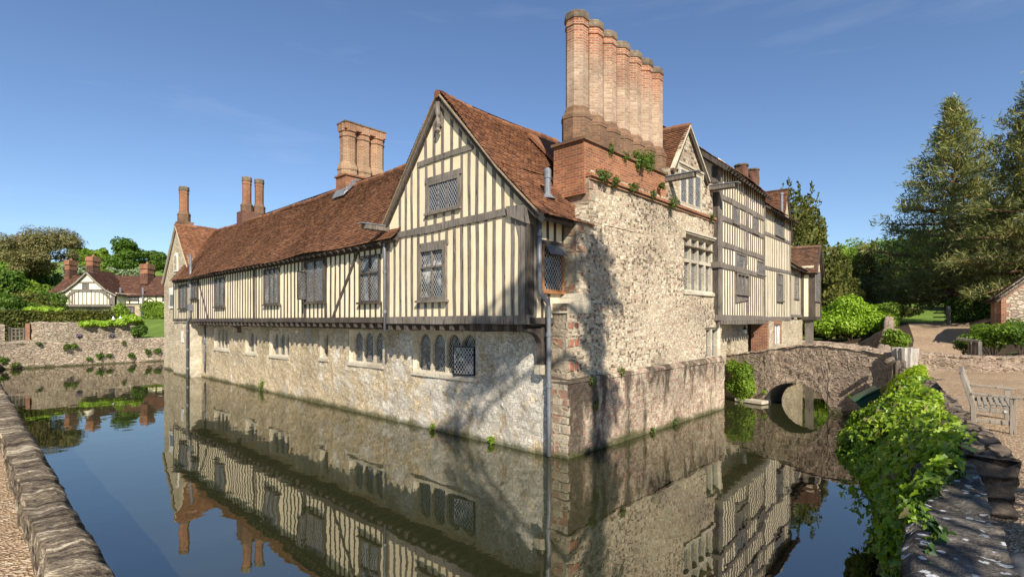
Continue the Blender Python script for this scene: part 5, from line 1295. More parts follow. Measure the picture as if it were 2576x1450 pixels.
# ------------------------------------------------------------------ leaves, trees, shrubs
def unit(v): return v / np.maximum(np.linalg.norm(v, axis=1, keepdims=True), 1e-9)
def leaf_quads(C, N, size, aspect=.6, rng=RNG, fold=0.0):
    n = len(C); a = unit(np.cross(N, rng.normal(size=(n, 3)))); b = np.cross(N, a)
    s = size * (.6 + .8 * rng.random(n))[:, None]
    V = np.stack([C - a * s * .5, C + b * s * aspect * .5 - N * s * fold, C + a * s * .5, C - b * s * aspect * .5 - N * s * fold], 1)
    return V.reshape(-1, 3), np.arange(n * 4).reshape(n, 4)
def blob_points(blobs, n, rng, shell=.55):
    """blobs: list of (centre, radii); points spread through the outer part of every blob"""
    vol = np.array([b[1][0] * b[1][1] * b[1][2] for b in blobs]) ** .67; k = np.maximum((vol / vol.sum() * n).astype(int), 8)
    C = []; N = []
    for (c, r), m in zip(blobs, k):
        d = unit(rng.normal(size=(m, 3))); rad = shell + (1 - shell) * rng.random(m) ** .6
        rad *= 1 + .22 * vnoise(d * 2.3 + np.array(c) * .7, int(abs(c[0] * 7)) % 97)
        C.append(np.array(c) + d * rad[:, None] * np.array(r)); N.append(unit(d * .9 + rng.normal(size=(m, 3)) * .55 + np.array([0, 0, .35])))
    return np.concatenate(C), np.concatenate(N)
BARK = {'brown': mat_plain('brown_bark', (.10, .07, .05), .95, 0, 9, .45, .03, .1), 'red': mat_plain('pine_bark', (.17, .10, .06), .95, 0, 8, .4, .03, .1), 'grey': mat_plain('grey_bark', (.09, .08, .07), .95, 0, 9, .4, .03, .1)}
LEAF = {
    'oak': mat_leaf('oak_leaves', [(.035, .075, .010), (.07, .13, .016), (.11, .185, .022), (.16, .24, .035)], .35),
    'fresh': mat_leaf('spring_leaves', [(.08, .14, .014), (.14, .22, .02), (.20, .30, .03), (.27, .36, .05)], .4),
    'lime': mat_leaf('lime_leaves', [(.13, .22, .014), (.21, .34, .022), (.29, .43, .035), (.38, .50, .07)], .35),
    'silver': mat_leaf('silver_leaves', [(.10, .14, .06), (.17, .22, .11), (.24, .29, .16), (.32, .36, .22)], .25),
    'yew': mat_leaf('yew_needles', [(.035, .05, .010), (.075, .09, .018), (.125, .13, .026), (.19, .175, .045)], .2),
    'pine': mat_leaf('pine_needles', [(.085, .11, .036), (.165, .185, .058), (.255, .25, .085), (.39, .335, .13)], .3, pscale=.9),
    'pinedark': mat_leaf('blue_pine_needles', [(.07, .09, .03), (.135, .15, .048), (.21, .205, .07), (.32, .275, .105)], .3, pscale=.9),
    'cedar': mat_leaf('olive_needles', [(.09, .085, .03), (.15, .14, .05), (.21, .185, .07), (.27, .23, .095)], .2),
    'hedge': mat_leaf('hedge_leaves', [(.035, .045, .008), (.07, .08, .012), (.11, .115, .018), (.16, .145, .03)], .2),
    'ivy': mat_leaf('ivy_leaves', [(.05, .095, .012), (.13, .22, .02), (.21, .32, .03), (.30, .40, .05), (.44, .45, .10)], .38, rough=.38, spec=.45),
    'ivylime': mat_leaf('young_ivy_leaves', [(.13, .21, .012), (.26, .37, .02), (.38, .50, .035), (.48, .58, .07)], .4, rough=.45),
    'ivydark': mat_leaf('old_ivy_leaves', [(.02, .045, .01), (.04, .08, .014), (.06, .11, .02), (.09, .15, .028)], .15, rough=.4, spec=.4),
    'weed': mat_leaf('weed_leaves', [(.04, .07, .015), (.08, .12, .022), (.12, .16, .03), (.17, .15, .06)], .3),
    'lavender': mat_leaf('lavender_flowers', [(.10, .08, .13), (.17, .13, .20), (.09, .11, .06)], .2),
    'pinkfl': mat_leaf('pink_flowers', [(.5, .12, .2), (.6, .25, .3)], .2),
}
def crown(parent, name, C, N, size, mat, aspect=.6, rng=RNG):
    V, F = leaf_quads(C, N, size, aspect, rng)
    return np_mesh(name, V, F, mat, parent, uv=False)
def leafy_tree(name, label, x, y, H, R, mat, n=9000, leaf=.4, nb=16, trunk=.25, bark='brown', group=None, seed=0, zb=None, low=.25, squash=1.0, cat='tree'):
    rng = np.random.default_rng(seed + 100); zb = hz(x, y) - .1 if zb is None else zb
    T_ = empty(name, (x, y, zb), label, cat, group)
    blobs = []; tubes = MB()
    cz = zb + H * (low + (1 - low) * .5); rz_ = H * (1 - low) * .5
    for i in range(nb):
        d = unit(rng.normal(size=(1, 3)))[0]; f = .45 + .4 * rng.random()
        c = np.array([x + d[0] * R * f, y + d[1] * R * f, cz + d[2] * rz_ * f * .95]); r = R * (.30 + .22 * rng.random()) * (1.0 if d[2] < .3 else .85)
        blobs.append((c, (r, r, r * .8 * squash)))
    blobs.append((np.array([x, y, cz]), (R * .5, R * .5, rz_ * .6)))
    C, N = blob_points(blobs, n, rng, .4)
    crown(T_, 'crown', C, N, leaf, mat, .65, rng)
    tr = max(.12, H * trunk * .1)
    tubes.tube([(x, y, zb - .3), (x + .1, y, zb + H * low), (x, y + .1, zb + H * .75)], [tr * 1.25, tr, tr * .4], 9)
    for c, r in blobs[:7]:
        z1 = zb + H * (low * .9 + .15 * rng.random()); tubes.tube([(x, y, z1), ((x + c[0]) / 2, (y + c[1]) / 2, (z1 + c[2]) / 2 + .2), tuple(c)], [tr * .45, tr * .3, tr * .12], 6)
    tubes.build('trunk', BARK[bark], T_, smooth=True, recalc=False)
    return T_
def shrub(name, label, blobs, mat, n=4000, leaf=.14, aspect=.65, group=None, seed=0, cat='shrub', at=None, shell=.6, core=True):
    rng = np.random.default_rng(seed + 500)
    at = at or (blobs[0][0][0], blobs[0][0][1], blobs[0][0][2] - blobs[0][1][2])
    T_ = empty(name, tuple(float(v) for v in at), label, cat, group)
    C, N = blob_points(blobs, n, rng, shell)
    crown(T_, 'foliage', C, N, leaf, mat, aspect, rng)
    st = MB()
    for c, r in blobs[:8]: st.tube([(at[0], at[1], at[2]), tuple(np.array(c) * .6 + np.array(at) * .4 + np.array([0, 0, .05])), tuple(c)], [max(.02, r[0] * .06), max(.014, r[0] * .04), .01], 5)
    st.build('stems', BARK['brown'], T_, recalc=False)
    return T_
def rnd_blobs(x, y, z, rx, ry, rz_, nb, seed, k=.45):
    rng = np.random.default_rng(seed); out = []
    for i in range(nb):
        d = unit(rng.normal(size=(1, 3)))[0]; f = .5 + .25 * rng.random(); s = k * (.8 + .4 * rng.random())
        if d[2] < -.3: d[2] *= -.5
        out.append(((x + d[0] * rx * f, y + d[1] * ry * f, z + d[2] * rz_ * f), (rx * s, ry * s, rz_ * s)))
    out.append(((x, y, z), (rx * .62, ry * .62, rz_ * .62)))
    return out
def pine(name, label, x, y, H, R, mat, seed=0, nb=120, start=.13, needle=.36, tuft=15, per=11, droop=.12, zb=None, up=.25, group=None, power=.8, nw=.07):
    rng = np.random.default_rng(seed + 900); zb = hz(x, y) - .1 if zb is None else zb
    T_ = empty(name, (x, y, zb), label, 'tree', group)
    tr = MB(); bend = [(x + .25 * math.sin(k * .9 + seed), y, zb + H * k / 10) for k in range(11)]
    tr.tube([(x, y, zb - .4)] + bend, [.022 * H] + [.021 * H * (1 - k / 10.4) for k in range(11)], 10)
    TC = []; TD = []; lb = MB()
    for i in range(nb):
        t = start + (1 - start) * ((i + rng.random()) / nb) ** .92
        L = R * (max(0.03, 1 - t) ** power) * (.65 + .5 * rng.random()) * (1.0 if t > start + .08 else .8)
        a = i * 2.39996 + rng.random() * .6; el = (up * (t - .25) * 1.6 + rng.normal() * .1) - droop * (1 - t)
        d = np.array([math.cos(a) * math.cos(el), math.sin(a) * math.cos(el), math.sin(el)])
        p0 = np.array([np.interp(t * 10, range(11), [b[0] for b in bend]), y, zb + H * t])
        sag = lambda f: np.array([0, 0, .10 * L * f * f - .05 * L * f])
        e = p0 + d * L + sag(1)
        lb.tube([tuple(p0), tuple(p0 + d * L * .5 + sag(.5)), tuple(e)], [.010 * H * (1.1 - t), .007 * H * (1.1 - t), .012], 5)
        m = max(3, int(per * L / R * 1.3) + 2)
        for k in range(m):
            f = .28 + .72 * (k + rng.random()) / m; q = p0 + d * L * f + sag(f)
            sd = np.array([-d[1], d[0], 0]) * rng.normal() * L * .26 * (1.15 - f) * 1.3 + np.array([0, 0, rng.normal() * .12 + .08]) * min(1, L * .5)
            TC.append(q + sd); TD.append(unit((d * .6 + sd * .7 / max(.3, L * .3) + np.array([0, 0, .55]) + rng.normal(size=3) * .3)[None])[0])
    TC = np.array(TC); TD = np.array(TD); n = len(TC)
    c = np.repeat(TC, tuft, 0); d = np.repeat(TD, tuft, 0); k = len(c)
    dirs = unit(d * .75 + rng.normal(size=(k, 3)) * .65); base = c + rng.normal(size=(k, 3)) * needle * .55
    Ln = needle * (.6 + .8 * rng.random(k))[:, None]; side = unit(np.cross(dirs, rng.normal(size=(k, 3)))) * Ln * nw
    V = np.stack([base - side * .6, base + dirs * Ln * .55 - side, base + dirs * Ln, base + dirs * Ln * .55 + side], 1).reshape(-1, 3)
    np_mesh('crown', V, np.arange(k * 4).reshape(k, 4), mat, T_, uv=False)
    tr.build('trunk', BARK['red'], T_, smooth=True, recalc=False); lb.build('limbs', BARK['red'], T_, smooth=True, recalc=False)
    return T_
def at_px(px, Y): return ((px - CX) / F_PX * Y, Y)
def z_px(py, Y): return EYE + (HZ - py) / F_PX * Y

# --- right: pines, yews, shrubs
x, y = at_px(2398, 42); pine('pine_tree', 'tall open pine with reddish trunk and tufted limbs behind the path', x, y, z_px(255, 42) - hz(x, y), 9.2, LEAF['pine'], 1, nb=120, start=.10, needle=.42, tuft=34, per=15, power=1.0, nw=.085)
x, y = at_px(2640, 33); pine('pine_tree', 'dense dark pine cut by the right edge above the stone shed', x, y, 16.0, 8.4, LEAF['pinedark'], 2, nb=130, start=.15, needle=.38, tuft=36, per=17, power=.85, droop=.18, nw=.085)
def yew(label, tops, Y, base_r, mat, n, seed, leaf=.26, zbot=None):
    rng = np.random.default_rng(seed); blobs = []
    xs = [at_px(px, Y)[0] for px, py in tops]; x0 = float(np.mean(xs)); zb = hz(x0, Y)
    T_ = empty('yew_tree', (x0, Y, zb), label, 'tree')
    for (px, py), X in zip(tops, xs):
        zt = z_px(py, Y); m = 11
        for k in range(m):
            f = k / (m - 1); r = base_r * (1 - f) ** .75 + .16
            a = rng.random() * 6.28; blobs.append((np.array([X + math.cos(a) * r * .35, Y + math.sin(a) * r * .5, zb + .5 + (zt - zb - .6) * f]), (r * .85, r, (zt - zb) / m * 1.0)))
    C, N = blob_points(blobs, n, rng, .55); N = unit(N + np.array([0, 0, .2]))
    a = unit(N * .5 + np.array([0, 0, 1.0]) + rng.normal(size=N.shape) * .35)       # upswept sprays
    s = leaf * (.6 + .8 * rng.random(len(C)))[:, None]; side = unit(np.cross(a, N + rng.normal(size=N.shape) * .3)) * s * .36
    V = np.stack([C - side * .5, C + a * s * .5 - side, C + a * s, C + a * s * .5 + side], 1).reshape(-1, 3)
    np_mesh('crown', V, np.arange(len(C) * 4).reshape(-1, 4), mat, T_, uv=False)
    MB().tube([(x0, Y, zb - .3), (x0, Y, zb + 5)], [.4, .2], 8).build('trunk', BARK['brown'], T_, recalc=False)
    return T_
yew('dark yew with several pointed leaders behind the timber wing', [(1968, 500), (1987, 474), (2012, 489), (2040, 486), (2056, 515), (2070, 570)], 46, 1.7, LEAF['yew'], 42000, 31)
yew('olive yew with drooping sprays between the big yew and pine', [(2086, 640), (2106, 625), (2130, 655), (2100, 690), (2140, 700)], 44, 1.9, LEAF['yew'], 20000, 32)
yew('rounded dark yew spreading beside the round clipped bush', [(2165, 640), (2195, 620), (2222, 640)], 52, 2.2, LEAF['yew'], 22000, 33)
x, y = at_px(2148, 60); leafy_tree('leafy_tree', 'bright green leafy tree topping the yews on the right', x, y, z_px(603, 60) - hz(x, y), 3.6, LEAF['fresh'], 9000, .34, seed=41)
x, y = at_px(2125, 72); leafy_tree('leafy_tree', 'pale thin crowned tree peeping over the yews', x, y, z_px(630, 72) - hz(x, y), 3.2, LEAF['silver'], 3500, .3, seed=42)
x, y = at_px(2070, 62); leafy_tree('leafy_tree', 'dark leafy tree in the gap behind the oriel', x, y, z_px(628, 62) - hz(x, y), 5.0, LEAF['oak'], 9000, .4, seed=43, low=.05)
for i, (px, Y, top, R_, mt, lb) in enumerate([(2240, 66, 622, 6.5, 'oak', 'dark oak closing the view behind the round clipped bush'), (2340, 70, 600, 8.0, 'oak', 'broad dark oak standing behind the tall pine'), (2455, 62, 560, 7.5, 'oak', 'dark oak between the two pines'), (2570, 58, 520, 8.0, 'yew', 'black green tree filling the gap behind the dense pine'), (2180, 84, 604, 7, 'fresh', 'light green tree far up the slope beyond the yews')]):
    x, y = at_px(px, Y); leafy_tree('leafy_tree', lb, x, y, z_px(top, Y) - hz(x, y), R_, LEAF[mt], 13000, .46, seed=44 + i, low=.30 if px in (2340, 2455) else .02, nb=22)
x, y = at_px(2192, 47); shrub('clipped_bush', 'round dark clipped bush rising behind the lime shrub', rnd_blobs(x, y, z_px(745, 47), 2.2, 1.9, 2.0, 9, 51, .5), LEAF['yew'], 9000, .16, .5, seed=51, cat='bush')
x, y = at_px(2145, 37.5); zc = z_px(806, 37.5)
shrub('rounded_shrub', 'big lime green rounded shrub behind the bridge parapet', rnd_blobs(x, y, zc, 2.5, 1.9, 1.85, 16, 52, .42), LEAF['lime'], 19000, .17, .62, seed=52, at=(x, y, hz(x, y) - .2))
x, y = at_px(2078, 38.5); shrub('leafy_bush', 'darker green bush beneath the oriel post', rnd_blobs(x, y, z_px(812, 38), 1.2, 1.0, 1.3, 8, 53, .45), LEAF['oak'], 5000, .14, seed=53, at=(x, y, hz(x, y) - .2), cat='bush')
x, y = at_px(2262, 25); shrub('leafy_bush', 'green bush growing over the sloping wall by the path', rnd_blobs(x - .3, y, z_px(855, 25), .55, .5, .65, 7, 54, .5), LEAF['fresh'], 2600, .12, seed=54, cat='bush')
def hedge(name, label, fr, L, Wd, z0, z1, mat, n, leaf, seed, cat='hedge'):
    rng = np.random.default_rng(seed); T_ = empty(name, fr.p(L / 2, -Wd / 2, z0), label, cat)
    A = [L * Wd, L * (z1 - z0), L * (z1 - z0), Wd * (z1 - z0), Wd * (z1 - z0)]; k = (np.array(A) / sum(A) * n).astype(int); P = []; Nn = []
    u = lambda m: rng.random(m)
    def put(s, o, z, nl):
        for a, b, c in zip(s, o, z): P.append(fr.p(a, b, c)); Nn.append(nl)
    n3 = lambda s, o: (fr.d[0] * s + fr.n[0] * o, fr.d[1] * s + fr.n[1] * o, 0)
    put(u(k[0]) * L, -u(k[0]) * Wd, np.full(k[0], z1), (0, 0, 1)); put(u(k[1]) * L, np.zeros(k[1]), z0 + u(k[1]) * (z1 - z0), n3(0, 1)); put(u(k[2]) * L, np.full(k[2], -Wd), z0 + u(k[2]) * (z1 - z0), n3(0, -1))
    put(np.zeros(k[3]), -u(k[3]) * Wd, z0 + u(k[3]) * (z1 - z0), n3(-1, 0)); put(np.full(k[4], L), -u(k[4]) * Wd, z0 + u(k[4]) * (z1 - z0), n3(1, 0))
    P = np.array(P); Nn = np.array(Nn, float)
    P = P + Nn * ((fbm(P * 1.1, seed, 3) * .13)[:, None]) + rng.normal(size=P.shape) * leaf * .3
    crown(T_, 'foliage', P, unit(Nn * .8 + rng.normal(size=P.shape) * .6), leaf, mat, .55, rng)
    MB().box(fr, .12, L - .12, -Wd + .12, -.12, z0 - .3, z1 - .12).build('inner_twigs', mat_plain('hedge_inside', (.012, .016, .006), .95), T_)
    return T_
q0 = at_px(2397, 37.5); HF = Fr(q0[0], q0[1], 1, -.55, 1)
if HF.n[1] > 0: HF = Fr(q0[0], q0[1], 1, -.55, -1)
hedge('yew_hedge', 'deep green hedge beside the gate under the pines', HF, 4.4, 2.0, hz(*q0) - .2, hz(*q0) + 1.75, LEAF['oak'], 9000, .16, 61)
q0 = at_px(2222, 37); HF = Fr(q0[0], q0[1], 1, .1, 1)
if HF.n[1] > 0: HF = Fr(q0[0], q0[1], 1, .1, -1)
hedge('yew_hedge', 'short hedge end left of the lawn opening', HF, 1.25, 1.6, hz(*q0) - .2, z_px(768, 37), LEAF['ivy'], 4500, .15, 62)
for i, (px, Y, py, rx, rz_, lb, mt) in enumerate([(2500, 22.5, 850, 1.25, .75, 'spreading speckled shrub behind the low wall beside the wooden rail', 'fresh'), (2575, 22, 842, 1.1, .8, 'speckled shrub at the right edge in front of the stone shed', 'oak'), (2432, 23.5, 872, .55, .5, 'thin straggling shrub at the left end of the wooden rail', 'weed')]):
    x, y = at_px(px, Y); shrub('garden_shrub', lb, rnd_blobs(x, y, z_px(py, Y), rx, rx * .8, rz_, 10, 70 + i, .42), LEAF[mt], 5200 if i < 2 else 1100, .10, .6, seed=70 + i, at=(x, y, hz(x, y)))
# plants rooted in the masonry
def weed(label, P, r, n, leaf, seed, mt='weed', hang=0.0):
    x, y, z = P; bl = rnd_blobs(x, y, z - hang * r, r, r, r * (1 + hang), 5, seed, .5)
    return shrub('wall_plant', label, bl, LEAF[mt], n, leaf, .6, seed=seed, cat='plant', group='plants rooted in the masonry', shell=.2, at=(x, y, z - r * .5))
shrub('wall_shrub', 'yellow flowered green shrub growing at the foot of the bridge beside the house', [(B.p(B.s(1872, .25), .25, z_px(945, 21.5)), (.42, .38, .55)), (B.p(B.s(1850, .2), .2, z_px(975, 21.8)), (.36, .3, .4)), (B.p(B.s(1880, .3), .3, z_px(980, 21.4)), (.36, .35, .4)), (B.p(B.s(1845, .2), .2, z_px(925, 22)), (.28, .25, .3)), (B.p(B.s(1868, .3), .3, z_px(1003, 21.4)), (.28, .3, .28))], LEAF['fresh'], 5200, .09, seed=75, at=B.p(B.s(1868, .1), .1, .2))
for i, (px, o, z, r, n, lb, h_) in enumerate([(1515, -.05, 7.52, .26, 500, 'leafy weed at the left end of the stack string course', .2), (1545, -.05, 7.50, .20, 400, 'second tuft of weeds along the stack string course', .4), (1592, -.05, 7.5, .22, 400, 'yellowish weed midway along the stack string course', .1), (1640, -.05, 7.5, .20, 350, 'weed under the right part of the brick stack', .2), (1668, -.05, 7.9, .17, 260, 'small weed beside the gutter spout of the dormer', .1), (1690, -.02, 7.5, .22, 380, 'purplish trailing weed below the dormer', .5), (1790, -.02, 7.45, .16, 200, 'tuft at the right end of the string course', .1)]):
    weed(lb, S.p(S.s(px, o), o, z), r, n, .06, 80 + i, hang=h_)
for i, (px, z, r, n, lb) in enumerate([(1605, 8.75, .34, 1500, 'ivy clump hanging over the shoulder of the seven flue stack'), (1632, 8.7, .26, 800, 'ivy trail beside the sixth chimney flue'), (1572, 8.55, .16, 260, 'small weed at the foot of the third chimney flue'), (1535, 8.5, .13, 160, 'tiny weed on the stack cornice')]):
    weed(lb, S.p(S.s(px, -.22), -.22, z), r, n, .055, 90 + i, 'oak', .8)
nw_ = [(38, 916, .45), (8, 905, .5), (165, 872, .55), (188, 868, .4), (95, 862, .35), (252, 895, .5), (275, 893, .4), (330, 893, .45), (372, 884, .5), (395, 880, .45), (312, 862, .3), (225, 902, .3)]
for i, (px, py, r) in enumerate(nw_):
    q = on_n(px, -.08); lab = ['clump at the foot', 'clump at the left end', 'bushy green plant on the ledge', 'green plant beside the bushy one on the ledge', 'small tuft high on the left', 'dark clump at mid waterline', 'trailing plant left of centre waterline', 'clump below the lavender', 'ivy clump near the tower', 'last clump against the tower', 'tuft under the garden wall end', 'low tuft at the waterline'][i]
    weed(lab + ' of the far moat wall', (q[0], q[1], z_px(py, q[1])), r * .62, 300, .12, 100 + i, 'oak' if i % 2 else 'weed', .2)
for i, (px, lb) in enumerate([(200, 'purple lavender tuft at the foot of the garden wall'), (283, 'faded lavender tuft near the end of the garden wall')]):
    q = on_n(px, .8); weed(lb, (q[0], q[1], 2.2), .27, 300, .12, 120 + i, 'lavender')
ws = [W.s(660, .04), W.s(1087, .04), W.s(1240, .04)]
for i, (s_, z, r) in enumerate([(ws[0], .35, .28), (ws[1], .10, .12), (ws[2], .12, .13)]):
    weed(['plant growing from the west wall below the two light window', 'small tuft at the waterline under the great gable', 'second small tuft at the waterline under the great gable'][i], W.p(s_, .08, z), r, 260, .06, 130 + i, 'fresh', .3)
for i, (px, z) in enumerate([(1490, 1.95), (1565, 2.05), (1500, 1.25), (1700, .12), (1640, .1)]):
    weed(['mossy tuft on the plinth ledge near the corner', 'mossy tuft midway on the plinth ledge', 'green growth on the stained corner plinth', 'waterline tuft at the east part of the plinth', 'waterline tuft at the middle of the plinth'][i], S.p(S.s(px, .05), .05, z), .14, 220, .05, 140 + i, 'weed', .4)
for i, (px, py) in enumerate([(2143, 998), (2190, 1004), (1923, 985)]):
    s_ = B.s(px, .08); weed(['small green cushion on the bridge right of the arch', 'yellow green cushion low on the bridge near the bin', 'yellowish tuft at the left spring of the arch'][i], B.p(s_, .08, z_px(py, B.p(s_, 0, 0)[1])), .14, 220, .05, 150 + i, 'fresh')

# --- left: garden hedge, trees on the hill
hA, hB = on_n(-60, 5.2), on_n(286, 5.2); HF = Fr(hA[0], hA[1], hB[0] - hA[0], hB[1] - hA[1], 1)
if HF.n[1] > 0: HF = Fr(hA[0], hA[1], hB[0] - hA[0], hB[1] - hA[1], -1)
hedge('yew_hedge', 'long clipped hedge behind the garden wall', HF, math.hypot(hB[0] - hA[0], hB[1] - hA[1]), 1.6, 1.8, 4.25, LEAF['hedge'], 26000, .2, 160)
q = on_n(290, 2.6); shrub('wall_shrub', 'lime creeper draped over the end of the garden wall', [(on_n(px, 1.5 + .3 * (k % 2)) + (z,), (.6, .4, .26)) for k, (px, z) in enumerate([(215, 3.25), (235, 3.3), (258, 3.25), (280, 3.3), (300, 3.35), (318, 3.45), (336, 3.6), (345, 3.4)])], LEAF['lime'], 4200, .2, seed=161, at=q + (2.2,))
q = on_n(318, 4.5); shrub('garden_bush', 'bright rounded bush behind the end of the garden wall', rnd_blobs(q[0], q[1], 3.2, 1.2, 1.0, .85, 8, 162, .5), LEAF['lime'], 3600, .2, seed=162, at=q + (2.2,), cat='bush')
q = on_n(300, 9.0); shrub('climbing_plant', 'tall green climber on the stone post near the cottage', rnd_blobs(q[0], q[1], 4.0, .8, .7, 1.2, 7, 163, .5), LEAF['fresh'], 2600, .2, seed=163, at=q + (2.4,), cat='climber')
q = on_n(352, 1.2); shrub('garden_bush', 'dark bush at the broken end of the garden wall', rnd_blobs(q[0], q[1], 2.6, .6, .6, .8, 6, 164, .5), LEAF['oak'], 1500, .16, seed=164, at=q + (1.9,), cat='bush')
for i, (px, Y, top, R_, low, mt, nb, n, lb) in enumerate([
    (205, 150, 606, 3.6, .3, 'fresh', 18, 8000, 'rounded light green tree on the hill above the left chimney'),
    (256, 155, 616, 3.2, .3, 'fresh', 16, 7000, 'smaller light green tree beside the big dark hill tree'),
    (319, 150, 597, 5.2, .3, 'oak', 22, 11000, 'largest dark rounded oak on the hill crest'),
    (387, 160, 625, 4.2, .3, 'oak', 16, 7000, 'dark oak on the crest near the tower'),
    (422, 175, 640, 3.6, .3, 'oak', 14, 5000, 'farthest hill tree half hidden by the tower'),
    (12, 130, 577, 6.5, .15, 'fresh', 18, 9000, 'bright tree at the left edge behind the spreading pine'),
    (186, 112, 640, 4.2, .1, 'silver', 18, 8000, 'silvery whitebeam behind the cottage ridge'),
    (342, 118, 668, 4.8, .02, 'silver', 18, 8000, 'grey green willow left of the green field'),
    (266, 110, 660, 3.0, .02, 'fresh', 18, 8000, 'yellow green tree behind the middle cottage chimney'),
    (232, 120, 636, 4.0, .05, 'fresh', 14, 6000, 'light green tree between the two left cottage chimneys'),
    (298, 116, 655, 3.6, .05, 'silver', 14, 5000, 'grey leaved tree below the largest hill oak'),
    (398, 112, 690, 1.4, .02, 'fresh', 10, 3000, 'small bright tree beside the right cottage chimney'),
    (108, 96, 672, 4.6, .02, 'oak', 22, 12000, 'dark green tree left of the cottage'),
    (62, 88, 690, 4.4, .02, 'fresh', 20, 11000, 'leafy tree under the spreading pine'),
    (8, 84, 672, 4.0, .02, 'oak', 20, 11000, 'leafy tree at the left edge'),
    (152, 86, 705, 3.0, .02, 'oak', 16, 8000, 'dark tree against the cottage gable')]):
    x, y = at_px(px, Y); leafy_tree('hill_tree', lb, x, y, z_px(top, Y) - hz(x, y), R_, LEAF[mt], n, .62 if Y > 105 else .42, seed=170 + i, low=low, nb=nb, group='trees on the hill behind the cottage')
for i, (px, Y, top, R_, mt, lb) in enumerate([(25, 62, 742, 3.2, 'oak', 'dark round bush behind the hedge at the left edge'), (75, 64, 735, 3.2, 'hedge', 'dark bush behind the middle of the hedge'), (125, 66, 722, 3.0, 'oak', 'green bush beside the cottage gable'), (95, 58, 768, 2.2, 'fresh', 'low light green bush just behind the hedge'), (30, 57, 775, 2.0, 'silver', 'pale low bush behind the hedge')]):
    x, y = at_px(px, Y); zt = z_px(top, Y); h_ = (zt - hz(x, y)) / 2
    shrub('garden_bush', lb, rnd_blobs(x, y, hz(x, y) + h_, R_, R_ * .8, h_ * 1.05, 12, 190 + i, .45), LEAF[mt], 5000, .26, seed=190 + i, cat='bush', at=(x, y, hz(x, y)))
for i, (px, w_) in enumerate([(110, .8), (128, .8), (95, .8)]):
    q = on_n(px, 6.2); shrub('garden_bush', ['lime topped bush peeping over the hedge', 'second lime topped bush peeping over the hedge', 'third small lime bush peeping over the hedge'][i], rnd_blobs(q[0], q[1], 4.3, 1.2, .8, .35, 6, 196 + i, .5), LEAF['lime'], 1200, .2, seed=196 + i, cat='bush', at=q + (2,))
# spreading pine at the far left
def flat_pine(label, x, y, H, pads, mat, seed):
    rng = np.random.default_rng(seed); zb = hz(x, y); T_ = empty('spreading_pine', (x, y, zb), label, 'tree')
    tr = MB().tube([(x, y, zb - .3), (x + .3, y, zb + H * .4), (x + 1.2, y, zb + H * .7), (x + 1.0, y, zb + H * .95)], [.75, .6, .42, .15], 10)
    bl = []
    for px, py, r in pads:
        X = at_px(px, y)[0]; Z = z_px(py, y); Yd = y + rng.normal() * 2.0
        for k in range(5): bl.append((np.array([X + rng.normal() * r * .4, Yd + rng.normal() * r * .5, Z + rng.normal() * .25]), (r * .58, r * .6, r * .46)))
        tr.tube([(x + .8, y, min(Z - 1.0, zb + H * .8)), (X * .6 + x * .4, (y + Yd) / 2, Z - .9), (X, Yd, Z - .2)], [.24, .17, .06], 6)
    C, N = blob_points(bl, 40000, rng, .25); crown(T_, 'crown', C, unit(N + np.array([0, 0, .6])), .42, mat, .35, rng)
    tr.build('trunk', BARK['brown'], T_, smooth=True, recalc=False)
x, y = at_px(30, 92)
flat_pine('spreading flat topped pine with bare trunk at the left', x, y, z_px(580, 92) - hz(x, y), [(88, 584, 3.4), (60, 598, 3.2), (118, 598, 2.8), (140, 610, 1.8), (35, 615, 3.4), (100, 620, 3.2), (150, 640, 2.0), (70, 638, 3.4), (25, 645, 3.4), (115, 650, 3.0), (45, 668, 3.2), (95, 672, 2.6), (10, 680, 3.0), (128, 668, 1.8)], LEAF['cedar'], 201)
# ------------------------------------------------------------------ ivy on the right bank
def ivy_leaf_mesh(name, C, N, up, size, mat, parent, rng):
    """five lobed leaves, slightly folded along the midrib"""
    half = np.array([(0, 0), (.34, -.16), (.50, .14), (.27, .28), (.24, .62), (0, 1.0)])
    n = len(C); N = unit(N); a = up - N * (up * N).sum(1, keepdims=True); a = unit(a); b = np.cross(a, N)
    s = size * (.55 + .9 * rng.random(n))[:, None]; fold = (.10 + .25 * rng.random(n))[:, None]
    V = []
    for sg in (1, -1):
        for hx, hy in half: V.append(C + b * s * hx * sg + a * s * (hy - .35) + N * s * abs(hx) * fold - N * s * .18 * max(0, hy - .4))
    # share the midrib so both halves form one leaf
    V = np.stack(V, 1); keep = [0, 1, 2, 3, 4, 5, 7, 8, 9, 10]
    V = V[:, keep].reshape(-1, 3); base = np.arange(n)[:, None] * 10
    F = np.concatenate([base + np.array([0, 1, 2, 3]), base + np.array([0, 3, 4, 5]), base + np.array([0, 8, 7, 6]), base + np.array([0, 5, 9, 8])], 0)
    return np_mesh(name, V, F, mat, parent, uv=False)
rng = np.random.default_rng(77)
MW = [(3.95, 5.05), (8.0, 10.3), (13.28, 17.76)]
wd = np.array([.58, .815]); wn = np.array([-.815, .58])               # along the wall; towards the water
def mw_pt(q): return np.array([3.3, 3.95]) + wd * q + np.array([.55, .30]) * np.clip((q - .6) / 1.2, 0, 1) * .6
q_k = [-1.2, 0, 1.2, 2.4, 4.0, 6.0, 8.0, 10.0, 12.5, 14.5]
w_k = [.02, .08, .25, .6, 1.0, 1.0, .65, .35, .08, .02]              # reach over the water
i_k = [-.2, -.1, .26, .34, .24, .2, .2, .4, .58, .5]              # reach over the top of the wall
t_k = [1.98, 2.04, 2.10, 2.2, 2.24, 2.22, 2.18, 2.16, 2.18, 1.9]
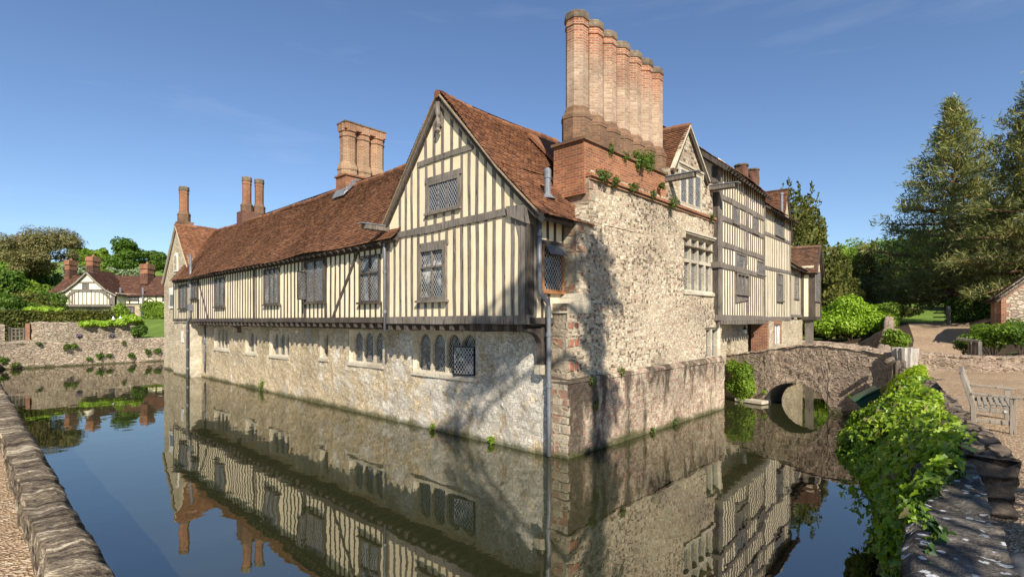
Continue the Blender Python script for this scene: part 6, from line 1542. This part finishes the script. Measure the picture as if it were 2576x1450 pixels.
e_k = [1.6, 1.55, 1.5, 1.45, 1.4, 1.35, 1.3, 1.3, 1.5, 1.6]              # height of the overhanging edge      # crest
b_k = [.15, .2, .45, .8, .95, .95, .9, .9, 1.1, 1.2]                    # lower fringe
def ivy_surface(q, f):
    """f 0 = inner edge on the wall top, 1 = fringe over the water"""
    wmax = np.interp(q, q_k, w_k); inn = np.interp(q, q_k, i_k); top = np.interp(q, q_k, t_k); bot = np.interp(q, q_k, b_k)
    a = f * math.pi * .5
    edge = np.interp(q, q_k, e_k); g = np.clip(f / .66, 0, 1); h = np.clip((f - .66) / .34, 0, 1)
    lat = -inn + (inn + wmax) * (g - np.where(q < 1.5, .08, .35) * h)
    z = top - (top - edge) * np.clip((g - .15) / .85, 0, 1) ** 1.6 - (edge - bot) * h - .10 * np.clip((.1 - f) / .1, 0, 1)
    p = np.stack([mw_pt_arr(q)[:, 0] + wn[0] * lat, mw_pt_arr(q)[:, 1] + wn[1] * lat, z], 1)
    bump = fbm(p * np.array([1.1, 1.1, 1.3]), 5, 3) * .16
    return p, bump
def mw_pt_arr(q):
    b = np.array([3.3, 3.95])[None] + wd[None] * q[:, None]; return b + np.array([.55, .30])[None] * (np.clip((q - .6) / 1.2, 0, 1) * .6)[:, None]
def ivy_sample(n, q0, q1, f0=0.0, f1=1.0, lift=.0):
    q = q0 + (q1 - q0) * rng.random(n); f = f0 + (f1 - f0) * rng.random(n)
    p, b = ivy_surface(q, f); e = 1e-2
    pq, bq = ivy_surface(q + e, f); pf, bf = ivy_surface(q, f + e)
    nr = unit(np.cross(pf - p, pq - p)); nr[nr[:, 2] < -.3] *= -1
    flip = (nr * (np.array([wn[0], wn[1], .6]))).sum(1) < 0; nr[flip] *= -1
    return p + nr * (b + lift)[:, None], nr, q, f
IV = empty('ivy', (6.5, 9.0, 1.5), 'thick green ivy spilling over the right moat wall to the water', 'ivy')
def put_ivy(name, n, q0, q1, size, mat, f0=0.0, f1=1.0, lift=.02, tilt=.45):
    C, N, q, f = ivy_sample(n, q0, q1, f0, f1, lift)
    C = C + N * (rng.random(n) * .07)[:, None]; N = unit(N + rng.normal(size=N.shape) * tilt + np.array([0, 0, .25]))
    up = np.array([wn[0] * .5, wn[1] * .5, -1.0]) + rng.normal(size=N.shape) * .55
    return ivy_leaf_mesh(name, C, N, up, size, mat, IV, rng)
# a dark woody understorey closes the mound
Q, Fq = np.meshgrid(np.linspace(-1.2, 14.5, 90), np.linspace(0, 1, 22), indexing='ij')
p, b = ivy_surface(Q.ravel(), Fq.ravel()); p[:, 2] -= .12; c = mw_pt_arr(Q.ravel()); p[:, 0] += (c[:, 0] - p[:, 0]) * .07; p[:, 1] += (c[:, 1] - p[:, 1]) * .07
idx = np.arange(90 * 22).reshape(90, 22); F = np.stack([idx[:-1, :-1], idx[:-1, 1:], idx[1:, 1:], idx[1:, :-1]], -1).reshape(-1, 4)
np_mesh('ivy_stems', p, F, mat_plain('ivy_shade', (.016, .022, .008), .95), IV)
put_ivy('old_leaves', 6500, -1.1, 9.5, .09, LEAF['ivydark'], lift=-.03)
put_ivy('leaves', 10500, -1.2, 9.0, .09, LEAF['ivy'], 0, .72, .02, .75); put_ivy('side_leaves', 3600, -1.2, 9.0, .088, LEAF['ivy'], .6, 1.0, .03, .6)
put_ivy('young_leaves', 9500, 7.4, 14.5, .10, LEAF['ivylime'], 0, .85)
put_ivy('trailing_leaves', 1300, -1.2, 5.0, .09, LEAF['ivy'], .86, 1.0, .10, .7)
put_ivy('dead_leaves', 260, -1.2, 9.0, .075, LEAF['cedar'], 0, .8, .06, .8)
put_ivy('small_leaves', 4200, -1.0, 9.0, .05, LEAF['ivylime'], 0, .75, .05, .8)
# loose trails hanging to the water
tb = MB()
tc = []; 
for i in range(26):
    q = np.array([rng.uniform(-1.0, 6.5)]); pp, bb = ivy_surface(q, np.array([.93])); a = pp[0] + np.append(wn * .10, 0); L = rng.uniform(.3, .8)
    pts_ = [tuple(a + np.array([wn[0] * .16 * math.sin(k * .8), wn[1] * .16 * math.sin(k * .8), -L * k / 5 * .6])) for k in range(6)]
    tb.tube(pts_, .006, 4); tc += [np.array(x) for x in pts_[1:]]
tc = np.repeat(np.array(tc), 3, 0) + rng.normal(size=(len(tc) * 3, 3)) * .06; tc[:, 2] = np.maximum(tc[:, 2], .05)
ivy_leaf_mesh('hanging_leaves', tc, np.array([wn[0], wn[1], .5]) + rng.normal(size=tc.shape) * .6, np.array([0, 0, -1.0]) + rng.normal(size=tc.shape) * .4, .075, LEAF['ivy'], IV, rng)
# flowering plants between stump and ivy
q_ = np.array([12.4, 16.4]); bl = [((12.0, 16.0, 1.15), (.5, .45, .45)), ((11.65, 15.1, 1.3), (.5, .5, .45)), ((12.5, 16.3, 1.45), (.42, .42, .4)), ((11.1, 14.3, 1.25), (.5, .5, .45))]
fp = shrub('flowering_plant', 'pink flowered bank plants below the grey stump', bl, LEAF['fresh'], 5200, .085, .4, seed=210, at=(12.3, 16.2, .8), cat='plant')
C, N = blob_points(bl, 60, rng, .9); crown(fp, 'flowers', C, N, .07, LEAF['pinkfl'])
# ------------------------------------------------------------------ stump, bin, bench and the yard
SX_, SY_ = B.p(.08, .14, 0)[:2]
ST = empty('tree_stump', (SX_, SY_, 1.4), 'weathered silver grey tree stump at the end of the bridge parapet', 'stump')
def fluted(c, prof, n=28, seed=0, amp=.16, lean=(0, 0)):
    vs = []; m = len(prof)
    for i, (r, z) in enumerate(prof):
        for k in range(n):
            a = 2 * math.pi * k / n; rr = r * (1 + amp * math.sin(a * 5 + seed) * .6 + amp * .7 * math.sin(a * 11 + seed * 2) + random.uniform(-.03, .03))
            vs.append((c[0] + rr * math.cos(a) + lean[0] * i, c[1] + rr * math.sin(a) + lean[1] * i, c[2] + z + (random.uniform(-.05, .05) if i >= m - 2 else 0)))
    return MB().add(vs, [(i * n + k, i * n + (k + 1) % n, (i + 1) * n + (k + 1) % n, (i + 1) * n + k) for i in range(m - 1) for k in range(n)] + [tuple(range((m - 1) * n, m * n))])
M['deadwood'] = mat_timber('silver_deadwood', (.20, .17, .13), (.36, .32, .27), (.50, .46, .40), 9)
M['rotwood'] = mat_timber('dark_rotten_wood', (.03, .022, .016), (.10, .075, .055), (.26, .22, .18), 9)
fluted((SX_ + .12, SY_, 0), [(.40, 1.2), (.35, 1.7), (.32, 2.1), (.35, 2.42), (.36, 2.58), (.26, 2.56), (.2, 2.35)], seed=1).build('trunk', M['deadwood'], ST)
fluted((SX_ - .42, SY_ - .35, 0), [(.08, .75), (.10, 1.1), (.11, 1.5), (.13, 1.8), (.16, 2.0), (.14, 2.15), (.07, 2.17)], 20, 3, .25, (.02, 0)).build('split_trunk', M['rotwood'], ST)
MB().tube([(SX_ - .3, SY_ - .15, 1.7), (SX_ - .45, SY_ - .3, 1.5), (SX_ - .42, SY_ - .4, 1.1), (SX_ - .28, SY_ - .5, .55)], [.07, .06, .06, .04], 8).tube([(SX_ - .3, SY_, 2.2), (SX_ - .55, SY_ - .05, 2.12), (SX_ - .62, SY_ - .08, 2.05)], [.09, .08, .05], 8).build('root', M['rotwood'], ST)
# green plastic bin lying on its side
bx, by, bz = ray(2188, 1008, 15.9)
GB = empty('plastic_bin', (bx, by, bz - .3), 'tipped green plastic bin wedged between bridge and bank', 'bin')
Mx = Matrix.Translation((bx, by, bz)) @ Matrix.Rotation(R(-25), 4, 'Z') @ Matrix.Rotation(R(-32), 4, 'Y')
def loc(mb_, pts_): return [tuple(Mx @ Vector(p)) for p in pts_]
def tbox(sx, sy, z0, z1, k=1.0): return (loc(0, [(-sx * k, -sy * k, z0), (sx * k, -sy * k, z0), (sx * k, sy * k, z0), (-sx * k, sy * k, z0)]), loc(0, [(-sx, -sy, z1), (sx, -sy, z1), (sx, sy, z1), (-sx, sy, z1)]))
MB().solid(*tbox(.36, .3, -.34, .22, .85)).build('bin_body', M['green_plastic'], GB, bevel=.03); MB().solid(*tbox(.41, .35, .22, .29)).build('bin_rim', M['green_plastic'], GB, bevel=.02)
lx, ly, lz = ray(2165, 1062, 14.6)
tag(MB().tube([(lx - .35, ly, lz - .15), (lx, ly + .1, lz), (lx + .5, ly + .1, lz + .18)], [.09, .10, .09], 9).build('old_log', M['rotwood'], smooth=True), 'dark old log on the bank under the ivy edge', 'log')
# teak bench, seen from its near end
BE = empty('garden_bench', (9.0, 9.3, 1.5), 'silvered teak garden bench with slatted seat on the gravel', 'bench')
a_ = np.array([.65, .76]); b_ = np.array([-.75, .661]); o_ = np.array([8.95, 9.10]); LB = 1.75
BF = Fr(o_[0], o_[1], b_[0], b_[1], 1)                                  # s = depth towards the back, o = along the bench
if (np.array(BF.n) * a_).sum() < 0: BF = Fr(o_[0], o_[1], b_[0], b_[1], -1)
wt_ = M['timber_bench']
def bpart(nm, fn):
    m_ = MB(); fn(m_); return m_.build(nm, wt_, BE, bevel=.006)
gz = 1.5
for o0 in (0, LB - .07):
    bpart('leg', lambda m: m.box(BF, 0, .085, o0, o0 + .07, gz - .02, gz + .60))
    bpart('leg', lambda m: m.prism(BF, [(.52, gz - .02), (.60, gz - .02), (.61, gz + .42), (.76, gz + .98), (.70, gz + 1.0), (.53, gz + .45)], o0, o0 + .07))
    bpart('armrest', lambda m: m.prism(BF, [(-.10, gz + .602), (.60, gz + .632), (.60, gz + .672), (-.10, gz + .642)], o0 - .012, o0 + .085))
    bpart('stretcher', lambda m: m.box(BF, .085, .55, o0 + .015, o0 + .05, gz + .13, gz + .20))
    bpart('seat_rail', lambda m: m.box(BF, .085, .53, o0 + .01, o0 + .06, gz + .33, gz + .41))
for k in range(6):
    s0 = .03 + k * .083; zz_ = gz + .418 + .018 * math.cos((k - 2.2) * .7) - .012 * k * .3
    bpart('seat_slat', lambda m: m.box(BF, s0, s0 + .058, .005 if k else .07, LB - .005 if k else LB - .07, zz_, zz_ + .024))
bpart('backrest', lambda m: [m.prism(BF, [(.555 + .0, gz + .5), (.60, gz + .5), (.735, gz + .94), (.69, gz + .94)], o, o + .035) for o in np.arange(.14, LB - .12, .095)] and m.prism(BF, [(.685, gz + .92), (.735, gz + .91), (.765, gz + 1.02), (.71, gz + 1.04)], .07, LB - .07).prism(BF, [(.54, gz + .45), (.59, gz + .44), (.61, gz + .51), (.56, gz + .52)], .07, LB - .07))
MB().box(BF, .12, .16, -.004, .012, gz + .35, gz + .385).build('name_tag', M['label'], BE)
# rounded stone at the lower right
mb = MB(); bm = bmesh.new(); bmesh.ops.create_icosphere(bm, subdivisions=3, radius=.17)
px_ = ray(2570, 1462, 3.95)
for v in bm.verts:
    v.co *= 1 + .07 * math.sin(v.co.x * 20) + .05 * math.cos(v.co.y * 24); v.co.z *= .85; v.co += Vector((px_[0], px_[1], 1.55))
me = bpy.data.meshes.new('round_stone'); bm.to_mesh(me); bm.free(); me.materials.append(M['cobble']); [setattr(p, 'use_smooth', True) for p in me.polygons]
o = bpy.data.objects.new('round_stone', me); link(o); tag(o, 'smooth grey rounded stone on the shaded gravel', 'stone')
# timber rail behind the low wall
x, y = at_px(2443, 22.2); x2, y2 = at_px(2462, 21.6)
RL = empty('timber_rail', (x, y, hz(x, y)), 'old timber post and rail behind the low wall', 'railing')
for X, Y in ((x, y), (x2, y2), ((x + x2) / 2, (y + y2) / 2)): MB().bar((X, Y, hz(X, Y) - .2), (X, Y, 2.62), .17, .15).build('post', M['timber'], RL, bevel=.01)
MB().bar((x - .5, y + .15, 2.72), (x2 + .06, y2, 2.62), .13, .11).build('rail', M['timber'], RL, bevel=.01)
# gate post and gate at the top of the path
x, y = at_px(2386, 36.2); GP = empty('field_gate', (x, y, hz(x, y)), 'dark timber gate standing open at the top of the path', 'gate')
MB().box(Fr(x, y, 1, 0, -1), -.09, .09, -.09, .09, hz(x, y) - .2, z_px(769, 36.2)).build('gate_post', M['timber'], GP)
gm = MB(); x2, y2 = x + .25, y + 1.6
for z in (.25, .55, .85, 1.1): gm.bar((x, y + .1, hz(x, y) + z), (x2, y2, hz(x, y) + z), .05, .09)
gm.build('gate_leaf', M['timber_dark'], GP)
# stone shed
SH_ = Fr(24.8, 26.0, 1, -.12, 1)
if SH_.n[1] > 0: SH_ = Fr(24.8, 26.0, 1, -.12, -1)
SD = empty('stone_shed', (26.5, 27.0, 3.0), 'small stone shed with brick quoins and steep tiled roof at the right edge', 'shed')
g = 2.9; ez = 4.72; hw_ = 2.4; az = ez + hw_ * .78
MB().prism(SH_, [(0, g), (2 * hw_, g), (2 * hw_, ez), (hw_, az), (0, ez)], -.4, 0).build('gable_wall', M['garden'], SD)
qd = MB(); z = 3.05; k = 0
while z < ez - .1:
    qd.box(SH_, -.015, .34 if k % 2 else .22, -.3, .025, z, z + .222); z += .225; k += 1
for k in range(12): 
    t_ = k / 12; qd.prism(SH_, [(hw_ * t_, ez + (az - ez) * t_ - .26), (hw_ * (t_ + 1 / 12), ez + (az - ez) * (t_ + 1 / 12) - .26), (hw_ * (t_ + 1 / 12), ez + (az - ez) * (t_ + 1 / 12) - .03), (hw_ * t_, ez + (az - ez) * t_ - .03)], -.2, .022)
qd.build('brick_quoins', M['brick_quoin'], SD)
SW = Fr(24.8, 26.0, .6, .8, 1)
if SW.n[0] > 0: SW = Fr(24.8, 26.0, .6, .8, -1)
MB().box(SW, .42, 3.6, -.3, 0, g, ez).build('side_wall', M['brick_quoin'], SD); MB().box(SW, .05, .4, -.12, -.04, g, ez).build('door', M['timber_dark'], SD)
def shp(s, d, z): p = SH_.p(s, 0, z); return (p[0] + .6 * d, p[1] + .8 * d, p[2])
tiled_roof('roof', shp(-.32, -.2, ez - .18), shp(-.32, 3.8, ez - .18), shp(hw_, -.2, az + .05), shp(hw_, 3.8, az + .05), M['tiles_brown'], SD, seed=71, tw=.2, rh=.14)
roof_deck('roof_boarding', shp(-.3, -.18, ez - .18), shp(-.3, 3.8, ez - .18), shp(hw_, -.18, az + .05), shp(hw_, 3.8, az + .05), SD, M['timber_dark'])
tiled_roof('roof', shp(2 * hw_ + .32, -.2, ez - .18), shp(2 * hw_ + .32, 3.8, ez - .18), shp(hw_, -.2, az + .05), shp(hw_, 3.8, az + .05), M['tiles_brown'], SD, seed=72, tw=.2, rh=.14)
# small white ornaments in the garden
for i, px in enumerate((285, 303)):
    q = on_n(px, 3.0); o = MB().lathe((q[0], q[1], 0), [(.17, 3.3), (.17, 3.34), (.13, 3.62), (.06, 3.76), (.075, 3.8), (.015, 3.88)], 6).build('garden_lantern', M['white'])
    tag(o, ['white garden lantern above the lime creeper, nearer the hedge', 'white garden lantern beside the bright rounded bush'][i], 'lantern', 'white lanterns behind the garden wall')
q = ray(361, 838, 52); tag(MB().tube([(q[0], q[1], hz(q[0], q[1])), (q[0], q[1], hz(q[0], q[1]) + .5)], .03, 6).box(Fr(q[0], q[1], 1, 0, -1), -.25, .25, -.02, .02, hz(q[0], q[1]) + .45, hz(q[0], q[1]) + .7).build('lawn_sign', M['white']), 'little white sign standing on the lawn', 'sign')

# ------------------------------------------------------------------ timber framed cottage across the garden
CT = empty('timber_cottage', (-58, 77, 3.6), 'cream half timbered cottage with arched gable and long red roof', 'cottage')
CF = Fr(0, 75, 1, 0, 1)
if CF.n[1] > 0: CF = Fr(0, 75, 1, 0, -1)
ZK = zoom(200, 940, 4.532); KP = lambda x, y, o=0: CF.pt(*ZK(x, y), o)
xl, xr = KP(1000, 0)[0], CF.s(470); zg = 3.4; ze = KP(1500, 752)[1]; zm = KP(1500, 903)[1]
MB().box(CF, xl, xr, -.4, 0, zg, zm).build('stone_wall', M['tower'], CT)
MB().box(CF, xl, xr, -.4, .05, zm, ze + .2).build('plaster_wall', M['plaster_far'], CT)
fm = MB()
for s in np.arange(xl, xr, 1.28): fm.box(CF, s + random.uniform(-.08, .08), s + .16, .04, .085, zm, ze)
fm.box(CF, xl, xr, .04, .09, zm - .05, zm + .1)
a0, a1 = KP(1555, 900), KP(1730, 820)
for k in range(6):
    t0_, t1_ = k / 6, (k + 1) / 6; f_ = lambda t: (KP(1555, 0)[0] + (KP(1735, 0)[0] - KP(1555, 0)[0]) * t, zm + (ze - zm) * .62 * math.sin(t * math.pi) ** .7)
    fm.beam(CF, f_(t0_), f_(t1_), .16, .04, .095)
fm.build('timber_frame', M['timber_dark'], CT)
def kwin(x0, x1, yt, yb, o, n, wood='timber_dark', lab=None):
    a, b = KP(x0, 0, o)[0], KP(x1, 0, o)[0]; return timber_window(CT, CF, o, a, b, KP(x0, yb, o)[1], KP(x0, yt, o)[1], n, (), 'glass_dark', wood, .08, .13, .08, lab)
kwin(1262, 1462, 762, 836, .05, 3); kwin(1238, 1382, 935, 1050, 0, 2); kwin(1856, 1900, 775, 842, .05, 1)
rzc = lambda x, y, d: (KP(x, y)[0] * (75 + d) / 75, 75 + d, EYE + (HZ - ZK(x, y)[1]) / F_PX * (75 + d))
xw = rzc(255, 600, 3.8)[0]; zr_ = rzc(1100, 428, 3.8)[2]
e0, e1 = (xw, 74.6, ze - .1), (xr, 74.6, ze - .1); r0, r1 = (xw, 78.8, zr_), (xr, 78.8, zr_)
tiled_roof('roof', e0, e1, r0, r1, M['tiles_far'], CT, .3, .22, .09, seed=81); roof_deck('roof_boarding', e0, e1, r0, r1, CT, M['timber_dark'])
ridge_tiles(r0, r1, CT, M['tiles_far'], .16)
MB().box(CF, xw + .2, xl + .2, -3.8, -.5, zg, ze).build('plaster_wall', M['plaster_far'], CT)
MB().prism(Fr(xw + .3, 75, 0, 1, 1), [(-.3, ze - .1), (8, ze - .1), (3.8, zr_ - .1)], -.1, .1).build('gable_wall', M['brick_far'], CT)
# porch gable with the great arch
po = 2.0; KQ = lambda x, y: CF.pt(*ZK(x, y), po)
pA, pL, pR = KQ(587, 368), KQ(40, 742), KQ(1098, 757); gl_, gr_ = KQ(135, 0)[0], KQ(1050, 0)[0]
mid = lambda p, q, t, sag: (p[0] + (q[0] - p[0]) * t, p[1] + (q[1] - p[1]) * t - sag)
lside = [pA, mid(pA, pL, .33, .42), mid(pA, pL, .66, .5), pL]; rside = [pA, mid(pA, pR, .33, .30), mid(pA, pR, .66, .42), pR]
zb_ = KQ(500, 925)[1]; zl_ = np.interp(gl_, [p[0] for p in lside[::-1]], [p[1] for p in lside[::-1]]); zr2 = np.interp(gr_, [p[0] for p in rside], [p[1] for p in rside])
MB().prism(CF, [(gl_, zb_), (gr_, zb_), (gr_, zr2), rside[2], rside[1], pA, lside[1], lside[2], (gl_, zl_)], po - .3, po).build('gable_plaster', M['plaster_far'], CT)
MB().box(CF, gl_ + .3, gr_ - .3, po - .8, po - .5, zg, zb_ + .1).build('stone_wall', M['tower'], CT)
MB().box(CF, gl_, gr_, 0, po - .3, zb_, zl_).build('plaster_wall', M['plaster_far'], CT)
fm = MB(); fm.beam(CF, (gl_, zb_), (gr_, zb_), .34, po - .3, po + .1); tb_ = KQ(600, 668)[1]; fm.beam(CF, (KQ(300, 0)[0], tb_), (KQ(935, 0)[0], tb_), .28, po - .02, po + .06); tc_ = KQ(600, 535)[1]; fm.beam(CF, (KQ(420, 0)[0], tc_), (KQ(750, 0)[0], tc_), .2, po - .02, po + .06)
for x_ in (275, 325, 362, 432, 503, 570, 645, 710, 780, 850, 915, 955):
    s_ = KQ(x_, 0)[0]; u_ = (s_ - (gl_ + gr_) / 2) / ((gr_ - gl_) / 2); fm.beam(CF, (s_, zb_), (s_, min(tb_, zb_ + (tb_ - zb_) * math.sqrt(max(0, 1 - u_ ** 4)))), .14 if x_ > 330 else .24, po - .02, po + .04)
ac = [(gl_ + .45 + (gr_ - gl_ - .9) * (1 - math.cos(t * math.pi)) / 2, zb_ + (tb_ - zb_ - .05) * min(1, math.sin(t * math.pi) * 1.15)) for t in np.linspace(0, 1, 17)]
for p, q in zip(ac, ac[1:]): fm.beam(CF, p, q, .34, po - .02, po + .10)
fm.beam(CF, (gl_ + .3, zg), (gl_ + .3, zl_ + .1), .62, po - .3, po + .08); fm.beam(CF, (gr_ - .25, zg), (gr_ - .25, zr2 + .1), .5, po - .3, po + .08)
fm.beam(CF, (KQ(598, 0)[0], tb_), (KQ(598, 0)[0], tc_), .22, po - .02, po + .08)
fm.build('timber_frame', M['timber'], CT)
wz0, wz1 = KQ(540, 655)[1], KQ(540, 548)[1]; timber_window(CT, CF, po, KQ(494, 0)[0], KQ(585, 0)[0], wz0, wz1, 1, (), 'glass_dark', 'timber_dark', .06, .12, 0)
a, b = KQ(525, 0)[0], KQ(750, 0)[0]; timber_window(CT, CF, po - .5, a, b, zg, KQ(600, 985)[1], 2, (), 'glass_dark', 'timber_dark', .08, .12, 0)
for side_ in (lside, rside):
    for p, q in zip(side_, side_[1:]):
        P0 = lambda t, d: (CF.p(t[0], po + .35 - d, t[1] + .06))
        tiled_roof('roof', P0(q, 0), P0(q, 5.0), P0(p, 0), P0(p, 5.0), M['tiles_far'], CT, .3, .22, .03, seed=84)
        roof_deck('roof_boarding', P0(q, 0), P0(q, 5.0), P0(p, 0), P0(p, 5.0), CT, M['timber'])
vb = MB()
for side_ in (lside, rside):
    for p, q in zip(side_, side_[1:]): vb.beam(CF, (p[0], p[1] - .02), (q[0], q[1] - .02), .17, po + .2, po + .38)
vb.build('bargeboard', M['timber_bench'], CT)
uo = -1.2; KU = lambda x, y: CF.pt(*ZK(x, y), uo); uA, uR = KU(665, 333), KU(850, 522); uL = (2 * uA[0] - uR[0], uR[1])
MB().prism(CF, [uL, uR, uA], uo - .3, uo).build('gable_plaster', M['plaster_far'], CT)
for e_ in (uL, uR):
    P0 = lambda t, d: CF.p(t[0], uo + .25 - d, t[1] + .05)
    tiled_roof('roof', P0(e_, 0), P0(e_, 4), P0(uA, 0), P0(uA, 4), M['tiles_far'], CT, .3, .22, .03, seed=86); roof_deck('roof_boarding', P0(e_, 0), P0(e_, 4), P0(uA, 0), P0(uA, 4), CT, M['timber'])
for x0, x1, yt, yb, d in ((252, 352, 140, 470, 3.8), (605, 752, 78, 440, 5.0), (1520, 1676, 203, 500, 2.5)):
    P_ = rzc((x0 + x1) / 2, yt, d); hw2 = (rzc(x1, yt, d)[0] - rzc(x0, yt, d)[0]) / 2 * .88; zb2 = rzc(x0, yb, d)[2] - .6; ch = Fr(P_[0], P_[1], 1, 0, 1); zt2 = P_[2]
    c_ = MB().box(ch, -hw2 * .86, hw2 * .86, -.7, .7, zb2, zt2 - 1.7).box(ch, -hw2 * .98, hw2 * .98, -.8, .8, zb2, zb2 + .75)
    for k in range(3): c_.box(ch, -hw2 * .7 + hw2 * .55 * k, -hw2 * .7 + hw2 * .55 * k + hw2 * .28, -.78, .78, zb2 + .75, zt2 - 1.7)
    c_ = c_.build('chimney', M['brick_dark'], CT)
    MB().box(ch, -hw2 * .93, hw2 * .93, -.78, .78, zt2 - 1.7, zt2 - 1.5).box(ch, -hw2 * .88, hw2 * .88, -.72, .72, zt2 - 1.5, zt2 - .95).box(ch, -hw2, hw2, -.85, .85, zt2 - .95, zt2 - .35).box(ch, -hw2 * .9, hw2 * .9, -.75, .75, zt2 - .35, zt2 - .22).build('chimney_cap', M['brick_far'], c_)
    pt_ = MB()
    for k in range(3 if hw2 > 1 else 1):
        X = P_[0] + ((k - 1) * hw2 * .55 if hw2 > 1 else 0); pt_.lathe((X, P_[1], 0), [(.2, zt2 - .25), (.17, zt2 + .12), (.2, zt2 + .15)], 8)
    pt_.build('chimney_pots', M['brick_red'], c_)
x_, y_ = KP(1158, 0)[0], 0
for xx in (1158, 1540):
    s_ = KP(xx, 0)[0]; MB().tube([CF.p(s_, .2, zg), CF.p(s_, .2, ze + 1.1)], .16, 8).build('downpipe', M['pipe'], CT)
cl = [(CF.p(KP(px, 0)[0], .25, KP(px, py)[1]), (1.0, .3, .9)) for px, py in ((1600, 950), (1680, 960), (1770, 950), (1850, 965), (1640, 1040), (1730, 1030), (1820, 1050), (1880, 1000), (1600, 1100), (1690, 1120), (1800, 1130))]
shrub('climbing_plant', 'trained green climber on the cottage wall by the lawn', cl, LEAF['fresh'], 3600, .26, seed=220, cat='climber', at=CF.p(KP(1730, 0)[0], .3, zg))

# ------------------------------------------------------------------ tall trees behind the viewpoint; their shade falls on the walls, ivy and yard
def shade_tree(label, x, y, H, tr_r, blobs, n, seed, leaf=.3):
    T_ = empty('path_tree', (x, y, 1.4), label, 'tree'); rng_ = np.random.default_rng(seed)
    m = MB().tube([(x, y, 1.2), (x + .1, y, 1.4 + H * .5), (x - .1, y, 1.4 + H)], [tr_r * 1.2, tr_r, tr_r * .5], 12)
    for c, r in blobs: m.tube([(x, y, min(c[2] - .8, 1.4 + H * .95)), tuple(np.array(c) * .5 + np.array([x, y, c[2] - .4]) * .5), c], [tr_r * .3, tr_r * .2, .03], 6)
    m.build('trunk', BARK['grey'], T_, smooth=True, recalc=False)
    C, N = blob_points([(np.array(c), r) for c, r in blobs], n, rng_, .2); crown(T_, 'crown', C, N, leaf, LEAF['oak'], .6, rng_)
shade_tree('tall bare trunked tree behind the viewpoint on the gravel', 6.2, -3.6, 18.0, .40, [((6.0, -3.6, 16.8), (.75, .7, .8)), ((6.5, -3.6, 15.0), (.7, .7, .8)), ((6.1, -3.7, 13.2), (.75, .7, .7)), ((6.5, -3.5, 18.2), (.8, .8, .7)), ((6.2, -4, 19.3), (.8, .8, .5)), ((3.6, -5, 17.6), (1.2, 1.1, .6)), ((2.4, -5.6, 16.4), (1.1, 1.0, .6)), ((4.9, -4.2, 18.6), (.9, .9, .5))], 1500, 301)
shade_tree('broad leafy tree behind the viewpoint shading the near wall', 9.8, -6.8, 8, .26, [((7.6, -6.4, 8.9), (1.4, 1.3, .8)), ((6.2, -6.2, 8.0), (1.2, 1.2, .7)), ((9.4, -5.6, 9.4), (1.5, 1.4, .9)), ((11.2, -4.6, 8.4), (1.4, 1.3, .8)), ((5.2, -6.0, 7.0), (1.0, 1.0, .6)), ((6.1, -4.1, 8.2), (1.5, 1.4, .8)), ((7.6, -3.2, 8.8), (1.3, 1.3, .8)), ((4.4, -4.6, 7.6), (.9, .9, .5))], 3600, 302, .2)
# ------------------------------------------------------------------ daylight
SUN = Vector((.211, -.977, .0)).normalized(); EL = R(37)
w = bpy.data.worlds.new('World'); SC.world = w; w.use_nodes = True
t = w.node_tree; t.nodes.clear()
wo = t.nodes.new('ShaderNodeOutputWorld'); bg = t.nodes.new('ShaderNodeBackground'); sky = t.nodes.new('ShaderNodeTexSky')
sky.sky_type = 'NISHITA'; sky.sun_disc = False; sky.sun_elevation = EL; sky.sun_rotation = math.atan2(SUN.x, SUN.y)
sky.air_density = 1.0; sky.dust_density = .25; sky.ozone_density = 3.0; sky.altitude = 100
# thin cirrus
tc = t.nodes.new('ShaderNodeTexCoord'); mp = t.nodes.new('ShaderNodeMapping'); mp.inputs['Scale'].default_value = (1.2, 2.2, 9.0); mp.inputs['Rotation'].default_value = (.25, .12, .5)
nz = t.nodes.new('ShaderNodeTexNoise'); nz.inputs['Scale'].default_value = 1.6; nz.inputs['Detail'].default_value = 6; nz.inputs['Roughness'].default_value = .6
rp = t.nodes.new('ShaderNodeValToRGB'); rp.color_ramp.elements[0].position = .56; rp.color_ramp.elements[1].position = .82
rp.color_ramp.elements[1].color = (.10, .10, .10, 1)
mx = t.nodes.new('ShaderNodeMixRGB'); mx.inputs[2].default_value = (7.0, 7.6, 8.6, 1)
t.links.new(tc.outputs['Generated'], mp.inputs[0]); t.links.new(mp.outputs[0], nz.inputs['Vector']); t.links.new(nz.outputs[0], rp.inputs[0])
tn = t.nodes.new('ShaderNodeMixRGB'); tn.blend_type = 'MULTIPLY'; tn.inputs[0].default_value = 1.0; tn.inputs[2].default_value = (.86, .91, 1.0, 1)
t.links.new(sky.outputs[0], tn.inputs[1]); t.links.new(rp.outputs[0], mx.inputs[0]); t.links.new(tn.outputs[0], mx.inputs[1]); t.links.new(mx.outputs[0], bg.inputs[0]); t.links.new(bg.outputs[0], wo.inputs[0])
bg.inputs[1].default_value = .088
sl_ = bpy.data.lights.new('sun', 'SUN'); sl_.energy = 5.0; sl_.angle = R(.5); sl_.color = (1.0, .93, .82)
so = bpy.data.objects.new('sun', sl_); COL.objects.link(so); so.location = (10, -40, 40)
d = -Vector((SUN.x * math.cos(EL), SUN.y * math.cos(EL), math.sin(EL)))
so.rotation_euler = d.to_track_quat('-Z', 'Y').to_euler()
SC.view_settings.view_transform = 'Standard'; SC.view_settings.look = 'None'; SC.view_settings.exposure = 0.72; SC.view_settings.gamma = 1.0
SC.render.film_transparent = False
SC.cycles.max_bounces = 6; SC.cycles.transparent_max_bounces = 6; SC.cycles.diffuse_bounces = 3; SC.cycles.glossy_bounces = 3
SC.cycles.use_denoising = True
